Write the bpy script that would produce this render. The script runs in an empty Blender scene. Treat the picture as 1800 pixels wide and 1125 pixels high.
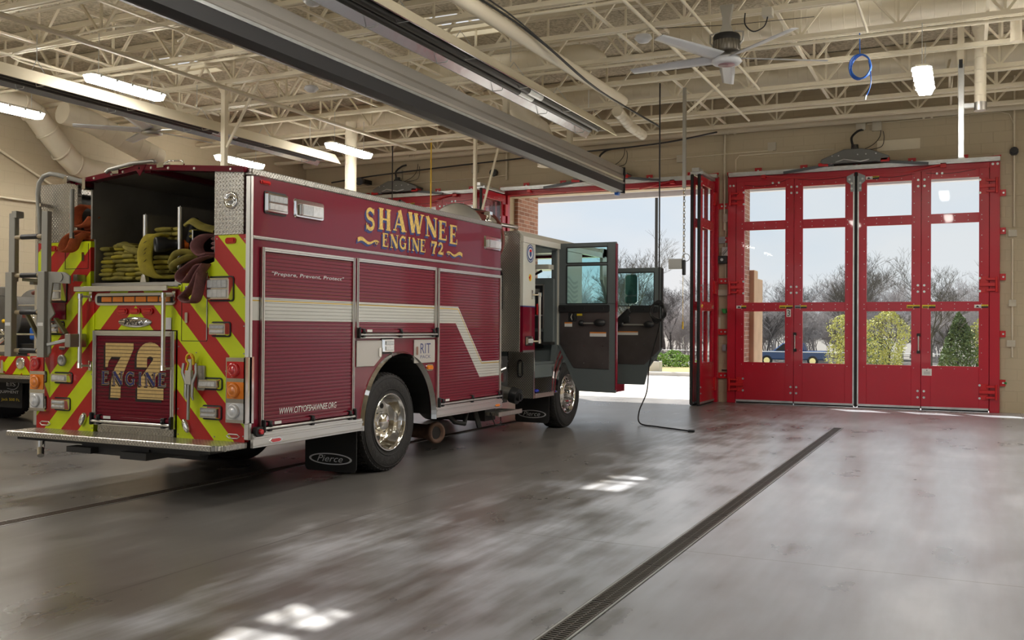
import bpy, bmesh, math, random
from mathutils import Vector, Matrix
random.seed(7)
sc = bpy.context.scene
COL = sc.collection
# ---------------------------------------------------------------- camera, sky, sun, exposure
cam_d = bpy.data.cameras.new('camera'); cam = bpy.data.objects.new('camera', cam_d); COL.objects.link(cam)
cam_d.sensor_width = 36; cam_d.lens = 33.819; cam_d.clip_end = 600
_r = Vector((0.90328, 0.42899, 0.00678)); _u = Vector((-0.00256, -0.01042, 0.99994)); _f = Vector((-0.42904, 0.90325, 0.00831))
cam.matrix_world = Matrix(((_r.x, _u.x, -_f.x, 0), (_r.y, _u.y, -_f.y, 0), (_r.z, _u.z, -_f.z, 1.5), (0, 0, 0, 1)))
sc.camera = cam
w = bpy.data.worlds.new('sky'); sc.world = w; w.use_nodes = True
nt = w.node_tree; bg = nt.nodes['Background']
tc = nt.nodes.new('ShaderNodeTexCoord'); nz = nt.nodes.new('ShaderNodeTexNoise'); nz.inputs['Scale'].default_value = 2.2; nz.inputs['Detail'].default_value = 5
mp = nt.nodes.new('ShaderNodeMapping'); mp.inputs['Scale'].default_value = (1, 1, 3)
rp = nt.nodes.new('ShaderNodeValToRGB'); rp.color_ramp.elements[0].position = .42; rp.color_ramp.elements[1].position = .62
rp.color_ramp.elements[0].color = (.60, .605, .612, 1); rp.color_ramp.elements[1].color = (.50, .56, .62, 1)
nt.links.new(tc.outputs['Generated'], mp.inputs[0]); nt.links.new(mp.outputs[0], nz.inputs[0]); nt.links.new(nz.outputs[0], rp.inputs[0]); nt.links.new(rp.outputs[0], bg.inputs[0])
bg.inputs[1].default_value = 1.15
sun_d = bpy.data.lights.new('sun', 'SUN'); sun = bpy.data.objects.new('sun', sun_d); COL.objects.link(sun)
sun_d.energy = 9; sun_d.angle = .012; sun_d.color = (1, .95, .87)
SUN = Vector((4.06, -4.35, -6.3)).normalized()
sun.rotation_euler = SUN.to_track_quat('-Z', 'Y').to_euler(); sun.location = (-20, 40, 30)
sc.view_settings.view_transform = 'Standard'; sc.view_settings.look = 'None'; sc.view_settings.gamma = 1; sc.view_settings.exposure = 0.28
sc.view_settings.use_curve_mapping = False
LAMP = 62.0     # how bright the tubes in the ceiling lights are
try:
    sc.cycles.max_bounces = 8; sc.cycles.diffuse_bounces = 4; sc.cycles.glossy_bounces = 4; sc.cycles.transmission_bounces = 6
    sc.cycles.caustics_reflective = False; sc.cycles.caustics_refractive = False; sc.cycles.sample_clamp_indirect = 6
    sc.cycles.use_denoising = True
except Exception: pass

# ---------------------------------------------------------------- materials
MT = {}
def mat(name, col=(.5, .5, .5), rough=.5, metal=0, emit=None, es=1, coat=0, alpha=None, trans=0, bump=None, var=None, spec=None):
    """bump=(scale,strength) noise bump; var=(scale,amount) noise brightness variation"""
    if name in MT: return MT[name]
    m = bpy.data.materials.new(name); m.use_nodes = True; MT[name] = m
    n = m.node_tree; p = n.nodes['Principled BSDF']
    p.inputs['Base Color'].default_value = (*col, 1); p.inputs['Roughness'].default_value = rough; p.inputs['Metallic'].default_value = metal
    p.inputs['Coat Weight'].default_value = coat; p.inputs['Coat Roughness'].default_value = .03
    if spec is not None: p.inputs['Specular IOR Level'].default_value = spec
    if trans: p.inputs['Transmission Weight'].default_value = trans
    if emit: p.inputs['Emission Color'].default_value = (*emit, 1); p.inputs['Emission Strength'].default_value = es
    tcn = n.nodes.new('ShaderNodeTexCoord')
    if var:
        t = n.nodes.new('ShaderNodeTexNoise'); t.inputs['Scale'].default_value = var[0]; t.inputs['Detail'].default_value = 6
        n.links.new(tcn.outputs['Object'], t.inputs[0])
        mr = n.nodes.new('ShaderNodeMapRange'); mr.inputs[1].default_value = .3; mr.inputs[2].default_value = .7
        mr.inputs[3].default_value = 1 - var[1]; mr.inputs[4].default_value = 1 + var[1]
        n.links.new(t.outputs[0], mr.inputs[0])
        vm = n.nodes.new('ShaderNodeVectorMath'); vm.operation = 'SCALE'; vm.inputs[0].default_value = col
        n.links.new(mr.outputs[0], vm.inputs['Scale']); n.links.new(vm.outputs[0], p.inputs['Base Color'])
    if bump:
        t = n.nodes.new('ShaderNodeTexNoise'); t.inputs['Scale'].default_value = bump[0]; t.inputs['Detail'].default_value = 4
        n.links.new(tcn.outputs['Object'], t.inputs[0])
        b = n.nodes.new('ShaderNodeBump'); b.inputs['Strength'].default_value = bump[1]; b.inputs['Distance'].default_value = .02
        n.links.new(t.outputs[0], b.inputs['Height']); n.links.new(b.outputs[0], p.inputs['Normal'])
    return m
class G:
    """tiny node-graph helper"""
    def __init__(s, m): s.n = m.node_tree; s.p = s.n.nodes['Principled BSDF']
    def new(s, t): return s.n.nodes.new(t)
    def lk(s, a, b): s.n.links.new(a, b)
    def math(s, op, a, b=None, c=None):
        x = s.new('ShaderNodeMath'); x.operation = op
        for i, v in enumerate((a, b, c)):
            if v is None: continue
            if isinstance(v, (int, float)): x.inputs[i].default_value = v
            else: s.lk(v, x.inputs[i])
        return x.outputs[0]
    def sep(s, co='Object'):
        t = s.new('ShaderNodeTexCoord'); x = s.new('ShaderNodeSeparateXYZ'); s.lk(t.outputs[co], x.inputs[0]); return x.outputs, t.outputs[co]
    def mix(s, f, a, b):
        x = s.new('ShaderNodeMix'); x.data_type = 'RGBA'
        if isinstance(f, (int, float)): x.inputs[0].default_value = f
        else: s.lk(f, x.inputs[0])
        for i, v in ((6, a), (7, b)):
            if isinstance(v, tuple): x.inputs[i].default_value = (*v, 1)
            else: s.lk(v, x.inputs[i])
        return x.outputs[2]
    def noise(s, vec, sc_, det=5, out=0):
        t = s.new('ShaderNodeTexNoise'); t.inputs['Scale'].default_value = sc_; t.inputs['Detail'].default_value = det
        if vec is not None: s.lk(vec, t.inputs[0])
        return t.outputs[out]
    def ramp(s, f, stops):
        r = s.new('ShaderNodeValToRGB'); e = r.color_ramp.elements
        while len(e) < len(stops): e.new(.5)
        for k, (p_, c) in enumerate(stops): e[k].position = p_; e[k].color = (*c, 1)
        s.lk(f, r.inputs[0]); return r.outputs[0]
    def bump(s, h, st, d=.01):
        b = s.new('ShaderNodeBump'); b.inputs['Strength'].default_value = st; b.inputs['Distance'].default_value = d
        s.lk(h, b.inputs['Height']); s.lk(b.outputs[0], s.p.inputs['Normal'])
def diamond(name, ax, col=(.78, .75, .69), rough=.3, pitch=.025):
    m = mat(name, col, rough, 1)
    g = G(m); o, _ = g.sep(); a, b = o[ax[0]], o[ax[1]]
    # rotate the lattice by 45 degrees
    u = g.math('MULTIPLY', g.math('ADD', a, b), .7071 / pitch); v = g.math('MULTIPLY', g.math('SUBTRACT', a, b), .7071 / pitch)
    fu, fv = g.math('FLOOR', u), g.math('FLOOR', v)
    par = g.math('FLOORED_MODULO', g.math('ADD', fu, fv), 2)
    lu = g.math('SUBTRACT', g.math('SUBTRACT', u, fu), .5); lv = g.math('SUBTRACT', g.math('SUBTRACT', v, fv), .5)
    ip = g.math('SUBTRACT', 1, par)
    x = g.math('ADD', g.math('MULTIPLY', lu, par), g.math('MULTIPLY', lv, ip)); y = g.math('ADD', g.math('MULTIPLY', lv, par), g.math('MULTIPLY', lu, ip))
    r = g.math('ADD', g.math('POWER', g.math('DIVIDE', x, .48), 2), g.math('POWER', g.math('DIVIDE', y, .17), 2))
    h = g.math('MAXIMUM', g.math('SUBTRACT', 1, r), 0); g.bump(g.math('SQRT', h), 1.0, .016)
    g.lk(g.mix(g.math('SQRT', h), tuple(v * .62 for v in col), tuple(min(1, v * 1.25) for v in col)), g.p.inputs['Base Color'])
    return m
def paint(name, col, rough=.12): return mat(name, col, rough, 0, coat=.3, spec=.4)
MAROON = (.16, .003, .017); RED = (.47, .004, .022); YEL = (.70, .82, .0); CHEV_R = (.50, .008, .006)
M = dict(
    maroon=paint('maroon_paint', MAROON, .18), alu=mat('brushed_aluminium', (.74, .73, .70), .28, 1, bump=(60, .03)),
    chrome=mat('chrome', (.78, .77, .75), .07, 1), steel=mat('dull_steel', (.42, .41, .38), .4, 1), black=mat('black_plastic', (.012, .012, .013), .45),
    rubber=mat('black_rubber', (.016, .015, .015), .75, bump=(40, .2)), dark=mat('dark_grey_metal', (.11, .105, .095), .5, var=(3, .3), bump=(8, .1)),
    bed=mat('scuffed_bed_metal', (.27, .255, .225), .42, .25, var=(2, .25)), under=mat('chassis_black', (.02, .019, .018), .6), white=paint('off_white_paint', (.62, .60, .52), .2), cabgrey=mat('cab_grey_vinyl', (.115, .135, .135), .55, bump=(90, .1)),
    grey=mat('light_grey_paint', (.33, .32, .28), .42), red=mat('door_red_paint', RED, .3, coat=.3), redl=mat('bracket_red_paint', (.55, .01, .015), .35),
    cream=mat('cream_paint', (.72, .65, .50), .5, var=(1.5, .06)), duct=mat('cream_duct', (.70, .63, .49), .42), zinc=mat('galvanised_zinc', (.60, .62, .62), .38, .9, var=(6, .12)),
    gold=mat('gold_leaf', (.72, .50, .14), .32, .45, var=(45, .28)), blue=mat('lettering_blue', (.022, .035, .16), .3), blk=mat('lettering_black', (.01, .008, .008), .3),
    sil=mat('lettering_silver', (.62, .62, .64), .3, .3), wh=mat('lettering_white', (.85, .84, .82), .35), lred=mat('red_lens', (.62, .008, .012), .1, coat=1),
    lamb=mat('amber_lens', (.85, .23, .01), .12, coat=1), lclr=mat('clear_lens', (.72, .73, .74), .12, .2, coat=1, var=(30, .12)), lclr2=mat('frosted_lens', (.52, .54, .56), .2, .15, coat=1, var=(60, .12)),
    hoseY=mat('yellow_hose_fabric', (.30, .25, .045), .85, var=(9, .42), bump=(160, .5)), hoseY2=mat('bright_yellow_hose_fabric', (.40, .32, .025), .8, var=(8, .3), bump=(160, .5)),
    hoseO=mat('orange_hose_fabric', (.52, .11, .03), .8, var=(10, .3), bump=(160, .5)), hoseP=mat('faded_maroon_hose_fabric', (.24, .10, .10), .85, var=(9, .3), bump=(160, .5)),
    hoseR=mat('red_booster_hose', (.16, .035, .025), .5), tire=mat('tire_rubber', (.021, .020, .020), .72, bump=(30, .25)), teal=mat('mirror_glass', (.12, .30, .27), .08, .8),
    sign=mat('silver_sign', (.55, .53, .49), .35, .4), yellowlab=mat('yellow_label', (.75, .55, .02), .5), whitelab=mat('white_label', (.75, .73, .70), .5), orangelab=mat('orange_label', (.75, .25, .04), .5),
    bluecord=mat('blue_air_hose', (.01, .12, .52), .35), yelcord=mat('yellow_cord', (.8, .5, .01), .5), green=mat('green_knob', (.03, .28, .06), .4), brown=mat('rusty_brown', (.13, .07, .045), .7, var=(20, .3)),
    box=mat('beige_box', (.50, .46, .37), .5), gbox=mat('grey_box', (.30, .31, .32), .5), fanw=mat('fan_blade_white', (.62, .63, .65), .4), fanm=mat('fan_motor_bronze', (.16, .145, .12), .35, .7),
    rustrail=mat('rail_grey', (.40, .38, .35), .4, .5, bump=(3, .05)), railblk=mat('rail_rubber_black', (.022, .022, .025), .5), heatblk=mat('heater_tube_dark', (.05, .047, .045), .42, .6),
    reflect=mat('heater_reflector', (.55, .55, .55), .18, 1, bump=(5, .1)), deepred=mat('stripe_red', CHEV_R, .3),
)
def glass(name, tint, gl=.12, rough=.0):
    m = bpy.data.materials.new(name); m.use_nodes = True; n = m.node_tree; n.nodes.remove(n.nodes['Principled BSDF']); out = n.nodes['Material Output']
    t = n.nodes.new('ShaderNodeBsdfTransparent'); t.inputs[0].default_value = (*tint, 1); gb = n.nodes.new('ShaderNodeBsdfGlossy'); gb.inputs['Roughness'].default_value = rough
    fr = n.nodes.new('ShaderNodeFresnel'); fr.inputs[0].default_value = 1.45; mx = n.nodes.new('ShaderNodeMixShader')
    ml = n.nodes.new('ShaderNodeMath'); ml.operation = 'MULTIPLY'; ml.inputs[1].default_value = gl; n.links.new(fr.outputs[0], ml.inputs[0]); n.links.new(ml.outputs[0], mx.inputs[0]); n.links.new(t.outputs[0], mx.inputs[1]); n.links.new(gb.outputs[0], mx.inputs[2]); n.links.new(mx.outputs[0], out.inputs[0]); MT[name] = m; return m
M['glass'] = glass('window_glass', (.95, .97, .98), .12); M['tglass'] = glass('tinted_cab_glass', (.74, .90, .90), .5)
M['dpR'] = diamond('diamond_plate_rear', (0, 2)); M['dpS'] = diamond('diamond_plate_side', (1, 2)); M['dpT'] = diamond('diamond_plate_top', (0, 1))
# lamp lens: the fixtures' own light
M['lamp'] = mat('lit_tube_lens', (.9, .9, .9), .4, emit=(1, .955, .88), es=LAMP)
# striping for the back of the engine: 45 degree chevrons meeting at the centre line
def chevron():
    m = mat('chevron_striping', CHEV_R, .35, coat=.3); g = G(m); o, _ = g.sep()
    u = g.math('ADD', g.math('ABSOLUTE', o[0]), o[2])          # root sits on the centre line
    k = g.math('FLOOR', g.math('DIVIDE', g.math('SUBTRACT', 3.435, u), .22)); par = g.math('FLOORED_MODULO', k, 2)
    g.lk(g.mix(par, YEL, CHEV_R), g.p.inputs['Base Color'])
    rib = g.math('SINE', g.math('MULTIPLY', g.math('SUBTRACT', g.math('ABSOLUTE', o[0]), o[2]), 420)); g.bump(rib, .12, .002)
    return m
M['chev'] = chevron()
# side paint: silver reflective band that jogs down on the foremost door (y measured from the tail, z from the ground)
def sidepaint(name, slats):
    m = mat(name, MAROON, .22, coat=.25, spec=.35); g = G(m); o, vec = g.sep(); y, z = o[1], o[2]
    def lt(a, b): return g.math('LESS_THAN', a, b)
    def gt(a, b): return g.math('GREATER_THAN', a, b)
    def AND(a, b): return g.math('MULTIPLY', a, b)
    d = g.math('ADD', y, g.math('MULTIPLY', z, .94))        # the slanted leg keeps y + .94 z constant
    band = AND(AND(lt(z, 1.745), gt(z, 1.55)), lt(d, 5.235))
    slant = AND(AND(gt(d, 4.995), lt(d, 5.235)), AND(lt(z, 1.60), gt(z, .897)))
    low = AND(AND(lt(z, 1.09), gt(z, .897)), gt(d, 5.0))
    msk = g.math('MINIMUM', g.math('ADD', g.math('ADD', band, slant), low), 1)
    gl = g.math('ADD', AND(AND(lt(z, 1.722), gt(z, 1.712)), lt(d, 5.21)), AND(AND(gt(d, 5.195), lt(d, 5.21)), AND(lt(z, 1.715), gt(z, 1.07))))
    gl = g.math('MINIMUM', g.math('ADD', gl, AND(AND(lt(z, 1.072), gt(z, 1.062)), gt(d, 5.2))), 1)
    c = g.mix(msk, MAROON, (.52, .52, .48)); c = g.mix(gl, c, (.55, .36, .06)); g.lk(c, g.p.inputs['Base Color'])
    if slats:   # slight waviness of the painted slats
        g.bump(g.noise(vec, 9, 2), .25, .004)
    else: g.bump(g.noise(vec, 1.6, 1), .12, .01)
    return m
M['side'] = sidepaint('engine_side_paint', False); M['slat'] = sidepaint('roller_shutter_paint', True)
# ---- walls: painted block
def blockwall(name, col, ax):
    m = mat(name, col, .6); g = G(m); o, vec = g.sep('Object'); cb = g.new('ShaderNodeCombineXYZ'); g.lk(o[ax], cb.inputs[0]); g.lk(o[2], cb.inputs[1])
    b = g.new('ShaderNodeTexBrick'); b.inputs['Scale'].default_value = 1; b.inputs['Mortar Size'].default_value = .006; b.inputs['Brick Width'].default_value = .4; b.inputs['Row Height'].default_value = .2
    b.inputs['Mortar Smooth'].default_value = .4; g.lk(cb.outputs[0], b.inputs['Vector'])
    n = g.noise(vec, 1.1, 6); c = g.mix(n, tuple(v * .93 for v in col), tuple(v * 1.07 for v in col)); c = g.mix(g.math('MULTIPLY', b.outputs['Fac'], .2), c, tuple(v * .72 for v in col))
    g.lk(c, g.p.inputs['Base Color']); h = g.math('SUBTRACT', g.math('MULTIPLY', g.noise(vec, 45, 3), .25), b.outputs['Fac']); g.bump(h, .5, .006)
    return m
WALL = (.49, .415, .285)
M['wallX'] = blockwall('painted_block_front', WALL, 0); M['wallY'] = blockwall('painted_block_side', WALL, 1)
def brick():
    m = mat('red_brown_brick', (.3, .12, .07), .8); g = G(m); o, vec = g.sep(); cb = g.new('ShaderNodeCombineXYZ'); g.lk(g.math('ADD', o[0], o[1]), cb.inputs[0]); g.lk(o[2], cb.inputs[1])
    b = g.new('ShaderNodeTexBrick'); b.inputs['Scale'].default_value = 1; b.inputs['Mortar Size'].default_value = .006; b.inputs['Brick Width'].default_value = .3; b.inputs['Row Height'].default_value = .092
    b.inputs['Color1'].default_value = (.42, .22, .15, 1); b.inputs['Color2'].default_value = (.24, .11, .075, 1); b.inputs['Mortar'].default_value = (.55, .50, .44, 1)
    g.lk(cb.outputs[0], b.inputs['Vector']); g.lk(b.outputs['Color'], g.p.inputs['Base Color']); return m
M['brick'] = brick()
M['stone'] = mat('smooth_limestone', (.52, .38, .25), .8, var=(2, .12)); M['trimw'] = mat('exterior_white_trim', (.62, .63, .66), .6)
def deckm():
    m = mat('fibrous_roof_deck', (.40, .35, .25), .9); g = G(m); o, vec = g.sep()
    n = g.noise(vec, 22, 6); c = g.ramp(n, [(.35, (.38, .335, .24)), (.65, (.66, .59, .46))]); y = g.math('FLOORED_MODULO', o[1], .66); ln = g.math('LESS_THAN', y, .035)
    x = g.math('FLOORED_MODULO', o[0], 2.4); ln2 = g.math('LESS_THAN', x, .02)
    c = g.mix(g.math('MULTIPLY', ln2, .6), c, (.2, .17, .11)); g.lk(c, g.p.inputs['Base Color']); g.bump(n, .6, .02); return m
M['deck'] = deckm()
def floorm():
    m = mat('sealed_concrete', (.3, .29, .27), .3); g = G(m); o, vec = g.sep()
    mpn = g.new('ShaderNodeMapping'); mpn.inputs['Scale'].default_value = (1, .55, 1); g.lk(vec, mpn.inputs[0]); v2 = mpn.outputs[0]
    n1 = g.noise(v2, .55, 7); n2 = g.noise(v2, 2.2, 5); n3 = g.noise(vec, 38, 4)
    mp3 = g.new('ShaderNodeMapping'); mp3.inputs['Scale'].default_value = (3, .35, 1); mp3.inputs['Rotation'].default_value = (0, 0, .12); g.lk(vec, mp3.inputs[0]); n4 = g.noise(mp3.outputs[0], 3.5, 6)
    f = g.math('ADD', g.math('MULTIPLY', n1, .5), g.math('ADD', g.math('MULTIPLY', n2, .3), g.math('MULTIPLY', n4, .2)))
    c = g.ramp(f, [(.28, (.095, .089, .083)), (.46, (.140, .133, .126)), (.56, (.175, .169, .162)), (.72, (.27, .27, .265))])
    c = g.mix(g.math('MULTIPLY', n3, .25), c, (.18, .16, .14))
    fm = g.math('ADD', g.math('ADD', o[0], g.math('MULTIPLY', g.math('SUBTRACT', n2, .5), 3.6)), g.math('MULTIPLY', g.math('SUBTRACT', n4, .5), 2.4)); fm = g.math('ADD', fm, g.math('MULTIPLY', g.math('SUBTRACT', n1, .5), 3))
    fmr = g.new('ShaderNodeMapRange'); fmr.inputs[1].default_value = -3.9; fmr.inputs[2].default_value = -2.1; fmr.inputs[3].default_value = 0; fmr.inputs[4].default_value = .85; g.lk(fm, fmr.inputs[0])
    film_daylight = g.ramp(f, [(.36, (.36, .375, .41)), (.50, (.47, .50, .56)), (.62, (.60, .63, .70))]); c = g.mix(fmr.outputs[0], c, film_daylight)  # residue film on the right, with cool daylight painted into its tint
    # saw-cut joints
    def joint(coord, at, wd): return g.math('LESS_THAN', g.math('ABSOLUTE', g.math('SUBTRACT', coord, at)), wd)
    jn = joint(o[0], -4.35, .008)
    for a in (.85,): jn = g.math('MAXIMUM', jn, joint(o[0], a, .005))
    for a in (1.2, 6.4, 11.6, 16.8): jn = g.math('MAXIMUM', jn, joint(o[1], a, .004))
    c = g.mix(g.math('MULTIPLY', jn, .7), c, (.06, .055, .05)); g.lk(c, g.p.inputs['Base Color'])
    # patchy sealer: rain-worn, shinier and duller areas with ragged edges
    nn = g.new('ShaderNodeMath'); r = g.math('ADD', g.math('MULTIPLY', n1, .5), g.math('MULTIPLY', n2, .5)); rr = g.ramp(r, [(.30, (.25,) * 3), (.70, (.36,) * 3)])
    g.lk(rr, g.p.inputs['Roughness']); g.p.inputs['Specular IOR Level'].default_value = 1.0
    g.bump(n4, .05, .01); g.p.inputs['IOR'].default_value = 1.55; return m
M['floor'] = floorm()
M['apron'] = mat('pale_concrete_drive', (.62, .60, .56), .7, var=(.6, .06)); M['grass'] = mat('dry_spring_grass', (.30, .26, .10), .9, var=(1.2, .35)); M['asph'] = mat('asphalt', (.12, .12, .125), .85)
M['bark'] = mat('bare_bark', (.10, .09, .09), .9, var=(3, .3)); M['bark2'] = mat('pale_bare_bark', (.40, .37, .37), .9, var=(3, .3)); M['leafY'] = mat('yellow_blossom', (.55, .55, .20), .8, var=(.8, .25)); M['leafG'] = mat('juniper_green', (.16, .22, .10), .85, var=(.8, .3))
M['leafL'] = mat('low_green_leaves', (.22, .36, .08), .85, var=(1, .3)); M['carblue'] = paint('blue_car_paint', (.03, .08, .22), .2); M['brownbark'] = mat('leaf_litter', (.19, .175, .16), 1)

# ---------------------------------------------------------------- geometry helpers
def unit(v): return Vector(v).normalized()
class MB:
    def __init__(s, T=None): s.v = []; s.f = []; s.s = []; s.m = []; s.T = T; s.mi = 0
    def add(s, pts, faces, smooth=False):
        b = len(s.v)
        for p in pts: s.v.append(Vector(s.T(*p)) if s.T else Vector(p))
        for f in faces: s.f.append([b + i for i in f]); s.s.append(smooth); s.m.append(s.mi)
        return s
    def quad(s, *p): return s.add(p, [list(range(len(p)))])
    def box(s, x0, x1, y0, y1, z0, z1):
        return s.add([(x0, y0, z0), (x1, y0, z0), (x1, y1, z0), (x0, y1, z0), (x0, y0, z1), (x1, y0, z1), (x1, y1, z1), (x0, y1, z1)],
                     [(0, 3, 2, 1), (4, 5, 6, 7), (0, 1, 5, 4), (1, 2, 6, 5), (2, 3, 7, 6), (3, 0, 4, 7)])
    def bar(s, p, q, w, h=None, up=(0, 0, 1)):
        p, q = Vector(p), Vector(q); d = (q - p).normalized(); up = Vector(up)
        if abs(d.dot(up)) > .98: up = Vector((1, 0, 0))
        a = d.cross(up).normalized() * w / 2; b = a.cross(d).normalized() * (h or w) / 2
        pts = [p - a - b, p + a - b, p + a + b, p - a + b, q - a - b, q + a - b, q + a + b, q - a + b]
        return s.add([tuple(x) for x in pts], [(0, 3, 2, 1), (4, 5, 6, 7), (0, 1, 5, 4), (1, 2, 6, 5), (2, 3, 7, 6), (3, 0, 4, 7)])
    def cyl(s, p, q, r, n=16, r2=None, caps=True, smooth=True):
        p, q = Vector(p), Vector(q); d = (q - p).normalized(); t = Vector((0, 0, 1)) if abs(d.z) < .9 else Vector((1, 0, 0))
        a = d.cross(t).normalized(); b = d.cross(a); r2 = r if r2 is None else r2
        P = [tuple(p + (a * math.cos(k * 2 * math.pi / n) + b * math.sin(k * 2 * math.pi / n)) * r) for k in range(n)] + [tuple(q + (a * math.cos(k * 2 * math.pi / n) + b * math.sin(k * 2 * math.pi / n)) * r2) for k in range(n)]
        s.add(P, [(k, (k + 1) % n, n + (k + 1) % n, n + k) for k in range(n)], smooth)
        if caps: s.add(P, [list(range(n))[::-1], list(range(n, 2 * n))])
        return s
    def tube(s, pts, r, n=8, closed=False, flat=1.0, up=(0, 0, 1), caps=True):
        pts = [Vector(p) for p in pts]; m = len(pts); rings = []; up = Vector(up); prev = None
        for i, p in enumerate(pts):
            a_ = pts[(i - 1) % m] if (closed or i > 0) else p; b_ = pts[(i + 1) % m] if (closed or i < m - 1) else p
            d = (b_ - a_).normalized()
            x = d.cross(up) if prev is None else prev - d * prev.dot(d)
            if x.length < 1e-4: x = d.cross(Vector((1, 0, 0)))
            x.normalize(); y = x.cross(d); prev = x
            rr = r[i] if isinstance(r, (list, tuple)) else r
            rings.append([tuple(p + x * math.cos(k * 2 * math.pi / n) * rr + y * math.sin(k * 2 * math.pi / n) * rr * flat) for k in range(n)])
        P = [q for g in rings for q in g]; F = []
        for i in range(m if closed else m - 1):
            j = (i + 1) % m
            for k in range(n): F.append((i * n + k, i * n + (k + 1) % n, j * n + (k + 1) % n, j * n + k))
        s.add(P, F, True)
        if not closed and caps: s.add(rings[0], [list(range(n))[::-1]]); s.add(rings[-1], [list(range(n))])
        return s
    def lathe(s, prof, o, ax, n=32, smooth=True, ref=None):
        o = Vector(o); ax = unit(ax); t = Vector((0, 0, 1)) if abs(ax.z) < .9 else Vector((1, 0, 0)); a = ax.cross(t).normalized(); b = ax.cross(a)
        P = []; m = len(prof)
        for r, h in prof: P += [tuple(o + ax * h + (a * math.cos(k * 2 * math.pi / n) + b * math.sin(k * 2 * math.pi / n)) * r) for k in range(n)]
        return s.add(P, [(i * n + k, i * n + (k + 1) % n, (i + 1) * n + (k + 1) % n, (i + 1) * n + k) for i in range(m - 1) for k in range(n)], smooth)
    def prism(s, poly, ax, c0, c1):
        """polygon in the two axes other than ax, extruded along ax"""
        n = len(poly)
        def pt(a, b, c): return {0: (c, a, b), 1: (a, c, b), 2: (a, b, c)}[ax]
        P = [pt(a, b, c0) for a, b in poly] + [pt(a, b, c1) for a, b in poly]
        return s.add(P, [list(range(n))[::-1], list(range(n, 2 * n))] + [(k, (k + 1) % n, n + (k + 1) % n, n + k) for k in range(n)])
    def sphere(s, o, r, n=12, m=8, sc_=(1, 1, 1)):
        P = []
        for i in range(m + 1):
            t = math.pi * i / m
            for k in range(n): P.append((o[0] + r * sc_[0] * math.sin(t) * math.cos(2 * math.pi * k / n), o[1] + r * sc_[1] * math.sin(t) * math.sin(2 * math.pi * k / n), o[2] + r * sc_[2] * math.cos(t)))
        return s.add(P, [(i * n + k, i * n + (k + 1) % n, (i + 1) * n + (k + 1) % n, (i + 1) * n + k) for i in range(m) for k in range(n)], True)
    def rrect(s, a0, a1, b0, b1, c0, c1, r=.02, n=4, inset=0):
        """rounded rectangle plate in (a,b), thickness c0..c1 (front c1 can be inset)"""
        def ring(i_, c):
            o = []
            for (cx, cy, t0) in ((a1 - r, b1 - r, 0), (a0 + r, b1 - r, 90), (a0 + r, b0 + r, 180), (a1 - r, b0 + r, 270)):
                for k in range(n + 1):
                    t = math.radians(t0 + 90 * k / n); o.append((cx + (r - i_) * math.cos(t), cy + (r - i_) * math.sin(t), c))
            return o
        A, B = ring(0, c0), ring(inset, c1); N = len(A)
        return s.add(A + B, [list(range(N))[::-1], list(range(N, 2 * N))] + [(k, (k + 1) % N, N + (k + 1) % N, N + k) for k in range(N)])
    def build(s, name, m, parent=None, bevel=0, seg=1, recalc=True):
        me = bpy.data.meshes.new(name)
        off = Vector((0, 0, 0)); q = parent
        while q is not None: off += q.location; q = q.parent
        me.from_pydata([tuple(v - off) for v in s.v], [], s.f)
        ms = m if isinstance(m, (list, tuple)) else [m]
        for x in ms: me.materials.append(x)
        me.polygons.foreach_set('use_smooth', s.s); me.polygons.foreach_set('material_index', s.m)
        if recalc:
            bm = bmesh.new(); bm.from_mesh(me); bmesh.ops.recalc_face_normals(bm, faces=bm.faces); bm.to_mesh(me); bm.free()
        o = bpy.data.objects.new(name, me); COL.objects.link(o); o.parent = parent
        if bevel:
            b = o.modifiers.new('bevel', 'BEVEL'); b.width = bevel; b.segments = seg; b.limit_method = 'ANGLE'; b.angle_limit = .7
        return o
def empty(name, loc, label=None, cat=None, group=None, kind=None):
    o = bpy.data.objects.new(name, None); COL.objects.link(o); o.location = loc; o.empty_display_size = .1
    return tag(o, label, cat, group, kind)
def tag(o, label=None, cat=None, group=None, kind=None):
    if label: o['label'] = label
    if cat: o['category'] = cat
    if group: o['group'] = group
    if kind: o['kind'] = kind
    return o
def struct(o): o['kind'] = 'structure'; return o
def dup(o, dx=(0, 0, 0), label=None, group=None):
    r = o.copy(); COL.objects.link(r); r.location = o.location + Vector(dx)
    if label: r['label'] = label
    if group: r['group'] = group
    def rec(src, dst):
        for ch in list(src.children):
            c = ch.copy(); COL.objects.link(c); c.parent = dst; rec(ch, c)
    rec(o, r); return r
def text_mb(mb, body, a0, a1, b0, b1, c, thick=.001, shear=0, align=True):
    """fit lettering into a box a0..a1 by b0..b1 at height c of the builder's own frame"""
    cu = bpy.data.curves.new('lettering', 'FONT'); cu.body = body; cu.shear = shear; cu.resolution_u = 3
    o = bpy.data.objects.new('lettering', cu); COL.objects.link(o); dg = bpy.context.evaluated_depsgraph_get()
    me = bpy.data.meshes.new_from_object(o.evaluated_get(dg)); bpy.data.objects.remove(o); bpy.data.curves.remove(cu)
    xs = [v.co.x for v in me.vertices]; ys = [v.co.y for v in me.vertices]; X0, X1, Y0, Y1 = min(xs), max(xs), min(ys), max(ys)
    P = [(a0 + (v.co.x - X0) / (X1 - X0) * (a1 - a0), b0 + (v.co.y - Y0) / (Y1 - Y0) * (b1 - b0), c) for v in me.vertices]
    mb.add(P, [list(p.vertices) for p in me.polygons]); bpy.data.meshes.remove(me); return mb
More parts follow.
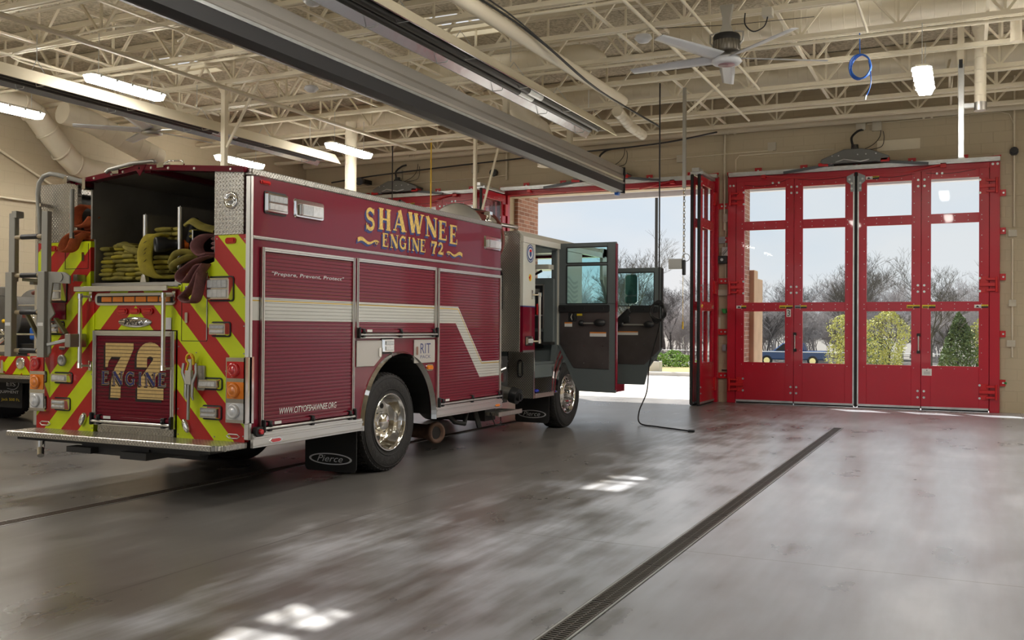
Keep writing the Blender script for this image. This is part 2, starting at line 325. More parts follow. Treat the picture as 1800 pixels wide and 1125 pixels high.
def arc(cx, cy, r, a0, a1, n=14, ry=None): return [(cx + r * math.cos(math.radians(a0 + (a1 - a0) * k / n)), cy + (ry or r) * math.sin(math.radians(a0 + (a1 - a0) * k / n))) for k in range(n + 1)]
TH, TN = .25, .085
SER = {  # strokes of a bold serif alphabet in a unit cell: (points, width)
    'H': [([(.2, 0), (.2, 1)], TH), ([(.75, 0), (.75, 1)], TH), ([(.2, .5), (.75, .5)], TN), ([(.02, .03), (.38, .03)], .06), ([(.02, .97), (.38, .97)], .06), ([(.57, .03), (.93, .03)], .06), ([(.57, .97), (.93, .97)], .06)],
    'E': [([(.2, 0), (.2, 1)], TH), ([(.02, .96), (.76, .96)], TN), ([(.02, .04), (.8, .04)], TN), ([(.2, .52), (.58, .52)], TN), ([(.74, .74), (.74, 1)], .06), ([(.78, 0), (.78, .28)], .06), ([(.58, .4), (.58, .64)], .05)],
    'N': [([(.16, 0), (.16, 1)], TN), ([(.86, 0), (.86, 1)], TN), ([(.14, .98), (.84, .04)], TH), ([(.0, .03), (.32, .03)], .06), ([(.0, .97), (.2, .97)], .06), ([(.7, .97), (1, .97)], .06)],
    'A': [([(.12, 0), (.47, .98)], TN), ([(.45, 1), (.8, 0)], TH), ([(.22, .32), (.66, .32)], TN), ([(.0, .03), (.28, .03)], .06), ([(.6, .03), (1, .03)], .06)],
    'W': [([(.12, 1), (.32, .02)], .2), ([(.32, .02), (.5, .9)], TN), ([(.46, 1), (.68, .02)], .2), ([(.68, .02), (.88, 1)], TN), ([(.0, .97), (.26, .97)], .06), ([(.36, .97), (.62, .97)], .06), ([(.76, .97), (1, .97)], .06)],
    'S': [(arc(.45, .73, .27, 20, 250, 12, .22) + arc(.45, .28, .28, 70, -160, 12, .23), .17), ([(.74, .72), (.74, 1)], .06), ([(.14, 0), (.14, .3)], .06)],
    'G': [(arc(.5, .5, .38, 50, 320, 18, .44), .17), ([(.8, .05), (.8, .45)], .17), ([(.58, .45), (.96, .45)], .06), ([(.8, .66), (.8, 1)], .06)],
    'I': [([(.5, 0), (.5, 1)], .3), ([(.22, .03), (.78, .03)], .06), ([(.22, .97), (.78, .97)], .06)],
    '7': [([(.05, .9), (.95, .9)], .2), ([(.1, 1), (.1, .55)], .1), ([(.9, .9), (.55, .5), (.42, 0)], .26), ([(.2, .04), (.66, .04)], .08)],
    '2': [(arc(.46, .68, .3, 175, -30, 14, .24) + [(.5, .34), (.2, .1)], .2), ([(.08, .11), (.92, .11)], .2), ([(.9, .0), (.9, .3)], .07)],
    ' ': []}
SW = {'W': 1.35, 'I': .5, ' ': .45, 'S': .85, 'E': .9, 'A': 1.05, 'N': 1.05, 'H': 1, 'G': 1, '7': .9, '2': .9}
def strokes(mb, st, fx, c):
    for pts, wd in st:
        c += .00008
        m = len(pts); L = []; R_ = []
        for i, p in enumerate(pts):
            a_, b_ = pts[max(i - 1, 0)], pts[min(i + 1, m - 1)]; dx, dy = b_[0] - a_[0], b_[1] - a_[1]; l = math.hypot(dx, dy) or 1
            nx, ny = -dy / l * wd / 2, dx / l * wd / 2; L.append((p[0] + nx, p[1] + ny)); R_.append((p[0] - nx, p[1] - ny))
        for i in range(m - 1): mb.add([(*fx(*q), c) for q in (L[i], L[i + 1], R_[i + 1], R_[i])], [(0, 1, 2, 3)])
def serif(mb, body, a0, a1, b0, b1, c, scale=None, gap=.06, grow=0):
    tot = sum(SW[ch] for ch in body) + gap * (len(body) - 1); x = 0; n = len(body)
    for i, ch in enumerate(body):
        k = scale(i / max(n - 1, 1)) if scale else (0, 1)    # (lift, height factor)
        w_ = SW[ch]; sx = (a1 - a0) / tot; X = x
        def fx(p, q, X=X, w_=w_, k=k): return (a0 + (X + p * w_) * sx, b0 + k[0] * (b1 - b0) + q * k[1] * (b1 - b0))
        st = [(pts, wd + grow * .16) for pts, wd in SER[ch]]
        strokes(mb, st, fx, c); x += w_ + gap
    return mb
RY, SX = 6.30, -5.42            # the engine's tail plane and right flank
def TR(y=RY): return lambda a, b, c: (a, y - c, b)        # tail frame: a = x, b = z, c = towards the viewer
def TS(x=SX): return lambda a, b, c: (x + c, a, b)        # flank frame: a = y, b = z, c = outwards
def smooth(pts, n=5):
    P = [Vector(p) for p in pts]; o = []
    for i in range(len(P) - 1):
        p0, p1, p2, p3 = P[max(i - 1, 0)], P[i], P[i + 1], P[min(i + 2, len(P) - 1)]
        for j in range(n):
            t = j / n; o.append(.5 * ((2 * p1) + (-p0 + p2) * t + (2 * p0 - 5 * p1 + 4 * p2 - p3) * t * t + (-p0 + 3 * p1 - 3 * p2 + p3) * t ** 3))
    return o + [P[-1]]
# ================================================================ THE FIRE ENGINE
E_ = empty('fire_engine', (-6.71, 6.32, 0), 'maroon fire engine with red and yellow striped tail and its cab doors open', 'fire engine')
XL, XR = -7.98, -5.44
# body core (closed mass behind the skins, wheel bay left open)
b = MB()
b.box(-7.95, -5.47, 6.36, 7.93, .55, 1.86); b.box(-7.95, -5.47, 9.42, 11.02, .55, 1.86); b.box(-7.95, -5.47, 7.93, 9.42, 1.25, 1.86); b.box(-7.3, -6.1, 7.93, 9.42, .6, 1.25)
b.box(-5.79, -5.47, 6.36, 11.02, 1.86, 2.78); b.box(-7.95, -7.47, 8.4, 11.02, 1.86, 2.78); b.box(-7.95, -7.9, 6.36, 8.4, 1.86, 2.78); b.box(-7.47, -5.79, 10.9, 11.02, 1.86, 2.80)
b.build('body', M['dark'], E_)
# right flank skin with the wheel arch cut out
arch = [(8.67 + .72 * math.cos(math.radians(t)), .53 + .70 * math.sin(math.radians(t))) for t in range(180, -1, -6)]
b = MB(); b.prism([(6.33, .545), (7.95, .545)] + arch + [(9.39, .545), (11.06, .545), (11.06, 2.77), (6.33, 2.77)], 0, -5.47, SX)
b.build('side_panel', M['side'], E_)
b = MB(); b.prism([(6.33, .545), (7.95, .545)] + arch + [(9.39, .545), (11.06, .545), (11.06, 2.77), (6.33, 2.77)], 0, -8.0, -7.95)
b.build('side_panel', M['side'], E_)
# wheel arch liner and chrome fender ring
b = MB(); ri = [(8.67 + .70 * math.cos(math.radians(t)), .53 + .68 * math.sin(math.radians(t))) for t in range(180, -1, -10)]
for i in range(len(ri) - 1):
    for xs in ((-6.1, -5.46),): b.quad((xs[0], *ri[i]), (xs[1], *ri[i]), (xs[1], *ri[i + 1]), (xs[0], *ri[i + 1]))
b.quad(*[(-6.1, *p) for p in ri]); b.build('wheel_well', M['under'], E_)
b = MB(); prof = []
ro = [(8.67 + .735 * math.cos(math.radians(t)), .50 + .748 * math.sin(math.radians(t))) for t in range(182, -3, -4)]; rn = [(8.67 + .692 * math.cos(math.radians(t)), .50 + .702 * math.sin(math.radians(t))) for t in range(182, -3, -4)]
for i in range(len(ro) - 1):
    mo = [((a[0] + c[0]) / 2, (a[1] + c[1]) / 2) for a, c in ((ro[i], rn[i]), (ro[i + 1], rn[i + 1]))]
    b.add([(SX, *ro[i]), (SX, *ro[i + 1]), (SX + .035, *mo[1]), (SX + .035, *mo[0])], [(0, 1, 2, 3)], True); b.add([(SX + .035, *mo[0]), (SX + .035, *mo[1]), (SX - .02, *rn[i + 1]), (SX - .02, *rn[i])], [(0, 1, 2, 3)], True)
b.build('fender_ring', M['chrome'], E_)
# trims
T = TS(); b = MB(T); b.box(6.33, 11.06, 2.235, 2.262, 0, .014); b.box(6.33, 11.06, 2.243, 2.252, .014, .02); b.build('trim_strip', M['alu'], E_, .003)
b = MB(T); b.box(6.33, 7.93, .48, .60, 0, .03); b.box(6.33, 7.93, .555, .575, .03, .04); b.box(6.33, 7.93, .495, .505, .03, .036); b.build('rub_rail', M['alu'], E_, .004)
b = MB(T); b.box(9.40, 11.07, .485, .60, 0, .03); b.box(9.40, 11.07, .555, .575, .03, .04); b.box(9.40, 11.07, .5, .51, .03, .036); b.build('rub_rail', M['alu'], E_, .004)
# diamond plate cornice along the roof edge
b = MB(); b.box(-5.60, SX + .012, 6.31, 11.07, 2.765, 2.825); b.build('roof_edge_plate', M['dpS'], E_, .008)
b = MB(); b.box(-7.99, -7.80, 6.31, 11.07, 2.765, 2.825); b.build('roof_edge_plate', M['dpS'], E_, .008)
b = MB(T); b.box(8.80, 8.806, 2.26, 2.77, 0, .002); b.build('panel_seam', M['blk'], E_)
b = MB(); b.box(-5.462, -5.408, 6.296, 6.335, .55, 2.76); b.build('corner_trim', M['alu'], E_, .006)
b = MB(); b.box(-8.01, -7.97, 6.296, 6.335, .55, 2.76); b.build('corner_trim', M['alu'], E_, .006)
# roller shutters
def shutter(T, a0, a1, b0, b1, slatm, pitch=.032, bar=True, parent=E_, framew=.035, nclip=3):
    """aluminium framed roller shutter with slats, bottom bar and black catches"""
    s = MB(T); z = b0 + .01; fa, fb = a0 + framew, a1 - framew
    while z < b1 - framew - .002:
        z2 = min(z + pitch, b1 - framew); s.add([(fa, z, .006), (fb, z, .006), (fb, z + .002, .006), (fa, z + .002, .006), (fb, z + .004, .0112), (fa, z + .004, .0112), (fb, (z + z2) / 2, .012), (fa, (z + z2) / 2, .012), (fb, z2 - .0015, .0112), (fa, z2 - .0015, .0112), (fb, z2, .006), (fa, z2, .006)],
              [(0, 1, 2, 3), (3, 2, 4, 5), (5, 4, 6, 7), (7, 6, 8, 9), (9, 8, 10, 11)]); z = z2
    d = s.build('roller_shutter', slatm, parent)
    f = MB(T); f.box(a0, fa, b0, b1, 0, .026); f.box(fb, a1, b0, b1, 0, .026); f.box(fa, fb, b1 - framew, b1, 0, .026)
    f.box(a0 + framew * .42, a0 + framew * .58, b0, b1, .026, .032); f.box(fb + framew * .42, fb + framew * .58, b0, b1, .026, .032); f.box(fa, fb, b1 - framew * .6, b1 - framew * .4, .026, .032)
    f.build('shutter_frame', M['alu'], d, .002)
    if bar:
        k = MB(T); k.box(fa - .01, fb + .01, b0 + .0, b0 + .012, 0, .03); k.cyl((fa - .03, b0 + .035, .045), (fb + .03, b0 + .035, .045), .013, 10); k.build('latch_bar', M['alu'], d)
        k = MB(T); k.box(fa, fb, b0 + .055, b0 + .085, .01, .04); k.build('grip_rail', M['maroon'], d, .003)
        for i in range(nclip):
            x = fa + .06 + (fb - fa - .12) * i / (nclip - 1)
            k = MB(T); k.box(x - .022, x + .022, b0 + .005, b0 + .095, .012, .055); k.box(x - .014, x + .014, b0 + .045, b0 + .07, .055, .068); k.build('catch', M['black'], d, .006)
        for sx_ in (a0, a1 - .03):
            k = MB(T); k.box(sx_, sx_ + .03, b0, b0 + .11, .02, .06); k.build('catch', M['black'], d, .008)
        k = MB(T); k.box(fa + .12, fa + .21, b0 + .06, b0 + .085, .041, .043); k.build('maker_plate', M['whitelab'], d)
    return d
s1 = shutter(T, 6.435, 7.80, .60, 2.172, M['slat']); s2 = shutter(T, 7.83, 9.39, 1.39, 2.174, M['slat']); s3 = shutter(T, 9.42, 11.045, .60, 2.17, M['slat'])
s2['label'] = 'short roller shutter over the rear wheel'
b = MB(T); text_mb(b, '"Prepare, Prevent, Protect"', 6.575, 7.627, 1.93, 1.972, .0128, shear=.15); b.build('lettering', M['sil'], s1)
b = MB(T); text_mb(b, 'WWW.CITYOFSHAWNEE.ORG', 6.69, 7.523, .735, .79, .0128, shear=.2); b.build('lettering', M['wh'], s1)
# gold name lettering with blue shade
def arcs(t): e = abs(t - .5) * 2; return (0 - .22 * (1 - e * e) + .1, .78 + .22 * e * e)
def nm(t): e = (2 * t - 1) ** 2; return (.16 * (1 - e), .84 - .0 * e) if 0 else (.17 * (1 - e), .83)
for mm, da, db, c, g_ in ((M['blue'], -.022, -.022, .003, .25), (M['gold'], 0, 0, .005, 0)):
    b = MB(T); serif(b, 'SHAWNEE', 7.985 + da, 9.93 + da, 2.47 + db, 2.735 + db, c, nm, .12, g_); serif(b, 'ENGINE 72', 8.30 + da, 9.57 + da, 2.325 + db, 2.465 + db, c + .0005, None, .12, g_)
    for x0, x1, sg in ((7.86, 8.24, 1), (9.64, 10.02, -1)):
        pts = [((x0 + (x1 - x0) * t if sg > 0 else x1 - (x1 - x0) * t) + da, 2.355 + .018 * math.sin(t * 9) + db) for t in [k / 16 for k in range(17)]]
        for k in range(16):
            wd = .034 * (1 - k / 16) + .009; p, q = pts[k], pts[k + 1]; b.add([(p[0], p[1] - wd / 2, c), (q[0], q[1] - wd / 2, c), (q[0], q[1] + wd / 2, c), (p[0], p[1] + wd / 2, c)], [(0, 1, 2, 3)])
        cx = (x1 - .045) if sg > 0 else (x0 + .045); ring = [(cx + da + .026 * math.cos(t), 2.352 + db + .018 * math.sin(t)) for t in [k * math.pi / 7 for k in range(15)]]
        for k in range(14): p, q = ring[k], ring[k + 1]; f_ = lambda r_, s_: ((r_[0] - cx - da) * s_ + cx + da, (r_[1] - 2.352 - db) * s_ + 2.352 + db, c + .0003); b.add([f_(p, 1), f_(q, 1), f_(q, .55), f_(p, .55)], [(0, 1, 2, 3)])
    b.build('name_lettering', mm, E_)
# lights set into the flank and tail
def lamp(T, a0, a1, b0, b1, parent=E_, depth=.035, m1='lclr', name='warning_light', base='black', split=2, rr=.02):
    k = MB(T); k.rrect(a0 - .008, a1 + .008, b0 - .008, b1 + .008, 0, .008, rr + .006); h = k.build(name, M[base], parent)
    k = MB(T); k.rrect(a0, a1, b0, b1, .006, depth, rr, inset=.012); k.build('bezel', M['chrome'], h)
    w_, hh = a1 - a0, b1 - b0
    for i in range(split):
        z0, z1 = b0 + .02 + (hh - .04) * i / split + .004, b0 + .02 + (hh - .04) * (i + 1) / split - .004
        k = MB(T); k.rrect(a0 + .02, a1 - .02, z0, z1, depth - .002, depth + .008, min(.012, (z1 - z0) / 2.5), inset=.006)
        for j in range(5): x = a0 + .03 + (w_ - .06) * j / 4; k.box(x - .001, x + .001, z0 + .006, z1 - .006, depth + .007, depth + .0095)
        k.build('lens', M['lclr2' if i % 2 else m1], h)
    return h
lamp(T, 6.48, 6.765, 2.47, 2.65); lamp(T, 8.305, 8.505, 1.235, 1.385, split=2, rr=.015)
def scene_light(a0, a1, b0, b1):
    k = MB(T); k.rrect(a0, a1, b0, b1, 0, .02, .03, inset=.01); h = k.build('scene_light', M['chrome'], E_)
    k = MB(T); k.rrect(a0 + .06, a1 - .05, b0 + .02, b1 - .045, .018, .05, .012, inset=.006); k.build('housing', M['alu'], h)
    k = MB(T); k.box(a0 + .075, (a0 + a1) / 2, b0 + .032, b1 - .057, .05, .053); k.build('lens', M['lclr2'], h); k = MB(T); k.box((a0 + a1) / 2 + .004, a1 - .065, b0 + .032, b1 - .057, .05, .053); k.build('lens', M['lclr'], h)
scene_light(6.875, 7.30, 2.47, 2.645); scene_light(10.59, 11.03, 2.475, 2.645)
def marker(T, a, bz, w_, h_, m_, base='maroon', name='marker_light'):
    k = MB(T); k.rrect(a - w_ / 2, a + w_ / 2, bz - h_ / 2, bz + h_ / 2, 0, .008, h_ * .45); h = k.build(name, M[base], E_); k = MB(T); k.rrect(a - w_ * .42, a + w_ * .42, bz - h_ * .36, bz + h_ * .36, .008, .02, h_ * .3, inset=.006); k.build('lens', M[m_], h)
marker(T, 6.49, 2.724, .13, .034, 'lred', 'lred'); marker(T, 9.275, 1.055, .15, .07, 'lamb', 'chrome')
for y0, mm in ((6.62, 'lred'), (10.93, 'lamb')):
    k = MB(TS(SX + .03)); k.prism([(y0 - .09, .522), (y0 - .05, .50), (y0 + .05, .50), (y0 + .09, .522), (y0 + .05, .545), (y0 - .05, .545)], 2, 0, .006); h = k.build('reflector', M['chrome'], E_)
    k = MB(TS(SX + .036)); k.prism([(y0 - .07, .522), (y0 - .042, .508), (y0 + .042, .508), (y0 + .07, .522), (y0 + .042, .537), (y0 - .042, .537)], 2, 0, .003); k.build('lens', M[mm], h)
k = MB(T); k.rrect(6.35, 6.45, .575, .655, 0, .05, .03); h = k.build('side_lamp', M['black'], E_); k = MB(T); k.cyl((6.40, .615, .05), (6.40, .615, .07), .024, 16, .02); k.build('lens', M['lred'], h)
# silver access doors either side of the wheel
k = MB(T); pts = [(7.85, 1.108), (8.16, 1.108), (8.30, 1.20), (8.30, 1.366), (7.85, 1.366)]; k.prism(pts, 2, 0, .012); d = k.build('access_door', M['sign'], E_, .003)
k = MB(T); k.rrect(8.235, 8.275, 1.20, 1.29, .012, .022, .01); k.build('latch', M['chrome'], d)
k = MB(T); k.rrect(8.93, 9.375, 1.112, 1.365, 0, .012, .012); d = k.build('access_door', M['sign'], E_); k = MB(T); text_mb(k, 'RIT', 9.06, 9.28, 1.215, 1.325, .0125); text_mb(k, 'PACK', 9.06, 9.28, 1.16, 1.195, .0125); k.build('lettering', M['blue'], d)
k = MB(T); k.rrect(8.96, 9.0, 1.20, 1.29, .012, .022, .01); k.build('latch', M['chrome'], d)
# ---------------- tail
R = TR(); CH = M['chev']
k = MB(R); k.prism([(-6.205, .53), (-5.455, .53), (-5.455, 2.27), (-5.795, 2.27), (-5.795, 2.05), (-5.855, 2.03), (-5.88, 2.0), (-6.165, 1.985), (-6.165, 1.86), (-6.205, 1.86)], 2, -.05, 0); k.build('rear_panel', CH, E_)
k = MB(R); k.prism([(-7.965, .53), (-7.215, .53), (-7.215, 1.86), (-7.27, 1.86), (-7.27, 2.27), (-7.965, 2.27)], 2, -.05, 0); k.build('rear_panel', CH, E_)
k = MB(R); k.box(-7.215, -6.205, 1.46, 1.84, -.05, -.006); k.build('rear_panel', CH, E_)
# flush cabinet doors in the tail, hinge line and latches
for x0, x1, z0, z1 in ((-6.16, -5.875, 1.37, 1.965),):
    k = MB(R)
    for q in ((x0, z0, x1, z0), (x1, z0, x1, z1), (x0, z0, x0, z1)): k.bar((q[0], q[1], .001), (q[2], q[3], .001), .005, .003)
    h = k.build('flush_door', M['blk'], E_)
    for z in (1.80, 1.57): k = MB(R); k.rrect(-6.115, -6.085, z - .045, z + .045, 0, .012, .006); k.build('latch', M['chrome'], h)
    k = MB(R); k.cyl((-5.872, 1.38, .004), (-5.872, 1.95, .004), .006, 6); k.build('hinge', M['steel'], h)
k = MB(R)
for q in ((-7.60, 2.02, -7.30, 2.02), (-7.60, 2.02, -7.60, 2.25), (-7.30, 2.02, -7.30, 2.25)): k.bar((q[0], q[1], .001), (q[2], q[3], .001), .005, .003)
h = k.build('flush_door', M['blk'], E_); k = MB(R); k.rrect(-7.375, -7.345, 2.09, 2.17, 0, .012, .006); k.build('latch', M['chrome'], h)
# rivets
k = MB(R)
for x, z in [(-5.47, 2.23), (-5.47, 1.98), (-5.47, 1.74), (-5.47, 1.5), (-5.47, 1.27), (-5.66, 1.12), (-6.19, 1.32), (-6.19, .78), (-6.19, .56), (-5.47, .58), (-5.78, .56), (-7.23, 1.72), (-7.23, 1.3), (-7.23, .86), (-7.23, .56), (-7.24, 1.05), (-5.77, 2.24), (-5.84, 2.02), (-5.99, 1.27), (-7.49, 1.9), (-7.94, 2.2)]: k.cyl((x, z, 0), (x, z, .004), .006, 8)
k.build('rivet', M['steel'], E_)
rs = shutter(TR(6.296), -7.205, -6.215, .60, 1.452, mat('tail_shutter_paint', MAROON, .25, coat=.2, spec=.3), nclip=2, framew=.045)
RT = TR(6.296 - .0135)
def glyph72(mb, dx, dz, c, grow):
    # "7" and "2" drawn as solid shapes
    def P(pts): mb.add([(p[0] + dx, p[1] + dz, c) for p in pts], [list(range(len(pts)))])
    z0, z1 = .85, 1.34
    seven = [(-7.05, z1), (-6.705, z1), (-6.705, 1.29), (-6.80, 1.12), (-6.855, 1.0), (-6.86, z0), (-6.985, z0), (-6.975, 1.0), (-6.93, 1.12), (-6.86, 1.215), (-6.975, 1.215), (-7.01, 1.17), (-7.02, 1.12), (-7.05, 1.12)]
    P(seven)
    A_ = arc(-6.505, 1.205, .098, 180, -38, 20, .085); two = [(-6.603, 1.13)] + A_ + [(-6.60, .96)]
    st = [([(p[0] + dx, p[1] + dz) for p in two], .125 + grow), ([(-6.655 + dx, .905 + dz), (-6.345 + dx, .905 + dz)], .11 + grow)]
    strokes(mb, st, lambda p, q: (p, q), c)
for mm, dx, dz, c, gr in ((M['blk'], -.022, -.02, .0005, .008), (M['gold'] if 0 else mat('cream_gold_number', (.68, .47, .18), .4, var=(40, .08)), 0, 0, .001, 0)):
    k = MB(RT); glyph72(k, dx, dz, c, gr); k.build('number_lettering', mm, rs)
for mm, dx, dz, c, gr in ((M['blk'], -.012, -.014, .0015, .35), (M['gold'] if 0 else MT['cream_gold_number'], 0, 0, .002, .42), (M['blue'], 0, 0, .0025, 0)):
    k = MB(RT); serif(k, 'ENGINE', -7.095 + dx, -6.295 + dx, .968 + dz, 1.085 + dz, c, None, .2, gr); k.build('name_lettering', mm, rs)
# dark slat lines cross the big number, as on the real shutter
k = MB(RT); z = .61
while z < 1.40:
    if .84 < z < 1.36: k.box(-7.16, -6.26, z - .001, z + .0025, .0, .0035)
    z += .032
k.build('slat_gap', mat('slat_shadow_gap', (.06, .004, .01), .4), rs)
# badge, arrow bar, marker lamps
k = MB(R); k.lathe([(0, .012), (.19, .012), (.20, 0)], (-6.71, 1.53, 0), (0, 0, 1), 40)
k.v = [Vector((v.x, v.y, 1.53 + (v.z - 1.53) * .24)) for v in k.v]; badge = k.build('badge', M['chrome'], E_)
k = MB(R); text_mb(k, 'Pierce', -6.83, -6.59, 1.505, 1.56, .014, shear=.4); k.build('lettering', M['blk'], badge)
k = MB(R); k.rrect(-7.20, -6.22, 1.68, 1.79, -.005, .01, .05, 8); ab = k.build('traffic_arrow_bar', M['alu'], E_)
k = MB(R); k.rrect(-7.15, -6.25, 1.70, 1.765, .01, .03, .012); k.build('housing', M['black'], ab)
for i in range(6): k = MB(R); x = -7.09 + i * .14; k.rrect(x, x + .125, 1.708, 1.757, .03, .036, .006, inset=.003); k.build('lens', M['lamb'], ab)
for x in (-6.863, -6.71, -6.557): marker(R, x, 1.627, .125, .052, 'lred', 'lred')
marker(R, -5.62, 2.22, .115, .052, 'lred', 'lred'); marker(R, -7.76, 2.215, .115, .052, 'lred', 'lred')
k = MB(R); k.box(-6.37, -6.28, 1.465, 1.57, 0, .002); sg = k.build('notice_plate', M['whitelab'], E_)
# hose tray lip
k = MB(); k.box(-7.32, -6.19, 6.16, 6.33, 1.815, 1.842); k.box(-7.32, -6.19, 6.155, 6.17, 1.80, 1.848); k.build('bumper_shelf', M['alu'], E_, .006)
k = MB(); k.box(-7.26, -6.17, 6.30, 6.36, 1.845, 1.885); k.build('tray_lip', M['steel'], E_, .004)
# warning lights on the tail
for s in (0, 1):
    def mx(a, c_): return (a, c_) if s == 0 else (-13.42 - c_, -13.42 - a)
    for (a, c_, z0, z1, sp) in ((-5.845, -5.585, 1.715, 1.915, 2), (-5.815, -5.615, 1.415, 1.53, 2), (-5.93, -5.70, .962, 1.055, 1), (-5.905, -5.705, .71, .82, 2)):
        x0, x1 = mx(a, c_); lamp(R, x0, x1, z0, z1, split=sp, depth=.055)
# tail lamp clusters on the corners
for s in (0, 1):
    x0, x1 = (-5.625, -5.405) if s == 0 else (-8.01, -7.79)
    k = MB(R); k.rrect(x0, x1, .685, 1.245, 0, .05, .012, inset=.008); cl = k.build('tail_lamp_cluster', M['chrome'], E_)
    if s == 0: k = MB(); k.box(SX - .01, SX + .012, 6.25, 6.36, .685, 1.245); k.build('wrap_plate', M['chrome'], cl, .004)
    for z, mm in ((1.135, 'lred'), (.965, 'lamb'), (.79, 'lclr')):
        k = MB(R); k.rrect(x0 + .022, x1 - .018, z - .07, z + .07, .046, .056, .008); ln = k.build('lens', M[mm], cl)
        k = MB(R); k.lathe([(.062, .056), (.06, .075), (.042, .082), (.04, .078), (.028, .09), (0, .092)], ((x0 + x1) / 2 - .01, z, 0), (0, 0, 1), 24); k.build('bulb_dome', M[mm], ln)
    k = MB(R); xx = -5.575 if s == 0 else -7.845; k.tube([(xx - .07, .575, .004), (xx - .045, .592, .004), (xx + .045, .592, .004), (xx + .07, .575, .004), (xx + .045, .558, .004), (xx - .045, .558, .004)], .005, 6, True); k.build('reflector_frame', M['alu'], E_)
    xx = -6.085 if s == 0 else -7.335; t = -1 if s == 0 else 1
    k = MB(R); k.lathe([(.06, 0), (.058, .03), (.04, .038), (0, .04)], (xx, .64, 0), (0, 0, 1), 24); k.v = [Vector((xx + (v.x - xx) * .55 + (v.z - .64) * .35 * t, v.y, v.z)) for v in k.v]; k.build('ground_light', M['chrome'], E_)
# grab rails
for x in (-7.30, -6.288):
    k = MB(R); k.cyl((x, 1.125, .085), (x, 1.765, .085), .019, 14); k.build('grab_rail', M['alu'], E_)
    for z in (1.13, 1.76): k = MB(R); k.cyl((x, z - .02, .085), (x, z + .025, .085), .024, 14); k.bar((x, z, .085), (x + .05, z, .02), .02, .02); k.rrect(x + .035, x + .07, z - .045, z + .045, 0, .02, .008); k.build('rail_bracket', M['chrome'], E_)
# tailboard
k = MB(); k.prism([(-7.97, 5.985), (-5.52, 5.985), (-5.43, 6.05), (-5.43, 6.31), (-7.97, 6.31)], 2, .482, .53); k.build('tailboard', [M['dpT']], E_, .008)
k = MB(); k.box(-7.96, -5.53, 5.979, 5.985, .484, .524); k.build('tailboard_edge', M['dpR'], E_)
k = MB(); k.box(-7.17, -6.25, 6.31, 6.34, .53, .60); k.build('threshold_plate', M['dpR'], E_)
k = MB(); k.box(-7.9, -5.6, 6.05, 6.3, .45, .482); k.box(-7.1, -6.3, 6.08, 6.9, .37, .45); k.box(-7.2, -6.9, 6.0, 6.12, .38, .43); k.box(-6.55, -6.25, 6.0, 6.6, .36, .42); k.box(-6.4, -5.75, 6.1, 6.3, .42, .45); k.box(-7.3, -6.1, 6.4, 15, .48, .62)
k.build('chassis', M['under'], E_)
k = MB(); k.cyl((-7.55, 6.02, .46), (-7.55, 6.02, .38), .035, 12); k.cyl((-7.55, 6.02, .40), (-7.50, 5.98, .33), .03, 12); k.build('tow_eye', M['chrome'], E_)
k = MB(R); k.box(-6.0, -5.865, .90, 1.16, 0, .02) ; 
k = MB(R); k.rrect(-5.96, -5.88, .95, 1.16, 0, .02, .01); tb = k.build('tool_bracket', M['box'], E_)
# --- upper tail: diamond plates, arched cover
k = MB(R); k.box(-5.80, -5.48, 2.27, 2.82, -.04, .006); k.build('corner_plate', M['dpR'], E_, .003)
k = MB(R); k.box(-7.975, -7.44, 2.27, 2.815, -.04, .006); k.build('corner_plate', M['dpR'], E_, .003)
k = MB(R); k.lathe([(.075, .006), (.072, .016), (.05, .018), (.045, .01), (.03, .012), (.025, .03), (0, .032)], (-5.615, 2.56, 0), (0, 0, 1), 28); k.bar((-5.65, 2.56, .03), (-5.58, 2.56, .03), .014, .014); k.build('speaker_port', M['chrome'], E_)
k = MB(); rim = [(-7.45, 2.84), (-6.64, 2.93), (-5.46, 2.835)]
for (p, q) in ((rim[0], rim[1]), (rim[1], rim[2])):
    k.add([(p[0], 6.27, p[1] - .05), (q[0], 6.27, q[1] - .05), (q[0], 6.27, q[1]), (p[0], 6.27, p[1]), (p[0], 6.36, p[1] - .05), (q[0], 6.36, q[1] - .05), (q[0], 6.36, q[1]), (p[0], 6.36, p[1])], [(0, 3, 2, 1), (4, 5, 6, 7), (0, 1, 5, 4), (3, 7, 6, 2), (0, 4, 7, 3), (1, 2, 6, 5)])
k.prism([(-6.72, 2.925), (-6.55, 2.925), (-6.635, 2.82)], 1, 6.262, 6.27)
k.build('cover_frame', M['maroon'], E_, .004)
for (x, z) in ((-7.40, 2.83), (-7.2, 2.85), (-6.98, 2.872), (-6.84, 2.885), (-6.64, 2.905), (-6.5, 2.9), (-6.3, 2.885), (-6.0, 2.862), (-5.6, 2.83)): k = MB(); k.cyl((x, 6.262, z - .012), (x, 6.27, z - .012), .011, 10); k.build('cover_bolt', M['alu'], E_)
k = MB(); k.add([(-7.47, 6.3, 2.835), (-6.64, 6.3, 2.92), (-6.64, 10.9, 2.88), (-7.47, 10.9, 2.80)], [(0, 1, 2, 3)]); k.add([(-6.64, 6.3, 2.92), (-5.6, 6.3, 2.83), (-5.6, 10.9, 2.80), (-6.64, 10.9, 2.88)], [(0, 1, 2, 3)]); k.build('hose_bed_cover', M['bed'], E_)
k = MB(); k.bar((-6.64, 6.36, 2.89), (-6.64, 10.8, 2.85), .07, .05); k.build('cover_rib', M['maroon'], E_)
k = MB(); k.tube([(-7.02, 6.24, 2.875), (-6.98, 6.24, 2.90), (-6.7, 6.24, 2.935), (-6.45, 6.24, 2.94), (-6.43, 6.24, 2.93)], .017, 10); k.build('lifting_bar', M['steel'], E_)
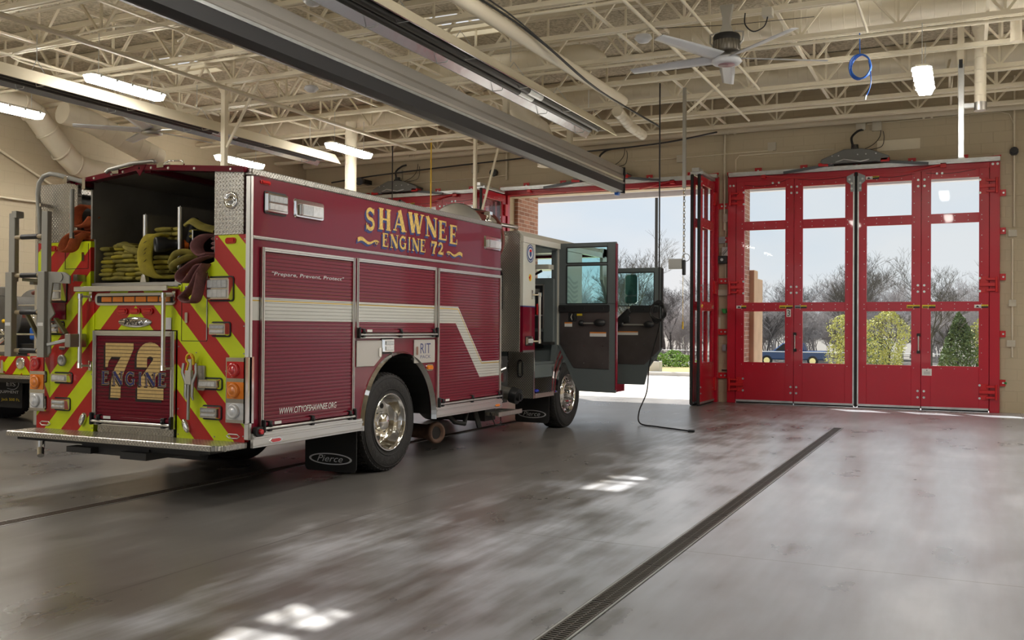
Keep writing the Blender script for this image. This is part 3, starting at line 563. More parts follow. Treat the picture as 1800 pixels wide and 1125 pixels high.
k = MB(); k.box(-6.96, -6.88, 6.25, 6.30, 2.86, 2.90); k.box(-6.42, -6.34, 6.25, 6.33, 2.88, 2.925); k.tube([(-6.4, 6.3, 2.92), (-6.35, 6.33, 2.95), (-6.2, 6.33, 2.94), (-6.15, 6.3, 2.9)], .008, 6); k.build('cover_latch', M['chrome'], E_)
# bed walls and dividers
k = MB(); k.box(-7.285, -7.265, 6.31, 10.6, 2.29, 2.83); k.build('bed_wall', M['bed'], E_)
k = MB(); k.box(-7.275, -7.255, 6.34, 10.6, 1.885, 2.29); k.box(-7.26, -5.79, 6.36, 10.9, 1.862, 1.888); k.box(-5.83, -5.795, 6.33, 10.6, 2.0, 2.82); k.box(-7.47, -7.30, 6.40, 8.4, 2.27, 2.29); k.build('bed_liner', M['bed'], E_)
for x, y0, z1 in ((-6.665, 6.36, 2.50), (-6.255, 6.36, 2.55)):
    k = MB(); k.box(x, x + .012, y0, 10.2, 1.888, z1); d = k.build('bed_divider', M['bed'], E_)
    k = MB(); k.cyl((x + .006, y0, 1.93), (x + .006, y0, z1 - .01), .022, 12); k.prism([(x - .03, 1.888), (x + .04, 1.888), (x + .025, 1.95), (x - .015, 1.95)], 1, y0 - .02, y0 + .02); k.build('divider_edge', M['alu'], d)
k = MB(); k.box(-6.085, -6.077, 6.345, 8.6, 1.99, 2.33); k.build('bed_divider', M['black'], E_)
k = MB(); k.cyl((-6.081, 6.34, 1.99), (-6.081, 6.34, 2.33), .007, 8); k.build('divider_edge', M['alu'], E_)
# recessed left side of the tail behind the ladder
k = MB(R); k.box(-7.8, -7.58, 1.55, 1.70, 0, .012); k.build('side_recess', M['maroon'], E_)
k = MB(R); k.lathe([(.052, 0), (.052, .02), (.03, .022), (.026, .005), (0, .005)], (-7.62, 1.17, 0), (0, 0, 1), 24); k.build('hose_port', M['steel'], E_); k = MB(R); k.rrect(-7.66, -7.58, 1.27, 1.30, 0, .01, .01); k.build('port_plate', M['chrome'], E_)
# ---------------- wheels
def wheel(y, x_out, dual, name='wheel'):
    """x_out = outer face of the tyre; wheel turns about x"""
    h = None; Rr = .51; wt = .30
    def tire(xo):
        prof = [(.292, 0), (.30, -.012), (.335, .004), (.40, .012), (.45, .006), (.485, -.012), (.502, -.03), (.508, -.05), (.51, -wt / 2), (.508, -wt + .05), (.502, -wt + .03), (.485, -wt + .012), (.40, -wt), (.30, -wt + .012), (.292, -wt)]
        k = MB(); k.lathe(prof, (xo, y, Rr), (1, 0, 0), 56)
        for ring, hx in ((.345, .008), (.462, .004)): k.lathe([(ring - .002, hx - .002), (ring, hx + .003), (ring + .004, hx + .003), (ring + .006, hx - .002)], (xo, y, Rr), (1, 0, 0), 56)
        n = 54
        for i in range(n):
            t = 2 * math.pi * i / n
            for j, (xa, xb) in enumerate(((-.055, -.015), (-.13, -.068), (-.19, -.14), (-wt + .015, -wt + .068))):
                tt = t + (.06 if j % 2 else 0); c1, s1 = math.cos(tt), math.sin(tt); tw = .042
                def pp(x, r, d): a = tt + d; return (xo + x, y + r * math.cos(a), Rr + r * math.sin(a))
                r0, r1 = (.49 if j in (0, 3) else .505), (.513 if j in (0, 3) else .518)
                P = [pp(xa, r0, -tw), pp(xb, r0, -tw), pp(xb, r0, tw), pp(xa, r0, tw), pp(xa, r1, -tw), pp(xb, r1 - (.012 if j == 0 else 0), -tw), pp(xb, r1 - (.012 if j == 0 else 0), tw), pp(xa, r1, tw)]
                P = [(p[0], p[1], max(p[2], .0)) for p in P]
                k.add(P, [(0, 3, 2, 1), (4, 5, 6, 7), (0, 1, 5, 4), (1, 2, 6, 5), (2, 3, 7, 6), (3, 0, 4, 7)])
        k.v = [Vector((v.x, v.y, max(v.z, 0.0))) for v in k.v]
        return k.build('tire', M['tire'], h or E_, recalc=False)
    t1 = tire(x_out)
    def letters(s_, a0, a1, rad, m_):
        k = MB(); n = len(s_)
        for i, ch in enumerate(s_):
            if ch == ' ': continue
            a = math.radians(a0 + (a1 - a0) * i / (n - 1)); u = (-math.sin(a), math.cos(a)); up = (math.cos(a), math.sin(a)); sg = -1 if math.sin(a) > 0 else 1
            # characters stand with their feet towards the hub
            kk = MB(); text_mb(kk, ch, -.017, .017, -.02, .02, 0)
            dirx = (-u[0], -u[1]) if a0 > a1 else u; dy_ = up if a0 > a1 else (-up[0], -up[1])
            P = [(x_out + .0145, y + rad * math.cos(a) + v.x * dirx[0] + v.y * dy_[0], Rr + rad * math.sin(a) + v.x * dirx[1] + v.y * dy_[1]) for v in kk.v]; k.add(P, kk.f)
        k.build('sidewall_lettering', m_, t1)
    if dual: lm = mat('worn_sidewall_lettering', (.05, .048, .045), .7); letters('GOODYEAR', 215, 325, .405, lm); letters('G622 RSD', 130, 60, .415, lm)
    if dual:
        h2 = MB(); k = MB(); k.lathe([(.292, .0), (.283, -.012), (.27, -.03), (.268, -.10), (.255, -.115), (.245, -.16), (.235, -.165), (.12, -.17), (.10, -.168), (0, -.168)], (x_out, y, Rr), (1, 0, 0), 48); k.lathe([(.302, -.004), (.300, .008), (.290, .010), (.283, -.005)], (x_out, y, Rr), (1, 0, 0), 48); rim = k.build('rim', M['chrome'], E_, recalc=True)
        k = MB(); k.lathe([(.105, -.17), (.105, -.09), (.095, -.06), (.06, -.035), (0, -.03)], (x_out, y, Rr), (1, 0, 0), 32); k.build('hub_cap', M['chrome'], rim)
        for i in range(8):
            a = 2 * math.pi * i / 8 + .2; k = MB(); c = (y + .185 * math.cos(a), Rr + .185 * math.sin(a)); k.cyl((x_out - .169, *c), (x_out - .163, *c), .028, 14); k.build('hand_hole', M['under'], rim)
    else:
        k = MB(); k.lathe([(.302, -.004), (.300, .010), (.288, .012), (.28, -.01), (.262, -.03), (.255, -.05), (.235, -.03), (.19, .005), (.175, .012), (.165, .005), (.10, .0)], (x_out, y, Rr), (1, 0, 0), 48); rim = k.build('rim', M['chrome'], E_)
        k = MB(); k.lathe([(.10, 0), (.10, .05), (.085, .06), (.08, .075), (.05, .078)], (x_out, y, Rr), (1, 0, 0), 28); k.build('hub', M['chrome'], rim); k = MB(); k.lathe([(.05, .078), (.045, .05), (0, .05)], (x_out, y, Rr), (1, 0, 0), 20); k.build('hub_center', M['brown'], rim)
        for i in range(10):
            a = 2 * math.pi * i / 10; c = (y + .14 * math.cos(a), Rr + .14 * math.sin(a)); k = MB(); k.cyl((x_out, *c), (x_out + .05, *c), .019, 6, .013); k.build('lug_nut', M['steel'], rim)
        for i in range(10):
            a = 2 * math.pi * (i + .5) / 10; c = (y + .225 * math.cos(a), Rr + .225 * math.sin(a)); k = MB(); k.cyl((x_out - .022, *c), (x_out - .012, *c), .016, 10); k.build('hand_hole', M['under'], rim)
    return t1
wheel(8.54, -5.462, True)
# inner twin and far side tyres
def plain_tire(xo, y):
    k = MB(); k.lathe([(.29, 0), (.40, .012), (.485, -.01), (.507, -.04), (.51, -.15), (.507, -.26), (.485, -.29), (.40, -.3), (.29, -.3), (.0, -.3)], (xo, y, .51), (1, 0, 0), 40); k.lathe([(.0, -.08), (.29, -.08), (.29, 0)], (xo, y, .51), (1, 0, 0), 40); k.v = [Vector((v.x, v.y, max(v.z, 0))) for v in k.v]; k.build('tire', M['tire'], E_)
plain_tire(-5.80, 8.54); plain_tire(-7.30, 8.54); plain_tire(-7.65, 8.54); plain_tire(-7.66, 13.6)
wheel(13.56, -5.50, False)
k = MB(); k.cyl((-7.3, 8.54, .51), (-6.1, 8.54, .51), .09, 14); k.sphere((-6.7, 8.54, .5), .2); k.cyl((-7.5, 13.56, .48), (-5.85, 13.56, .48), .06, 12); k.build('axle', M['under'], E_)
# mud flaps with oval badge
def flap(x0, x1, z0, z1, y):
    F = TR(y); k = MB(F); k.rrect(x0, x1, z0, z1, 0, .012, .05, 6); d = k.build('mud_flap', M['rubber'], E_)
    cx, cz, rx, rz = (x0 + x1) / 2, z0 + .125, (x1 - x0) * .42, .058
    k = MB(F); n = 40
    for i in range(n):
        a, c = 2 * math.pi * i / n, 2 * math.pi * (i + 1) / n
        k.add([(cx + rx * math.cos(a), cz + rz * math.sin(a), .013), (cx + rx * math.cos(c), cz + rz * math.sin(c), .013), (cx + rx * .9 * math.cos(c), cz + rz * .8 * math.sin(c), .013), (cx + rx * .9 * math.cos(a), cz + rz * .8 * math.sin(a), .013)], [(0, 1, 2, 3)])
    text_mb(k, 'Pierce', cx - rx * .62, cx + rx * .58, cz - .028, cz + .036, .013, shear=.35); k.build('lettering', M['sil'], d)
flap(-6.07, -5.45, .055, .56, 7.93); flap(-7.97, -7.35, .055, .56, 7.93); flap(-6.04, -5.50, .12, .62, 12.86)
# exhaust stub and gear below the body
k = MB(); k.cyl((-6.2, 9.9, .28), (-5.62, 9.72, .28), .085, 20); k.cyl((-5.68, 9.74, .28), (-5.60, 9.715, .28), .10, 20); k.lathe([(.125, 0), (.13, .02), (.12, .05), (.09, .055), (.075, .02), (0, .02)], (-5.60, 9.715, .28), (.955, -.297, 0), 28); k.build('exhaust_pipe', M['brown'], E_)
k = MB(); k.lathe([(.074, .024), (0, .024)], (-5.60, 9.715, .28), (.955, -.297, 0), 20); k.build('exhaust_mouth', M['blk'], E_)
k = MB(); k.tube([(-5.7, 10.1, .5), (-5.6, 10.2, .36), (-5.55, 10.35, .33), (-5.6, 10.5, .45)], .03, 8); k.bar((-5.6, 10.7, .5), (-5.55, 10.75, .25), .06, .05); k.box(-6.2, -5.6, 11.0, 11.3, .30, .47); k.tube([(-5.5, 10.95, .42), (-5.48, 11.05, .26), (-5.47, 11.2, .25), (-5.5, 11.25, .4)], .008, 6); k.build('undergear', M['under'], E_)
# ---------------- pump gap between body and cab
k = MB(); k.box(-7.7, -5.84, 11.06, 11.73, .5, 2.0); k.box(-5.84, -5.62, 11.06, 11.7, .5, 1.12); k.build('pump_housing', M['under'], E_)
k = MB(); k.box(-5.84, -5.82, 11.07, 11.7, 1.14, 2.1); k.build('pump_panel', M['steel'], E_)
k = MB(); k.box(-5.75, -5.42, 11.03, 11.74, .37, .41); k.box(-5.43, -5.415, 11.03, 11.74, .36, .42); k.build('pump_step', M['dpT'], E_, .004)
k = MB(); k.cyl((-5.62, 11.45, .66), (-5.42, 11.45, .62), .085, 20); k.build('suction_inlet', M['steel'], E_)
k = MB(); k.cyl((-5.44, 11.45, .623), (-5.34, 11.45, .60), .105, 20); k.cyl((-5.34, 11.45, .60), (-5.30, 11.45, .595), .06, 16); k.box(-5.33, -5.28, 11.43, 11.47, .56, .64); k.build('inlet_cap', M['black'], E_, .006)
k = MB(); k.cyl((-5.62, 11.25, .86), (-5.48, 11.25, .86), .055, 16); k.cyl((-5.5, 11.25, .86), (-5.46, 11.25, .86), .07, 16); k.cyl((-5.62, 11.28, 1.05), (-5.5, 11.28, 1.05), .03, 12); k.sphere((-5.55, 11.2, .76), .045); k.bar((-5.5, 11.2, .95), (-5.48, 11.35, .98), .02, .02); k.build('valve', M['chrome'], E_)
k = MB(); k.box(-5.82, -5.815, 11.15, 11.38, 1.5, 2.0); k.build('gauge_plate', M['black'], E_)
# ---------------- cab
YB, YD0, YD1 = 11.75, 12.15, 13.06
k = MB(); k.prism([(-7.95, 1.18), (-5.462, 1.18), (-5.462, 2.76), (-5.52, 2.81), (-7.88, 2.81), (-7.95, 2.74)], 1, YB - .004, YB + .02); k.build('cab_back_plate', M['dpR'], E_, .004)
k = MB(); k.box(-5.80, -5.425, 12.10, 12.12, .53, 1.19); cp = k.build('lower_back_plate', M['dpR'], E_)
k = MB(TR(12.10)); k.tube(arc(-5.61, 1.0, .035, 0, 180, 8) and [(*p, .012) for p in arc(-5.61, 1.02, .035, 0, 180, 8) + arc(-5.61, .86, .035, 180, 360, 8)], .010, 8, True); k.build('grab_ring', M['black'], cp)
k = MB(TR(12.10)); k.rrect(-5.635, -5.585, .87, 1.01, 0, .004, .02); k.build('step_light', M['grey'], cp)
def side_poly(pts, m, x0=-5.46, x1=SX, name='cab_side'):
    k = MB(); k.prism(pts, 0, x0, x1); return k.build(name, m, E_)
side_poly([(YB, 1.80), (YD0, 1.80), (YD0, 2.655), (YB, 2.655)], M['white'], name='cab_pillar'); side_poly([(YB, 1.18), (YD0, 1.18), (YD0, 1.79), (YB, 1.79)], M['maroon'], name='cab_pillar')
side_poly([(YB, 1.787), (YD0, 1.787), (YD0, 1.803), (YB, 1.803)], M['blue'], x1=SX + .002, name='pinstripe')
side_poly([(12.105, .53), (YD0, .53), (YD0, .90), (12.105, .90)], M['maroon'], name='sill_post'); side_poly([(12.105, .90), (YD0, .90), (YD0, 1.09), (12.105, 1.09)], M['white'], name='sill_post'); side_poly([(12.105, 1.09), (YD0, 1.09), (YD0, 1.18), (12.105, 1.18)], M['maroon'], name='sill_post')
k = MB(T); k.box(YB, 12.12, 1.17, 1.20, 0, .01); k.box(12.10, 12.12, .53, 1.18, 0, .01); k.build('sill_trim', M['alu'], E_)
# cab roof, far side, front, rear crown above the doors
k = MB(); k.prism([(-7.95, 2.70), (-7.88, 2.815), (-5.50, 2.815), (-5.42, 2.74), (-5.42, 2.66), (-5.47, 2.66), (-5.47, 2.72), (-7.9, 2.72)], 1, YB + .005, 14.95); k.build('cab_roof', M['white'], E_)
k = MB(); k.prism([(-7.95, 1.2), (-7.9, 1.2), (-7.9, 2.74), (-7.95, 2.74)], 1, YB, 12.15); k.prism([(-7.95, .6), (-7.9, .6), (-7.9, 1.75), (-7.95, 1.75)], 1, 12.15, 15.4); k.prism([(-7.95, 1.75), (-7.9, 1.75), (-7.9, 2.74), (-7.95, 2.74)], 1, 13.0, 13.3); k.build('cab_side', M['white'], E_)
k = MB(); k.prism([(14.86, .62), (15.55, .62), (15.55, 1.62), (15.42, 2.1), (15.05, 2.815), (14.86, 2.815), (14.86, 2.3), (15.28, 1.75), (14.86, 1.65)], 0, -5.47, -5.42); k.build('cab_front_post', M['white'], E_)
k = MB(); k.box(-7.95, -5.42, 15.45, 15.55, .55, 1.62); k.box(-7.95, -5.42, 14.9, 15.1, 2.68, 2.81); k.box(-7.95, -5.42, 15.55, 16.0, .42, .80); k.build('cab_front', M['maroon'], E_)
k = MB(); k.box(-7.95, -5.47, 12.14, 15.4, .99, 1.02); k.box(-7.3, -6.1, 13.3, 15.0, 1.0, 1.55); k.build('cab_floor', M['cabgrey'], E_)
k = MB(); k.add([(-7.9, 15.45, 1.62), (-5.45, 15.45, 1.62), (-5.45, 15.08, 2.7), (-7.9, 15.08, 2.7)], [(0, 1, 2, 3)]); k.build('windshield', M['tglass'], E_)
# between-door pillar and wheel arch
side_poly([(YD1 + .0, 1.25), (13.98, 1.25), (13.98, 2.74), (YD1, 2.74)], M['white'], x0=-5.48, x1=-5.44)
for j in range(6):
    k = MB(T); P = [(13.3 + .5 * t, 2.25 - j * .07 + .03 * math.sin(t * 7) - .05 * t) for t in [q / 10 for q in range(11)]]
    for q in range(10): k.add([(P[q][0], P[q][1] - .018, -.018), (P[q + 1][0], P[q + 1][1] - .018, -.018), (P[q + 1][0], P[q + 1][1] + .018, -.018), (P[q][0], P[q][1] + .018, -.018)], [(0, 1, 2, 3)])
    k.build('flag_stripe', M['grey'], E_)
archf = [(13.56 + .68 * math.cos(math.radians(t)), .56 + .68 * math.sin(math.radians(t))) for t in range(180, -1, -9)]
k = MB(); k.prism([(12.86, .56)] + archf + [(14.86, .56), (14.86, 1.26), (12.98, 1.26)], 0, -5.52, -5.45); k.build('wheel_arch_panel', M['cabgrey'], E_)
k = MB()
for i in range(len(archf) - 1):
    p, q = archf[i], archf[i + 1]; k.add([(-5.45, *p), (-5.45, *q), (-5.38, q[0], q[1] + .01), (-5.38, p[0], p[1] + .01)], [(0, 1, 2, 3)], True); k.add([(-5.38, p[0], p[1] + .01), (-5.38, q[0], q[1] + .01), (-5.40, 13.56 + (q[0] - 13.56) * .93, .56 + (q[1] - .56) * .93), (-5.40, 13.56 + (p[0] - 13.56) * .93, .56 + (p[1] - .56) * .93)], [(0, 1, 2, 3)], True)
k.build('fender_ring', M['chrome'], E_)
k = MB()
for i in range(len(archf) - 1):
    p, q = archf[i], archf[i + 1]; e = lambda v, s_: (13.56 + (v[0] - 13.56) * s_, .56 + (v[1] - .56) * s_)
    k.add([(-5.447, *e(p, 1.03)), (-5.447, *e(q, 1.03)), (-5.447, *e(q, 1.10)), (-5.447, *e(p, 1.10))], [(0, 1, 2, 3)])
k.build('fender_stripe', M['maroon'], E_)
k = MB(); k.box(-6.2, -5.5, 12.9, 14.25, 1.26, 1.3); k.box(-6.2, -6.15, 12.9, 14.25, .6, 1.3); k.build('wheel_well', M['under'], E_)
# entry steps
k = MB(); k.box(-5.9, -5.42, 12.15, 12.84, .535, .575); k.build('entry_step', M['dpT'], E_, .004); k = MB(); k.box(-5.425, -5.415, 12.16, 12.83, .53, .59); k.build('step_edge', M['dpS'], E_)
k = MB(); k.box(-5.9, -5.46, 12.15, 12.95, .93, .985); k.box(-5.62, -5.45, 12.15, 13.0, .80, .985); k.build('entry_step', M['cabgrey'], E_, .01); k = MB(); k.box(-5.92, -5.90, 12.15, 12.84, .57, .95); k.build('step_riser', M['dpS'], E_); k = MB(); k.box(-5.9, -5.45, 12.84, 12.86, .57, .95); k.build('step_riser', M['dpR'], E_)
# interior seen through the open rear doorway
k = MB(); k.box(-6.6, -5.50, 13.02, 13.5, 1.0, 2.24); k.build('equipment_cabinet', M['cabgrey'], E_, .02)
k = MB(); k.box(-6.3, -5.665, 12.99, 13.02, 1.50, 2.13); ec = k.build('cabinet_opening', M['black'], E_); k = MB()
for q in ((-6.3, 2.14, -5.65, 2.14), (-5.655, 1.48, -5.655, 2.15)): k.bar((q[0], 12.985, q[1]), (q[2], 12.985, q[3]), .022, .02)
k.box(-6.2, -5.72, 12.96, 12.99, 2.02, 2.08); k.box(-6.3, -5.67, 12.975, 12.99, 1.68, 1.70); k.build('cabinet_rail', M['alu'], ec); k = MB(); k.box(-5.755, -5.715, 12.93, 12.985, 1.69, 1.86); k.build('flashlight', M['lred'], ec, .01)
k = MB(); k.box(-6.3, -5.67, 12.98, 13.02, 1.20, 1.45); k.build('vent_panel', M['black'], ec)
k = MB(); k.box(-5.56, -5.47, 13.04, 13.12, 1.0, 2.72); k.box(-7.9, -5.47, 12.0, 13.4, 2.64, 2.72); k.box(-5.50, -5.46, YD0, YD0 + .05, 1.2, 2.7); k.build('cab_lining', M['cabgrey'], E_, .01)
k = MB(); k.box(-6.6, -5.52, 12.85, 13.3, 2.36, 2.43); k.build('overhead_shelf', M['white'], E_); k = MB(); k.sphere((-5.85, 12.95, 2.30), .05); k.tube([(-6.0, 12.9, 2.33), (-5.8, 12.9, 2.27), (-5.65, 12.9, 2.34)], .02, 6); k.build('radio_gear', M['black'], E_)
k = MB(); k.box(-6.6, -5.9, 13.6, 13.75, 1.0, 2.1); k.box(-6.6, -5.9, 13.75, 14.2, 1.35, 1.5); k.box(-7.6, -7.0, 13.6, 13.75, 1.0, 2.1); k.build('seat', M['black'], E_, .03)
# cab doors, swung wide open
def cab_door(y, outer, w1, w2, inner, nm_, zs):
    F = TR(y); d = MB(F)
    # frame around the glass: polygon ring built from pieces
    x0, x1 = outer[0], outer[1]; zt, zb = outer[2], outer[3]
    zw0 = w2[2]; d.box(x0, w2[0], zw0, zt, -.05, 0); d.box(w2[1], x1, zw0, zt, -.05, 0); d.box(w2[0], w2[1], (w1 or w2)[3], zt, -.05, 0)
    if w1: d.box(w2[0], w2[1], w2[3], w1[2], -.05, 0)
    d.prism(outer[4], 2, -.05, 0); o = d.build('cab_door', M['cabgrey'], E_, .006)
    for w_ in ([w1] if w1 else []) + [w2]:
        g_ = MB(F); g_.box(w_[0], w_[1], w_[2], w_[3], -.028, -.022); g_.build('window', M['tglass'], o)
        t = MB(F)
        for q in ((w_[0], w_[2], w_[1], w_[2]), (w_[0], w_[3], w_[1], w_[3]), (w_[0], w_[2], w_[0], w_[3]), (w_[1], w_[2], w_[1], w_[3])): t.bar((q[0], q[1], -.006), (q[2], q[3], -.006), .016, .016)
        t.build('window_seal', M['black'], o)
    sk = MB(F); sk.prism(inner, 2, 0, .012); sk.build('inner_skin', mat('scuffed_inner_skin', (.105, .088, .085), .35, .55, var=(2.5, .25)), o, .003)
    return o
rd = cab_door(YD1, (-5.445, -4.56, 2.745, .585, [(-5.445, 1.86), (-4.56, 1.86), (-4.56, .58), (-5.14, .59), (-5.25, .80), (-5.445, 1.24)]), (-5.325, -4.693, 2.452, 2.68), (-5.325, -4.693, 1.86, 2.415), [(-5.42, 1.75), (-4.655, 1.75), (-4.655, .915), (-5.20, .925), (-5.42, 1.27)], 0, 0)
F = TR(YD1)
def door_kit(F, o, x0, z0, xh0, xh1, zh, lab, rail):
    k = MB(F); k.rrect(rail[0], rail[1], rail[2], rail[3], .012, .045, .015); k.build('arm_rail', M['black'], o)
    k = MB(F)
    for t_ in (.12, .5, .88): k.cyl((rail[0] + (rail[1] - rail[0]) * t_, (rail[2] + rail[3]) / 2, .045), (rail[0] + (rail[1] - rail[0]) * t_, (rail[2] + rail[3]) / 2, .05), .018, 12)
    k.build('screw_cap', M['blk'], o)
    k = MB(F); k.cyl((xh0 + .05, zh, .06), (xh1 - .05, zh, .06), .014, 12); k.build('pull_handle', M['alu'], o)
    k = MB(F); k.sphere((xh0 + .03, zh + .005, .045), .045, sc_=(1.1, 1.0, 1)); k.build('handle_mount', M['black'], o); k = MB(F); k.sphere((xh1 - .06, zh + .01, .05), .055, sc_=(1.7, 1, 1)); k.build('handle_mount', M['black'], o)
    k = MB(F); k.rrect(x0, x0 + .13, z0, z0 + .13, .010, .018, .01); k.build('latch_plate', M['black'], o)
    k = MB(F); k.tube([(x0 + .06, z0 + .02, .02), (x0 + .05, z0 + .065, .035), (x0 + .06, z0 + .11, .02)], .008, 6); k.box(x0 + .095, x0 + .11, z0 + .015, z0 + .12, .018, .028); k.build('latch_handle', M['chrome'], o)
    for (a0_, a1_, b0_, b1_, mm) in lab:
        k = MB(F); k.box(a0_, a1_, b0_, b1_, .0125, .0135); l_ = k.build('warning_label', M[mm], o)
        if mm == 'whitelab': k = MB(F); k.box(a0_, a1_, b1_ - (b1_ - b0_) * .3, b1_, .0136, .014); k.build('label_heading', M['orangelab'], l_)
    k = MB(F)
    for x in (rail[0] + .1, (rail[0] + rail[1]) / 2, rail[1] - .1):
        for z in (1.0, 1.25): k.cyl((x, z, .012), (x, z, .015), .007, 8)
    k.build('screw', M['chrome'], o)
door_kit(F, rd, -5.285, 1.60, -5.10, -4.73, 1.575, [(-5.18, -5.07, 1.685, 1.715, 'yellowlab'), (-5.345, -5.225, 1.525, 1.59, 'whitelab'), (-4.95, -4.70, 1.385, 1.45, 'whitelab')], (-5.43, -4.65, 1.74, 1.84))
fd = cab_door(14.9, (-5.35, -4.43, 2.485, .60, [(-5.35, 1.62), (-5.19, 1.67), (-4.96, 1.84), (-4.93, 1.87), (-4.43, 1.87), (-4.43, 1.18), (-4.65, .87), (-4.72, .60), (-5.30, .60), (-5.35, .9)]), None, (-5.28, -4.56, 1.87, 2.41), [(-5.30, 1.60), (-5.17, 1.62), (-4.97, 1.78), (-4.46, 1.78), (-4.46, 1.17), (-4.71, .925), (-5.30, .93)], 0, 0)
F = TR(14.9); door_kit(F, fd, -5.28, 1.49, -5.12, -4.57, 1.565, [(-5.30, -4.82, 1.40, 1.46, 'whitelab')], (-4.95, -4.48, 1.77, 1.86))
k = MB(F); k.add([(-5.28, 1.65, -.02), (-4.95, 1.87, -.02), (-5.28, 1.87, -.02)], [(0, 1, 2)]); k.build('window', M['tglass'], fd)
k = MB(F); k.bar((-5.22, 1.56, .03), (-4.96, 1.80, .03), .09, .05); k.rrect(-5.08, -4.95, 1.60, 1.71, .02, .05, .02); k.build('arm_rail', M['black'], fd, .01)
for (yy, xe) in ((YD1, -4.56), (14.9, -4.43)): k = MB(); k.box(xe - .008, xe + .012, yy - .01, yy + .055, .62 if yy < 14 else 1.2, 2.72 if yy < 14 else 2.47); k.build('door_edge', M['maroon'] if yy < 14 else M['rubber'], E_, .004)
# mirror on its arm ahead of the cab corner
k = MB(); k.tube([(-5.45, 15.3, 2.5), (-5.25, 15.55, 2.5), (-5.16, 15.6, 2.45), (-5.16, 15.6, 1.95), (-5.25, 15.55, 1.7), (-5.45, 15.4, 1.6)], .013, 8); mr = k.build('mirror_arm', M['chrome'], E_)
k = MB(TR(15.58)); k.rrect(-5.28, -5.06, 1.93, 2.42, -.05, .0, .05, 6); k.build('mirror_housing', M['chrome'], mr); k = MB(TR(15.58)); k.rrect(-5.27, -5.07, 2.07, 2.41, .0, .003, .045, 6); k.rrect(-5.27, -5.07, 1.94, 2.05, 0, .003, .03, 6); k.build('mirror_glass', M['teal'], mr)
# handrails, stickers, small lights on the cab pillar
k = MB(); k.cyl((-5.36, 12.17, 1.30), (-5.36, 12.17, 1.98), .020, 12); k.build('grab_rail', M['alu'], E_)
for z in (1.32, 1.96): k = MB(); k.cyl((-5.36, 12.17, z - .03), (-5.36, 12.17, z + .03), .026, 12); k.bar((-5.36, 12.17, z), (-5.42, 12.06, z), .02, .02); k.box(-5.425, -5.41, 12.02, 12.06, z - .06, z + .06); k.build('rail_bracket', M['chrome'], E_)
k = MB(TR(11.72)); k.cyl((-5.725, 1.32, .05), (-5.725, 2.10, .05), .018, 12); k.build('grab_rail', M['alu'], E_)
for z in (1.33, 2.09): k = MB(TR(11.72)); k.cyl((-5.725, z - .03, .05), (-5.725, z + .03, .05), .024, 12); k.bar((-5.725, z, .05), (-5.76, z, -.02), .02, .02); k.build('rail_bracket', M['chrome'], E_)
k = MB(TR(11.74)); k.rrect(-5.98, -5.72, 1.72, 2.28, 0, .015, .05, 6); k.build('rear_window', M['black'], E_)
def disc(F, a, bz, r, rz, mm, c=.002, name='sticker', par=E_):
    k = MB(F); P = [(a + r * math.cos(2 * math.pi * i / 28), bz + rz * math.sin(2 * math.pi * i / 28), c) for i in range(28)]; k.add(P, [list(range(28))]); return k.build(name, M[mm], par)
st = disc(T, 11.98, 2.52, .125, .125, 'blue'); disc(T, 11.98, 2.52, .108, .108, 'wh', .003, 'ring', st); disc(T, 11.98, 2.52, .10, .10, 'blue', .0034, 'ring', st); disc(T, 11.98, 2.52, .072, .072, 'wh', .0038, 'ring', st)
k = MB(T); k.prism([(11.94, 2.56), (12.02, 2.56), (12.02, 2.50), (11.98, 2.46), (11.94, 2.50)], 2, .004, .0045); k.build('shield', M['blue'], st); k = MB(T); k.box(11.945, 12.015, 2.54, 2.575, .0046, .005); k.build('shield_band', M['lred'], st)
st = disc(T, 11.98, 2.19, .05, .05, 'yellowlab'); k = MB(T); k.add([(11.93 + .0, 2.19, .003), (12.0, 2.235, .003), (11.98, 2.15, .003)], [(0, 1, 2)]); k.build('mark', M['lred'], st)
lamp(T, 11.84, 12.03, 1.27, 1.38, split=1, rr=.015)
# booster reel over the pump
RL = E_
k = MB(); k.lathe([(0, 0), (.42, 0), (.435, .01), (.42, .02), (0, .02)], (-6.12, 11.12, 2.71), (0, 1, 0), 48); k.lathe([(.12, -.02), (.14, -.03), (.16, -.02), (.2, 0)], (-6.12, 11.12, 2.71), (0, 1, 0), 32); rl = k.build('hose_reel', M['alu'], E_)
k = MB(); k.lathe([(0, 0), (.42, 0), (.42, .02), (0, .02)], (-6.12, 11.62, 2.71), (0, 1, 0), 48); k.build('reel_flange', M['alu'], rl)
k = MB()
for j, rr in ((0, .34), (1, .365), (2, .31)):
    pts = []
    for i in range(28 * 7): t = 2 * math.pi * i / 28; pts.append((-6.12 + rr * math.cos(t), 11.18 + .055 * i / 28 + j * .01, 2.71 + rr * math.sin(t)))
    k.tube(pts, .026, 6)
k.tube(smooth([(-6.0, 11.5, 3.06), (-5.85, 11.5, 3.05), (-5.68, 11.4, 2.97), (-5.53, 11.25, 2.85), (-5.44, 11.16, 2.70), (-5.42, 11.12, 2.56), (-5.47, 11.12, 2.44), (-5.56, 11.15, 2.36)]), .020, 8); k.build('booster_hose', M['hoseR'], rl)
k = MB(); k.cyl((-5.60, 11.15, 2.86), (-5.52, 11.75, 2.86), .028, 12); k.cyl((-5.62, 11.1, 2.83), (-5.62, 11.1, 3.0), .03, 12); k.sphere((-5.62, 11.1, 2.88), .045); k.box(-5.66, -5.58, 11.06, 11.14, 2.96, 3.0); k.build('reel_guide', M['chrome'], rl)
k = MB(); k.box(-6.5, -5.86, 11.06, 11.72, 2.2, 2.28); k.build('reel_tray', M['dpT'], E_)
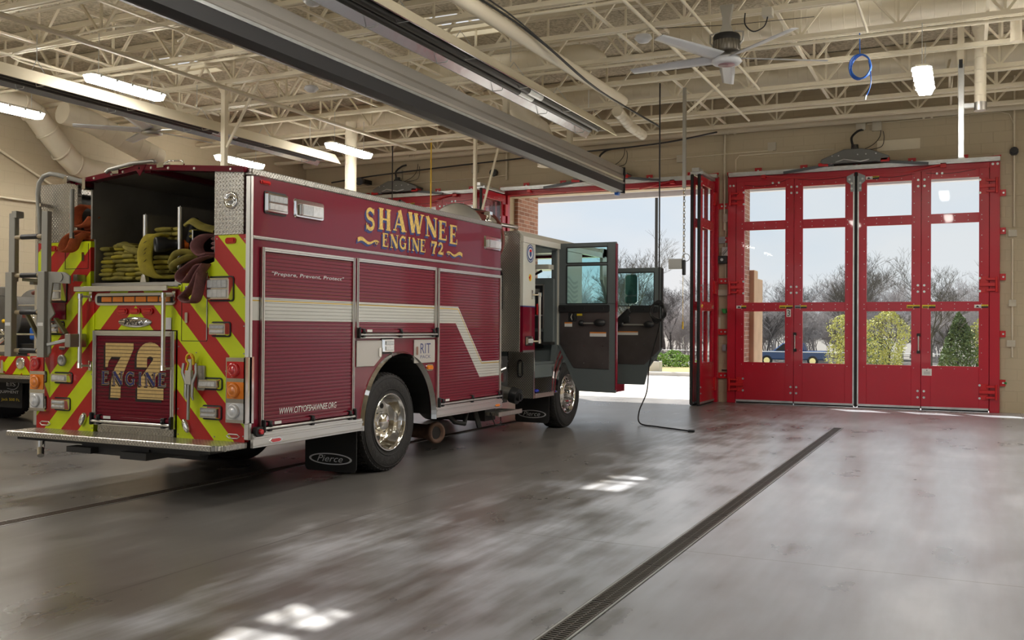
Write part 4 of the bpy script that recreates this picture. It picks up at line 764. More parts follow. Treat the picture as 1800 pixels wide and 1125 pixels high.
# ---------------- folding ladder and curved rail at the left rear corner
LD = MB(); Y0 = 6.10
lad = empty('attic_ladder', (-7.8, 6.1, 1.2), 'narrow grey folding ladder clamped upright on the left tail corner', 'ladder')
for x in (-8.035, -7.60):
    k = MB(); k.box(x - .04, x + .04, Y0 - .03, Y0 + .02, 1.9, 2.535); k.box(x - .045, x + .045, Y0 - .06, Y0 - .0, 1.205, 1.985); k.build('side_rail', M['grey'], lad, .004)
    k = MB(); k.box(x - .035, x + .035, Y0 - .062, Y0 - .060, 1.49, 1.52); k.build('rail_label', M['whitelab'], lad)
for z in (1.26, 1.615, 1.955, 2.31):
    k = MB(); k.cyl((-8.0, Y0 - .01, z), (-7.64, Y0 - .01, z), .021, 10); r_ = k.build('rung', mat('tan_rung_end', (.42, .33, .2), .5), lad); k = MB(); k.cyl((-7.92, Y0 - .01, z), (-7.70, Y0 - .01, z), .024, 10); k.build('grip_sleeve', M['black'], r_)
k = MB(); k.box(-8.01, -7.95, Y0 - .05, Y0 + .03, 2.49, 2.55); k.build('end_cap', M['grey'], lad)
k = MB(); k.prism([(-7.56, 1.985), (-7.35, 1.975), (-7.28, 1.94), (-7.28, 1.87), (-7.5, 1.88), (-7.53, 1.7), (-7.47, 1.6), (-7.53, 1.55), (-7.52, 1.25), (-7.56, 1.21)], 1, Y0 - .02, Y0 + .0); k.cyl((-7.40, Y0 - .03, 1.93), (-7.40, Y0 + .01, 1.93), .04, 16); k.build('pivot_plate', M['grey'], lad, .004)
k = MB(); k.bar((-7.55, Y0 - .02, 1.32), (-7.32, Y0 + .03, 1.37), .04, .03); k.box(-7.36, -7.29, Y0 + .0, Y0 + .18, 1.30, 1.42); k.build('lock_arm', M['steel'], lad, .004); k = MB(); k.bar((-7.88, Y0 + .02, 1.60), (-7.70, Y0 + .02, 1.36), .05, .02); k.bar((-7.5, Y0 + .02, 1.56), (-7.36, Y0 + .02, 1.42), .05, .02); k.bar((-7.95, Y0 + .05, 1.92), (-7.65, Y0 + .05, 1.90), .07, .03); k.build('swing_arm', mat('olive_steel', (.17, .16, .10), .45, .5), lad, .004)
k = MB(); k.bar((-7.35, Y0 + .1, 1.93), (-7.35, 6.30, 1.93), .05, .06); k.bar((-7.9, Y0 + .08, 1.90), (-7.9, 6.30, 1.90), .05, .05); k.build('mounting_foot', M['steel'], lad)
k = MB(); rail = [(-7.815, 6.2, 2.29), (-7.83, 6.2, 2.55), (-7.855, 6.2, 2.72), (-7.84, 6.2, 2.82), (-7.78, 6.2, 2.88), (-7.69, 6.2, 2.90), (-7.6, 6.2, 2.885), (-7.45, 6.22, 2.845), (-7.28, 6.25, 2.80)]; k.tube(rail, .021, 10); k.build('curved_grab_rail', M['grey'], E_)
k = MB(); k.cyl((-7.40, 6.2, 2.30), (-7.40, 6.2, 2.74), .02, 10); k.build('grab_rail', M['grey'], E_)
for q in ((-7.84, -7.80, 6.19, 6.30, 2.60, 2.63), (-7.50, -7.46, 6.19, 6.30, 2.80, 2.86), (-7.42, -7.38, 6.19, 6.30, 2.29, 2.34), (-7.30, -7.26, 6.22, 6.32, 2.74, 2.84)): k = MB(); k.box(*q); k.build('rail_bracket', M['chrome'], E_)
# spanner rack tools clipped to the tail
tl = empty('spanner_set', (-5.95, 6.24, .8), 'steel spanner wrenches with yellow strap hung beside the tail shutter', 'wrench')
F = TR(6.25)
k = MB(F); k.cyl((-6.0, .70, .03), (-5.995, 1.06, .03), .014, 10); k.build('lever', M['steel'], tl)
for x, x2 in ((-6.065, -6.03), (-5.93, -5.955)):
    k = MB(F); k.tube([(x, 1.18, .02), (x - .01 * (1 if x < -6 else -1), 1.10, .025), (x2, 1.02, .03), (x2 - .005, .90, .03), (x2 + .01, .87, .03)], [.016, .016, .018, .016, .010], 8, flat=.6); k.build('wrench_jaw', M['steel'], tl)
k = MB(F); k.box(-6.03, -5.96, 1.0, 1.12, .01, .045); k.box(-6.02, -5.97, 1.10, 1.22, .012, .03); k.build('clip', M['alu'], tl, .005)
k = MB(F); k.tube(arc(-6.0, 1.215, .045, 0, 360, 16) and [(*p, .03) for p in arc(-5.985, 1.22, .04, -20, 250, 14)] + [(-6.02, 1.12, .03)], .010, 8); k.tube([(-5.965, 1.25, .035), (-5.94, 1.22, .035), (-5.94, 1.17, .035)], .011, 8); k.build('strap', M['yelcord'], tl)
# ---------------- hoses in the bed (each its own thing)
def fold(k, x0, x1, z, yf, yb, th=.042, droop=0):
    """one flat fold of hose seen end on: rounded nose towards the viewer"""
    n = 6; sec = []
    for i in range(n + 1):
        a = -math.pi / 2 + math.pi * i / n; sec.append((yf + th / 2 - math.cos(a) * th / 2 * 1.3, z + math.sin(a) * th / 2))
    sec = sec + [(yb, z + th / 2), (yb, z - th / 2)]
    P = []; w_ = x1 - x0; ins = [(.0, .55), (.012, .9), (w_ / 2, 1.08), (w_ - .012, .9), (w_, .55)]
    for dx, sc_ in ins: P += [(x0 + dx, y + (1 - sc_) * .02, z + (zz - z) * sc_ - droop * abs(dx / w_ - .5)) for y, zz in sec]
    m = len(sec); F_ = [(i * m + j, i * m + (j + 1) % m, (i + 1) * m + (j + 1) % m, (i + 1) * m + j) for i in range(len(ins) - 1) for j in range(m)]
    k.add(P, F_, True); k.add(P[:m], [list(range(m))[::-1]], True); k.add(P[-m:], [list(range(m))], True)
rnd = random.Random(3)
k = MB(); k.mi = 0
for c_ in range(4):
    x0 = -7.235 + c_ * .145; z = 1.91; rows = (8, 9, 8, 7)[c_]
    for r_ in range(rows):
        k.mi = 1 if (c_, r_) in ((0, 4), (0, 2), (1, 5), (2, 4), (1, 7), (2, 1), (3, 2)) else 0
        th = .034 + rnd.random() * .008; fold(k, x0 + rnd.uniform(-.012, .012), x0 + .14 + rnd.uniform(-.01, .012), z + th / 2, 6.38 + rnd.uniform(-.03, .03), 8.5, th, rnd.uniform(-.01, .012)); z += th + .001
k.mi = 0
k.tube([(-7.08, 6.44, 2.22), (-6.95, 6.40, 2.235), (-6.86, 6.42, 2.20)], [.05, .055, .045], 10, flat=.55); k.tube([(-6.90, 6.36, 2.21), (-6.82, 6.34, 2.185), (-6.70, 6.35, 2.15), (-6.64, 6.4, 2.13)], [.03, .05, .05, .045], 10, flat=.6)
tag(k.build('fire_hose', [M['hoseY'], M['hoseY2']]), 'olive yellow flat hose folded in rows on the left of the hose bed', 'hose')
k = MB()
z = 1.92
for r_ in range(11):
    if r_ in (5, 6): z += .04; continue
    th = .04; k.mi = 1 if r_ in (2, 3, 7) else 0; fold(k, -6.64 + rnd.uniform(0, .02), -6.45 + rnd.uniform(0, .02), z + .02, 6.42 + rnd.uniform(-.02, .02), 8.3, th); fold(k, -6.44, -6.28, z + .02, 6.46 + rnd.uniform(-.02, .02), 8.3, th); z += .043
tag(k.build('fire_hose', [M['hoseY'], M['hoseY2']]), 'yellow flat hose stacked behind the nozzle between the two bed dividers', 'hose')
def ribbon(mb, pts, wv, th=.012):
    """flat strap following pts; wv = width vector"""
    wv = Vector(wv) / 2; pts = [Vector(p) for p in pts]; m = len(pts); P = []
    for i, p in enumerate(pts):
        d = (pts[min(i + 1, m - 1)] - pts[max(i - 1, 0)]).normalized(); n = d.cross(wv).normalized() * th / 2
        P += [tuple(p - wv - n * .2), tuple(p - wv * .8 - n), tuple(p + wv * .8 - n), tuple(p + wv - n * .2), tuple(p + wv + n * .2), tuple(p + wv * .8 + n), tuple(p - wv * .8 + n), tuple(p - wv + n * .2)]
    mb.add(P, [(i * 8 + j, i * 8 + (j + 1) % 8, (i + 1) * 8 + (j + 1) % 8, (i + 1) * 8 + j) for i in range(m - 1) for j in range(8)], True); mb.add(P[:8], [list(range(8))]); mb.add(P[-8:], [list(range(8))])
k = MB(); ribbon(k, smooth([(-6.50, 6.40, 2.30), (-6.52, 6.30, 2.29), (-6.56, 6.27, 2.18), (-6.56, 6.27, 2.05), (-6.51, 6.27, 1.96), (-6.42, 6.30, 1.925), (-6.34, 6.38, 1.93), (-6.3, 6.5, 1.95)]), (.13, .05, 0), .026)
lp = tag(k.build('hose_loop', M['hoseY2']), 'broad yellow hose loop hanging over the hose bed sill', 'hose')
k = MB(); 
for (a, bb, zc) in ((-.02, .03, 2.22), (-.0, .03, 2.16), (-.01, .02, 2.12), (.0, .03, 2.06)): k.bar((-6.565 + a, 6.255, zc), (-6.565 + bb, 6.255, zc + .022), .006, .002)
k.build('marker_scrawl', M['blk'], lp)
# nozzle
nz_ = empty('hose_nozzle', (-6.38, 6.3, 2.22), 'black fire nozzle with orange centre beside the yellow hose loop', 'nozzle')
k = MB(); k.lathe([(.0, .05), (.035, .05), (.045, .01), (.062, 0), (.068, .02), (.064, .09), (.045, .12), (.042, .22), (.03, .23)], (-6.40, 6.22, 2.205), (.55, .83, .05), 24); k.build('barrel', M['black'], nz_)
k = MB(); k.lathe([(0, .03), (.022, .03), (.024, .05)], (-6.40, 6.22, 2.205), (.55, .83, .05), 16); k.build('tip', mat('orange_plastic', (.75, .16, .02), .4), nz_)
k = MB(); k.cyl((-6.255, 6.41, 2.215), (-6.235, 6.44, 2.217), .046, 16); k.build('ring_band', MT['orange_plastic'], nz_); k = MB(); k.tube(smooth([(-6.24, 6.43, 2.22), (-6.2, 6.43, 2.27), (-6.17, 6.43, 2.36), (-6.16, 6.45, 2.45)]), .03, 10); k.build('grip', M['rubber'], nz_)
k = MB(); ribbon(k, smooth([(-6.17, 6.36, 2.39), (-6.10, 6.35, 2.41), (-6.0, 6.36, 2.36), (-5.88, 6.4, 2.33)]), (0, .07, .05), .03)
for z in (2.33, 2.285): fold(k, -6.19, -6.10, z, 6.40, 7.4, .035)
k.tube(smooth([(-6.32, 6.33, 2.05), (-6.2, 6.26, 2.12), (-6.12, 6.3, 2.14), (-6.06, 6.34, 2.12)]), [.035] * 15 + [.02], 8, flat=.7) ; k.tube(smooth([(-6.28, 6.32, 1.99), (-6.2, 6.24, 2.03), (-6.1, 6.3, 2.09), (-6.05, 6.36, 2.1)]), .035, 8, flat=.7)
tag(k.build('fire_hose', M['hoseY']), 'yellow hose end draped over the small divider at the right of the bed', 'hose')
k = MB(); ribbon(k, smooth([(-7.31, 6.40, 2.57), (-7.36, 6.32, 2.60), (-7.43, 6.28, 2.55), (-7.44, 6.28, 2.46), (-7.40, 6.28, 2.41), (-7.32, 6.3, 2.42), (-7.29, 6.35, 2.5)]), (.05, .10, 0), .022)
for z in (2.395, 2.355, 2.325, 2.30): fold(k, -7.44, -7.30, z, 6.36, 8.0, .034)
ribbon(k, smooth([(-7.30, 6.38, 2.34), (-7.34, 6.26, 2.36), (-7.46, 6.22, 2.30), (-7.50, 6.20, 2.20), (-7.47, 6.20, 2.17), (-7.42, 6.22, 2.20), (-7.38, 6.24, 2.29), (-7.31, 6.3, 2.35)]), (.05, .10, 0), .014)
tag(k.build('fire_hose', M['hoseO']), 'orange flat hose rolled in the narrow slot at the left of the bed', 'hose')
k = MB(); ribbon(k, smooth([(-5.84, 6.38, 2.28), (-5.90, 6.30, 2.27), (-5.96, 6.27, 2.21), (-5.96, 6.27, 2.15), (-5.90, 6.28, 2.10), (-5.83, 6.3, 2.12)]), (.05, .11, 0), .022)
for z in (2.25, 2.21, 2.17): fold(k, -5.9, -5.81, z, 6.36, 7.0, .035)
ribbon(k, smooth([(-5.82, 6.32, 2.10), (-5.92, 6.24, 2.06), (-6.06, 6.20, 1.96), (-6.08, 6.20, 1.90), (-6.02, 6.20, 1.87), (-5.96, 6.21, 1.93), (-5.90, 6.23, 2.01), (-5.86, 6.25, 2.02)]), (.03, .10, 0), .014)
ribbon(k, smooth([(-5.85, 6.26, 2.03), (-5.88, 6.22, 1.95), (-5.93, 6.20, 1.84), (-6.00, 6.20, 1.78), (-6.04, 6.19, 1.74), (-5.98, 6.18, 1.70), (-5.90, 6.18, 1.71), (-5.87, 6.19, 1.80), (-5.86, 6.22, 1.95)]), (.03, .10, 0), .014)
tag(k.build('fire_hose', M['hoseP']), 'faded maroon flat hose hanging in loops at the right bed corner', 'hose')
k = MB(); k.sphere((-5.60, 12.42, .60), .05, sc_=(1, 1.5, .5)); k.sphere((-5.58, 12.55, .605), .045, sc_=(1, 1.5, .6)); k.sphere((-5.62, 12.5, .61), .04, sc_=(1.3, 1.2, .6)); tag(k.build('glove', mat('blue_glove', (.03, .05, .5), .6)), 'crumpled blue glove on the cab entry step', 'glove')
# ================================================================ THE ROOM
WY = 19.90; XLW, XRW, YB_ = -15.3, 6.4, -5.5; DK = 6.30
DC = (-12.40, -7.19, -1.99)       # door centres
OW, OH = 2.36, 4.50               # half opening, height
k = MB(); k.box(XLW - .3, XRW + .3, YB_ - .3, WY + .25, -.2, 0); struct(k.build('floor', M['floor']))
k = MB(); k.box(XLW - .3, XRW + .3, YB_ - .3, WY + .35, DK + .02, DK + .2)
k2 = k.build('ceiling', M['deck']); struct(k2)
# skylight wells cut in the deck: rebuild the deck as strips around the openings
bpy.data.objects.remove(k2)
SKY = [(x, y) for x in (-13.1, -7.25, -1.6) for y in (13.3, 8.1, 2.9)]
k = MB(); xs = sorted({XLW - .3, XRW + .3} | {x + d for x, _ in SKY for d in (-.56, .56)}); ys = sorted({YB_ - .3, WY + .35} | {y + d for _, y in SKY for d in (-.56, .56)})
for i in range(len(xs) - 1):
    for j in range(len(ys) - 1):
        cx, cy = (xs[i] + xs[i + 1]) / 2, (ys[j] + ys[j + 1]) / 2
        if any(abs(cx - x) < .5 and abs(cy - y) < .5 for x, y in SKY): continue
        k.box(xs[i], xs[i + 1], ys[j], ys[j + 1], DK, DK + .12)
struct(k.build('ceiling', M['deck']))
for n_, (x, y) in enumerate(SKY):
    k = MB()
    for q in ((x - .58, x - .54, y - .58, y + .58), (x + .54, x + .58, y - .58, y + .58), (x - .54, x + .54, y - .58, y - .54), (x - .54, x + .54, y + .54, y + .58)): k.box(*q, DK - .04, DK + .14)
    s = struct(k.build('window_%d' % (n_ + 1), M['cream'])); k = MB(); k.box(x - .015, x + .015, y - .54, y + .54, DK + .12, DK + .14); k.box(x - .54, x + .54, y - .015, y + .015, DK + .12, DK + .14); k.build('glazing_bar', M['cream'], s)
def wallx(y0, y1, mats, openings, name, x0=XLW - .3, x1=XRW + .3, top=DK):
    k = MB(); x = x0
    for (a, b_, h) in openings: k.box(x, a, y0, y1, 0, top); k.box(a, b_, y0, y1, h, top); x = b_
    k.box(x, x1, y0, y1, 0, top); return struct(k.build(name, mats))
wallx(WY, WY + .30, M['wallX'], [(c - OW, c + OW, OH) for c in DC] + [(1.45, 5.9, OH)], 'wall_front')  # rightmost opening is an added, unseen bay that lets daylight in
k = MB(); k.box(XLW - .3, XLW, YB_, WY + .3, 0, DK); struct(k.build('wall_left', M['wallY']))
k = MB(); k.box(XRW, XRW + .3, YB_, WY + .3, 0, DK); struct(k.build('wall_right', M['wallY']))
wallx(YB_ - .3, YB_, M['wallX'], [(c - OW, c + OW, OH) for c in DC], 'wall_back')  # unseen rear openings, added so sky light fills the bay
# ---- bar joists
jm = MB(); 
jm.box(XLW, XRW, -.06, -.012, DK - .09, DK - .01); jm.box(XLW, XRW, .012, .06, DK - .09, DK - .01); jm.box(XLW, XRW, -.055, -.012, 5.43, 5.49); jm.box(XLW, XRW, .012, .055, 5.43, 5.49)
x = XLW + .2; i = 0
while x < XRW - 1.3:
    jm.bar((x, 0, DK - .06), (x + .62, 0, 5.47), .042, .03); jm.bar((x + .62, 0, 5.47), (x + 1.24, 0, DK - .06), .042, .03); jm.bar((x + .62, 0, 5.47), (x + .62, 0, DK - .06), .03, .03); x += 1.24
JY = [18.7 - 1.32 * q for q in range(17)]
j0 = jm.build('ceiling_joist', M['cream'], recalc=False); j0.location.y = JY[0]; struct(j0)
for y in JY[1:]: j = j0.copy(); COL.objects.link(j); j.location.y = y
# bridging bars running along the bay
for n_, x in enumerate((-14.2, -12.0, -9.7, -7.6, -4.3, -2.2, .2, 2.4)):
    k = MB(); k.box(x - .022, x + .022, -3, 18.75, 5.495, 5.52)
    k.box(x - .02, x + .02, -3, 18.75, DK - .115, DK - .09); struct(k.build('ceiling_bridging', M['cream']))
for n_, (x, y) in enumerate(((-3.3, 14.8), (-3.3, 16.1), (-7.9, 16.1), (-7.9, 14.8), (-.3, 17.4), (-.3, 16.1), (-11, 17.4))):
    k = MB(); k.bar((x, y, 5.5), (x + .05, y + 1.32, DK - .1), .035); k.bar((x + .05, y, DK - .1), (x, y + 1.32, 5.5), .035); struct(k.build('ceiling_bridging', M['cream']))
# ---- folding doors
def door_leaf(F, x0, x1, parent, label=None, flip=False, handle=None, seal=True):
    """red leaf with three panes stacked; a = along the leaf, b = height, c = towards the room"""
    w0, w1 = x0 + .17, x1 - .17
    rows = ((.84, 1.87), (2.05, 3.52), (3.70, 4.36)); k = MB(F); t = .045
    k.box(x0 + .003, w0, .06, 4.52, 0, t); k.box(w1, x1 - .003, .06, 4.52, 0, t); zz = [.06] + [v for r in rows for v in r] + [4.52]
    for a_, b_ in zip(zz[::2], zz[1::2]): k.box(w0, w1, a_, b_, 0, t)
    o = k.build('door_panel', M['red'], parent, .003)
    if label: o['label'] = label
    for (a_, b_) in rows: g_ = MB(F); g_.box(w0 - .01, w1 + .01, a_ - .01, b_ + .01, t * .4, t * .4 + .006); g_.build('window_glass', M['glass'], o)
    k = MB(F)
    for (a_, b_) in rows:
        nx = 4; nz = max(2, int((b_ - a_) / .22))
        for i in range(nx + 1):
            for z in (a_ - .045, b_ + .045): k.cyl((w0 - .045 + (w1 - w0 + .09) * i / nx, z, t), (w0 - .045 + (w1 - w0 + .09) * i / nx, z, t + .004), .0075, 6)
        for i in range(1, nz):
            for x in (w0 - .045, w1 + .045): k.cyl((x, a_ + (b_ - a_) * i / nz, t), (x, a_ + (b_ - a_) * i / nz, t + .004), .0075, 6)
    k.build('glazing_screw', M['zinc'], o)
    k = MB(F); k.box(x0 + .01, x1 - .01, .035, .075, 0, t + .008); k.build('bottom_strip', M['zinc'], o); k = MB(F); k.box(x0 + .01, x1 - .01, .004, .035, .01, t - .01); k.build('bottom_seal', M['rubber'], o)
    for xx in (x0, x1): k = MB(F); k.box(xx - .022, xx + .022, .03, 4.54, -.012, -.001); k.build('edge_gasket', M['rubber'], o)
    return o
def bolts(F, pts, parent, c=.045):
    k = MB(F)
    for x, z in pts: k.cyl((x, z, c), (x, z, c + .008), .022, 12); k.cyl((x, z, c + .008), (x, z, c + .016), .012, 6)
    return k.build('bolt', M['zinc'], parent)
def door_frame(c, n_):
    D = empty('door_%d' % n_, (c, 19.8, 0), kind='structure')
    F = TR(19.86)
    k = MB(F); 
    for s in (-1, 1): a, b_ = sorted((c + s * 2.33, c + s * 2.50)); k.box(a, b_, 0, 4.66, -.03, .09)
    k.box(c - 2.33, c + 2.33, 4.52, 4.66, -.03, .09); k.build('door_frame', M['red'], D, .004)
    k = MB(F)
    for s in (-1, 1):
        for z in (.55, 1.45, 2.5, 3.35, 4.05): a, b_ = sorted((c + s * 2.50, c + s * 2.60)); k.box(a, b_, z - .06, z + .06, -.0, .012)
    for x in (-1.9, -1.0, 0, 1.0, 1.9): k.box(c + x - .07, c + x + .07, 4.66, 4.80, 0, .012)
    br = k.build('anchor_bracket', M['redl'], D)
    k = MB(F)
    for s in (-1, 1):
        for z in (.55, 1.45, 2.5, 3.35, 4.05): k.cyl((c + s * 2.56, z, .012), (c + s * 2.56, z, .024), .018, 8)
    for x in (-1.9, -1.0, 0, 1.0, 1.9): k.cyl((c + x, 4.74, .012), (c + x, 4.74, .024), .018, 8)
    k.build('anchor_bolt', M['zinc'], br)
    # overhead rail
    k = MB(F); k.box(c - 2.46, c + 2.5, 4.62, 4.66, .12, .20); k.box(c - 2.46, c + 2.5, 4.665, 4.70, .14, .23); k.box(c - 2.46, c + 2.5, 4.64, 4.68, .20, .225); k.build('overhead_track', M['zinc'], D, .003)
    k = MB(F); k.prism([(c - 2.5, 4.66), (c - 2.12, 4.68), (c - 2.1, 4.70), (c - 2.5, 4.72)], 2, .1, .16); k.prism([(c + 2.1, 4.66), (c + 2.5, 4.68), (c + 2.52, 4.73), (c + 2.1, 4.70)], 2, .1, .16); k.build('track_bracket', M['redl'], D)
    return D, F
def operator(c, D, F):
    k = MB(F); k.prism([(c - .64, 4.78), (c - .60, 4.74), (c + .58, 4.74), (c + .62, 4.82), (c + .30, 4.96), (c + .1, 5.0), (c - .2, 5.0), (c - .62, 4.83)], 2, .04, .34); op = k.build('door_operator', mat('operator_housing', (.16, .165, .16), .45, .3), D, .01)
    k = MB(F); k.cyl((c - .02, 5.0, .18), (c - .02, 5.10, .18), .065, 16); k.box(c - .08, c + .05, 4.99, 5.04, .1, .26); k.build('motor', M['black'], op)
    k = MB(F); k.tube(smooth([(c - .06, 5.1, .18), (c - .08, 5.25, .16), (c + .02, 5.38, .06), (c + .12, 5.42, .0)]), .022, 8); k.build('power_conduit', M['black'], op)
    k = MB(F); k.tube(smooth([(c + .1, 5.0, .1), (c + .3, 5.1, .05), (c + .42, 5.25, .02), (c + .44, 5.42, .0)]), .007, 5); k.tube(smooth([(c + .2, 5.0, .1), (c + .45, 5.05, .05), (c + .5, 5.22, .02), (c + .48, 5.36, .0)]), .007, 5); k.build('cable', M['black'], op)
    k = MB(F)
    for x in (-.42, -.3, .05, .2, .38): k.cyl((c + x, 4.88, .34), (c + x, 4.88, .352), .014, 8)
    k.build('bolt', M['zinc'], op)
    k = MB(F); k.box(c - .68, c - .50, 4.70, 4.76, .10, .32); k.box(c + .46, c + .62, 4.72, 4.79, .14, .34); k.build('drive_bracket', M['redl'], op, .006)
    k = MB(F); k.cyl((c - .3, 4.79, .30), (c + .4, 4.80, .30), .03, 12); k.tube([(c - .45, 4.74, .3), (c - .2, 4.80, .38), (c + .1, 4.74, .38), (c + .35, 4.8, .3)], .012, 6); k.build('drive_shaft', M['zinc'], op)
    k = MB(F); k.bar((c - .4, 4.74, .26), (c - 1.35, 4.62, .30), .05, .035); k.bar((c + .4, 4.75, .26), (c + 1.3, 4.63, .30), .05, .035); k.build('drive_arm', mat('arm_dark', (.10, .11, .12), .4, .5), op, .004)
    k = MB(F); k.bar((c - 1.75, 4.60, .14), (c - .9, 4.52, .07), .03, .03); k.bar((c + 1.55, 4.62, .18), (c + .8, 4.50, .07), .03, .03); k.box(c + 1.5, c + 1.6, 4.56, 4.64, .12, .2); k.box(c - 1.8, c - 1.72, 4.56, 4.62, .08, .2); k.build('leaf_link', M['redl'], op)
def labels(F, x0, leaf, kinds):
    for (a, b_, z0, z1, left, right) in kinds:
        m_ = (a + b_) / 2
        k = MB(F); k.box(a, m_, z0, z1, .0455, .0475); s = k.build('safety_label', M[left], leaf)
        k = MB(F)
        if left == 'whitelab': k.prism([(a + .02, z0 + .01), (a + .05, z1 - .012), (a + .07, z0 + .03), (a + .09, z0 + .012), (a + .11, z1 - .02), (a + .10, z0 + .008)], 2, .048, .0485)
        else: k.box(a + .01, m_ - .01, z0 + .008, z0 + .03, .048, .0485)
        k.build('pictogram', M['blk'], s)
        k = MB(F); k.box(m_, b_, z0, z1, .0455, .0475); s = k.build('safety_label', M['blk'] if right == 'caution' else M[right], leaf); k = MB(F); k.box(m_, b_, z0 + .032, z1, .0475, .0485); s2_ = k.build('label_heading', M['yellowlab'], s)
        k = MB(F); text_mb(k, 'CAUTION', m_ + .04, b_ - .01, z0 + .037, z1 - .006, .049); k.build('lettering', M['blk'], s)
def hinges(F, side, x, D, sgn):
    for z in (.38, 2.36, 4.18):
        k = MB(F); a, b_ = sorted((x - sgn * .16, x + sgn * .12)); k.box(a, b_, z - .03, z + .03, .05, .10); k.cyl((x + sgn * .12, z - .14, .10), (x + sgn * .12, z + .14, .10), .022, 10)
        for dz in (-.10, .10): a, b_ = sorted((x - sgn * .05, x + sgn * .14)); k.box(a, b_, z + dz - .02, z + dz + .02, .05, .10)
        k.box(*sorted((x - sgn * .145, x - sgn * .02)), z - .15, z + .15, .0, .052); k.build('hinge', M['redl'], D, .003)
def closed_door(c, n_):
    D, F = door_frame(c, n_); operator(c, D, F); L = []
    FL = TR(19.80); edges = (c - 2.325, c - 1.17, c - .03), (c + .03, c + 1.17, c + 2.325)
    for (a, m_, b_) in edges: L.append(door_leaf(FL, a, m_, D)); L.append(door_leaf(FL, m_, b_, D))
    k = MB(FL); k.box(c - .028, c + .028, .01, 4.58, -.0, .055); k.build('centre_seal', M['rubber'], D, .01)
    k = MB(FL); k.box(c - .055, c - .028, .05, 4.5, .02, .05); k.box(c + .028, c + .055, .05, 4.5, .02, .05); k.build('seal_strip', M['zinc'], D)
    for i, m_ in enumerate((c - 1.17, c + 1.17)):
        lf = L[i * 2]
        bolts(FL, [(m_ + s * .055, z) for s in (-1, 1) for z in (4.36, 4.24, 2.36, 2.24, .36, .24)], lf)
        k = MB(FL); k.cyl((m_ + (.03 if i == 0 else -.04), 1.12, .09), (m_ + (.03 if i == 0 else -.04), 1.40, .09), .013, 8); hd = k.build('pull_handle', M['zinc'], lf); k = MB(FL)
        for z in (1.10, 1.42): k.box(m_ + (.0 if i == 0 else -.07), m_ + (.06 if i == 0 else -.01), z - .03, z + .03, .045, .10)
        k.build('handle_foot', M['black'], hd, .006)
        bolts(FL, [(m_ + s * .30 * (1) + (0), 4.46) for s in (.9, 1.2)] if i else [(m_ - .42, 4.46), (m_ - .30, 4.46)], lf)
    k = MB(FL)
    for s in (-1, 1): k.prism([(c + s * .04, 4.56), (c + s * .17, 4.50), (c + s * .17, 4.40), (c + s * .10, 4.34), (c + s * .10, 4.20), (c + s * .04, 4.20)], 2, .045, .07)
    gp = k.build('guide_plate', M['gbox'], D); bolts(FL, [(c + s * .12, 4.44) for s in (-1, 1)] + [(c + s * .08, z) for s in (-1, 1) for z in (4.36, 4.26)], gp, .07)
    hinges(FL, 0, c - 2.325, D, -1); hinges(FL, 0, c + 2.325, D, 1)
    bolts(FL, [(c - 2.17, z) for z in (4.30, 4.06, 2.48, 2.24, .50, .26)], L[0]); bolts(FL, [(c + 2.17, z) for z in (4.30, 4.06, 2.48, 2.24, .50, .26)], L[3])
    bolts(F, [(c - 2.45, 4.45), (c - 2.38, 4.45), (c + 2.38, 4.58), (c + 2.46, 4.58)], D, .09)
    labels(FL, 0, L[0], [(c - 2.31, c - 2.11, 1.93, 1.99, 'whitelab', 'caution')]); labels(FL, 0, L[0], [(c - 1.45, c - 1.19, 1.93, 1.99, 'yellowlab', 'caution')])
    labels(FL, 0, L[1], [(c - 1.15, c - .92, 1.93, 1.99, 'gbox', 'caution')]); labels(FL, 0, L[2], [(c + .92, c + 1.15, 1.93, 1.99, 'yellowlab', 'caution')])
    labels(FL, 0, L[3], [(c + 1.19, c + 1.42, 1.93, 1.99, 'yellowlab', 'caution')]); labels(FL, 0, L[3], [(c + 2.08, c + 2.31, 1.93, 1.99, 'whitelab', 'caution')]); labels(FL, 0, L[2], [(c + .18, c + .42, 4.42, 4.48, 'whitelab', 'caution')])
    # thin wires strung along the leaf tops
    k = MB(FL)
    for a, b_ in (((c - 2.15, 4.44), (c - 1.25, 4.53)), ((c - 1.1, 4.50), (c - .15, 4.50)), ((c + .3, 4.47), (c + 1.05, 4.48)), ((c + 1.25, 4.48), (c + 2.1, 4.50))):
        k.tube(smooth([(a[0], a[1], .05), ((a[0] + b_[0]) / 2, min(a[1], b_[1]) - .03, .052), (b_[0], b_[1], .05)]), .004, 4)
    k.build('sensor_wire', M['black'], D)
    return D, L, FL
D3, L3, FL3 = closed_door(DC[2], 3)
k = MB(FL3); c = DC[2]; k.box(c - 1.31, c - 1.225, 1.76, 1.91, .0455, .0475); s = k.build('number_plate', M['whitelab'], L3[0]); k = MB(FL3); text_mb(k, '3', c - 1.295, c - 1.24, 1.775, 1.895, .048); k.build('lettering', M['blk'], s)
k = MB(FL3); k.box(c + 1.19, c + 1.36, .655, .785, .0455, .0475); s = k.build('notice_plate', M['whitelab'], L3[3]); k = MB(FL3)
for z in (.68, .70, .72): k.box(c + 1.22, c + 1.33, z, z + .008, .0476, .0482)
k.cyl((c + 1.275, .755, .0476), (c + 1.275, .755, .0482), .014, 12); k.build('print', M['gbox'], s)
D1, L1_, FL1 = closed_door(DC[0], 1)
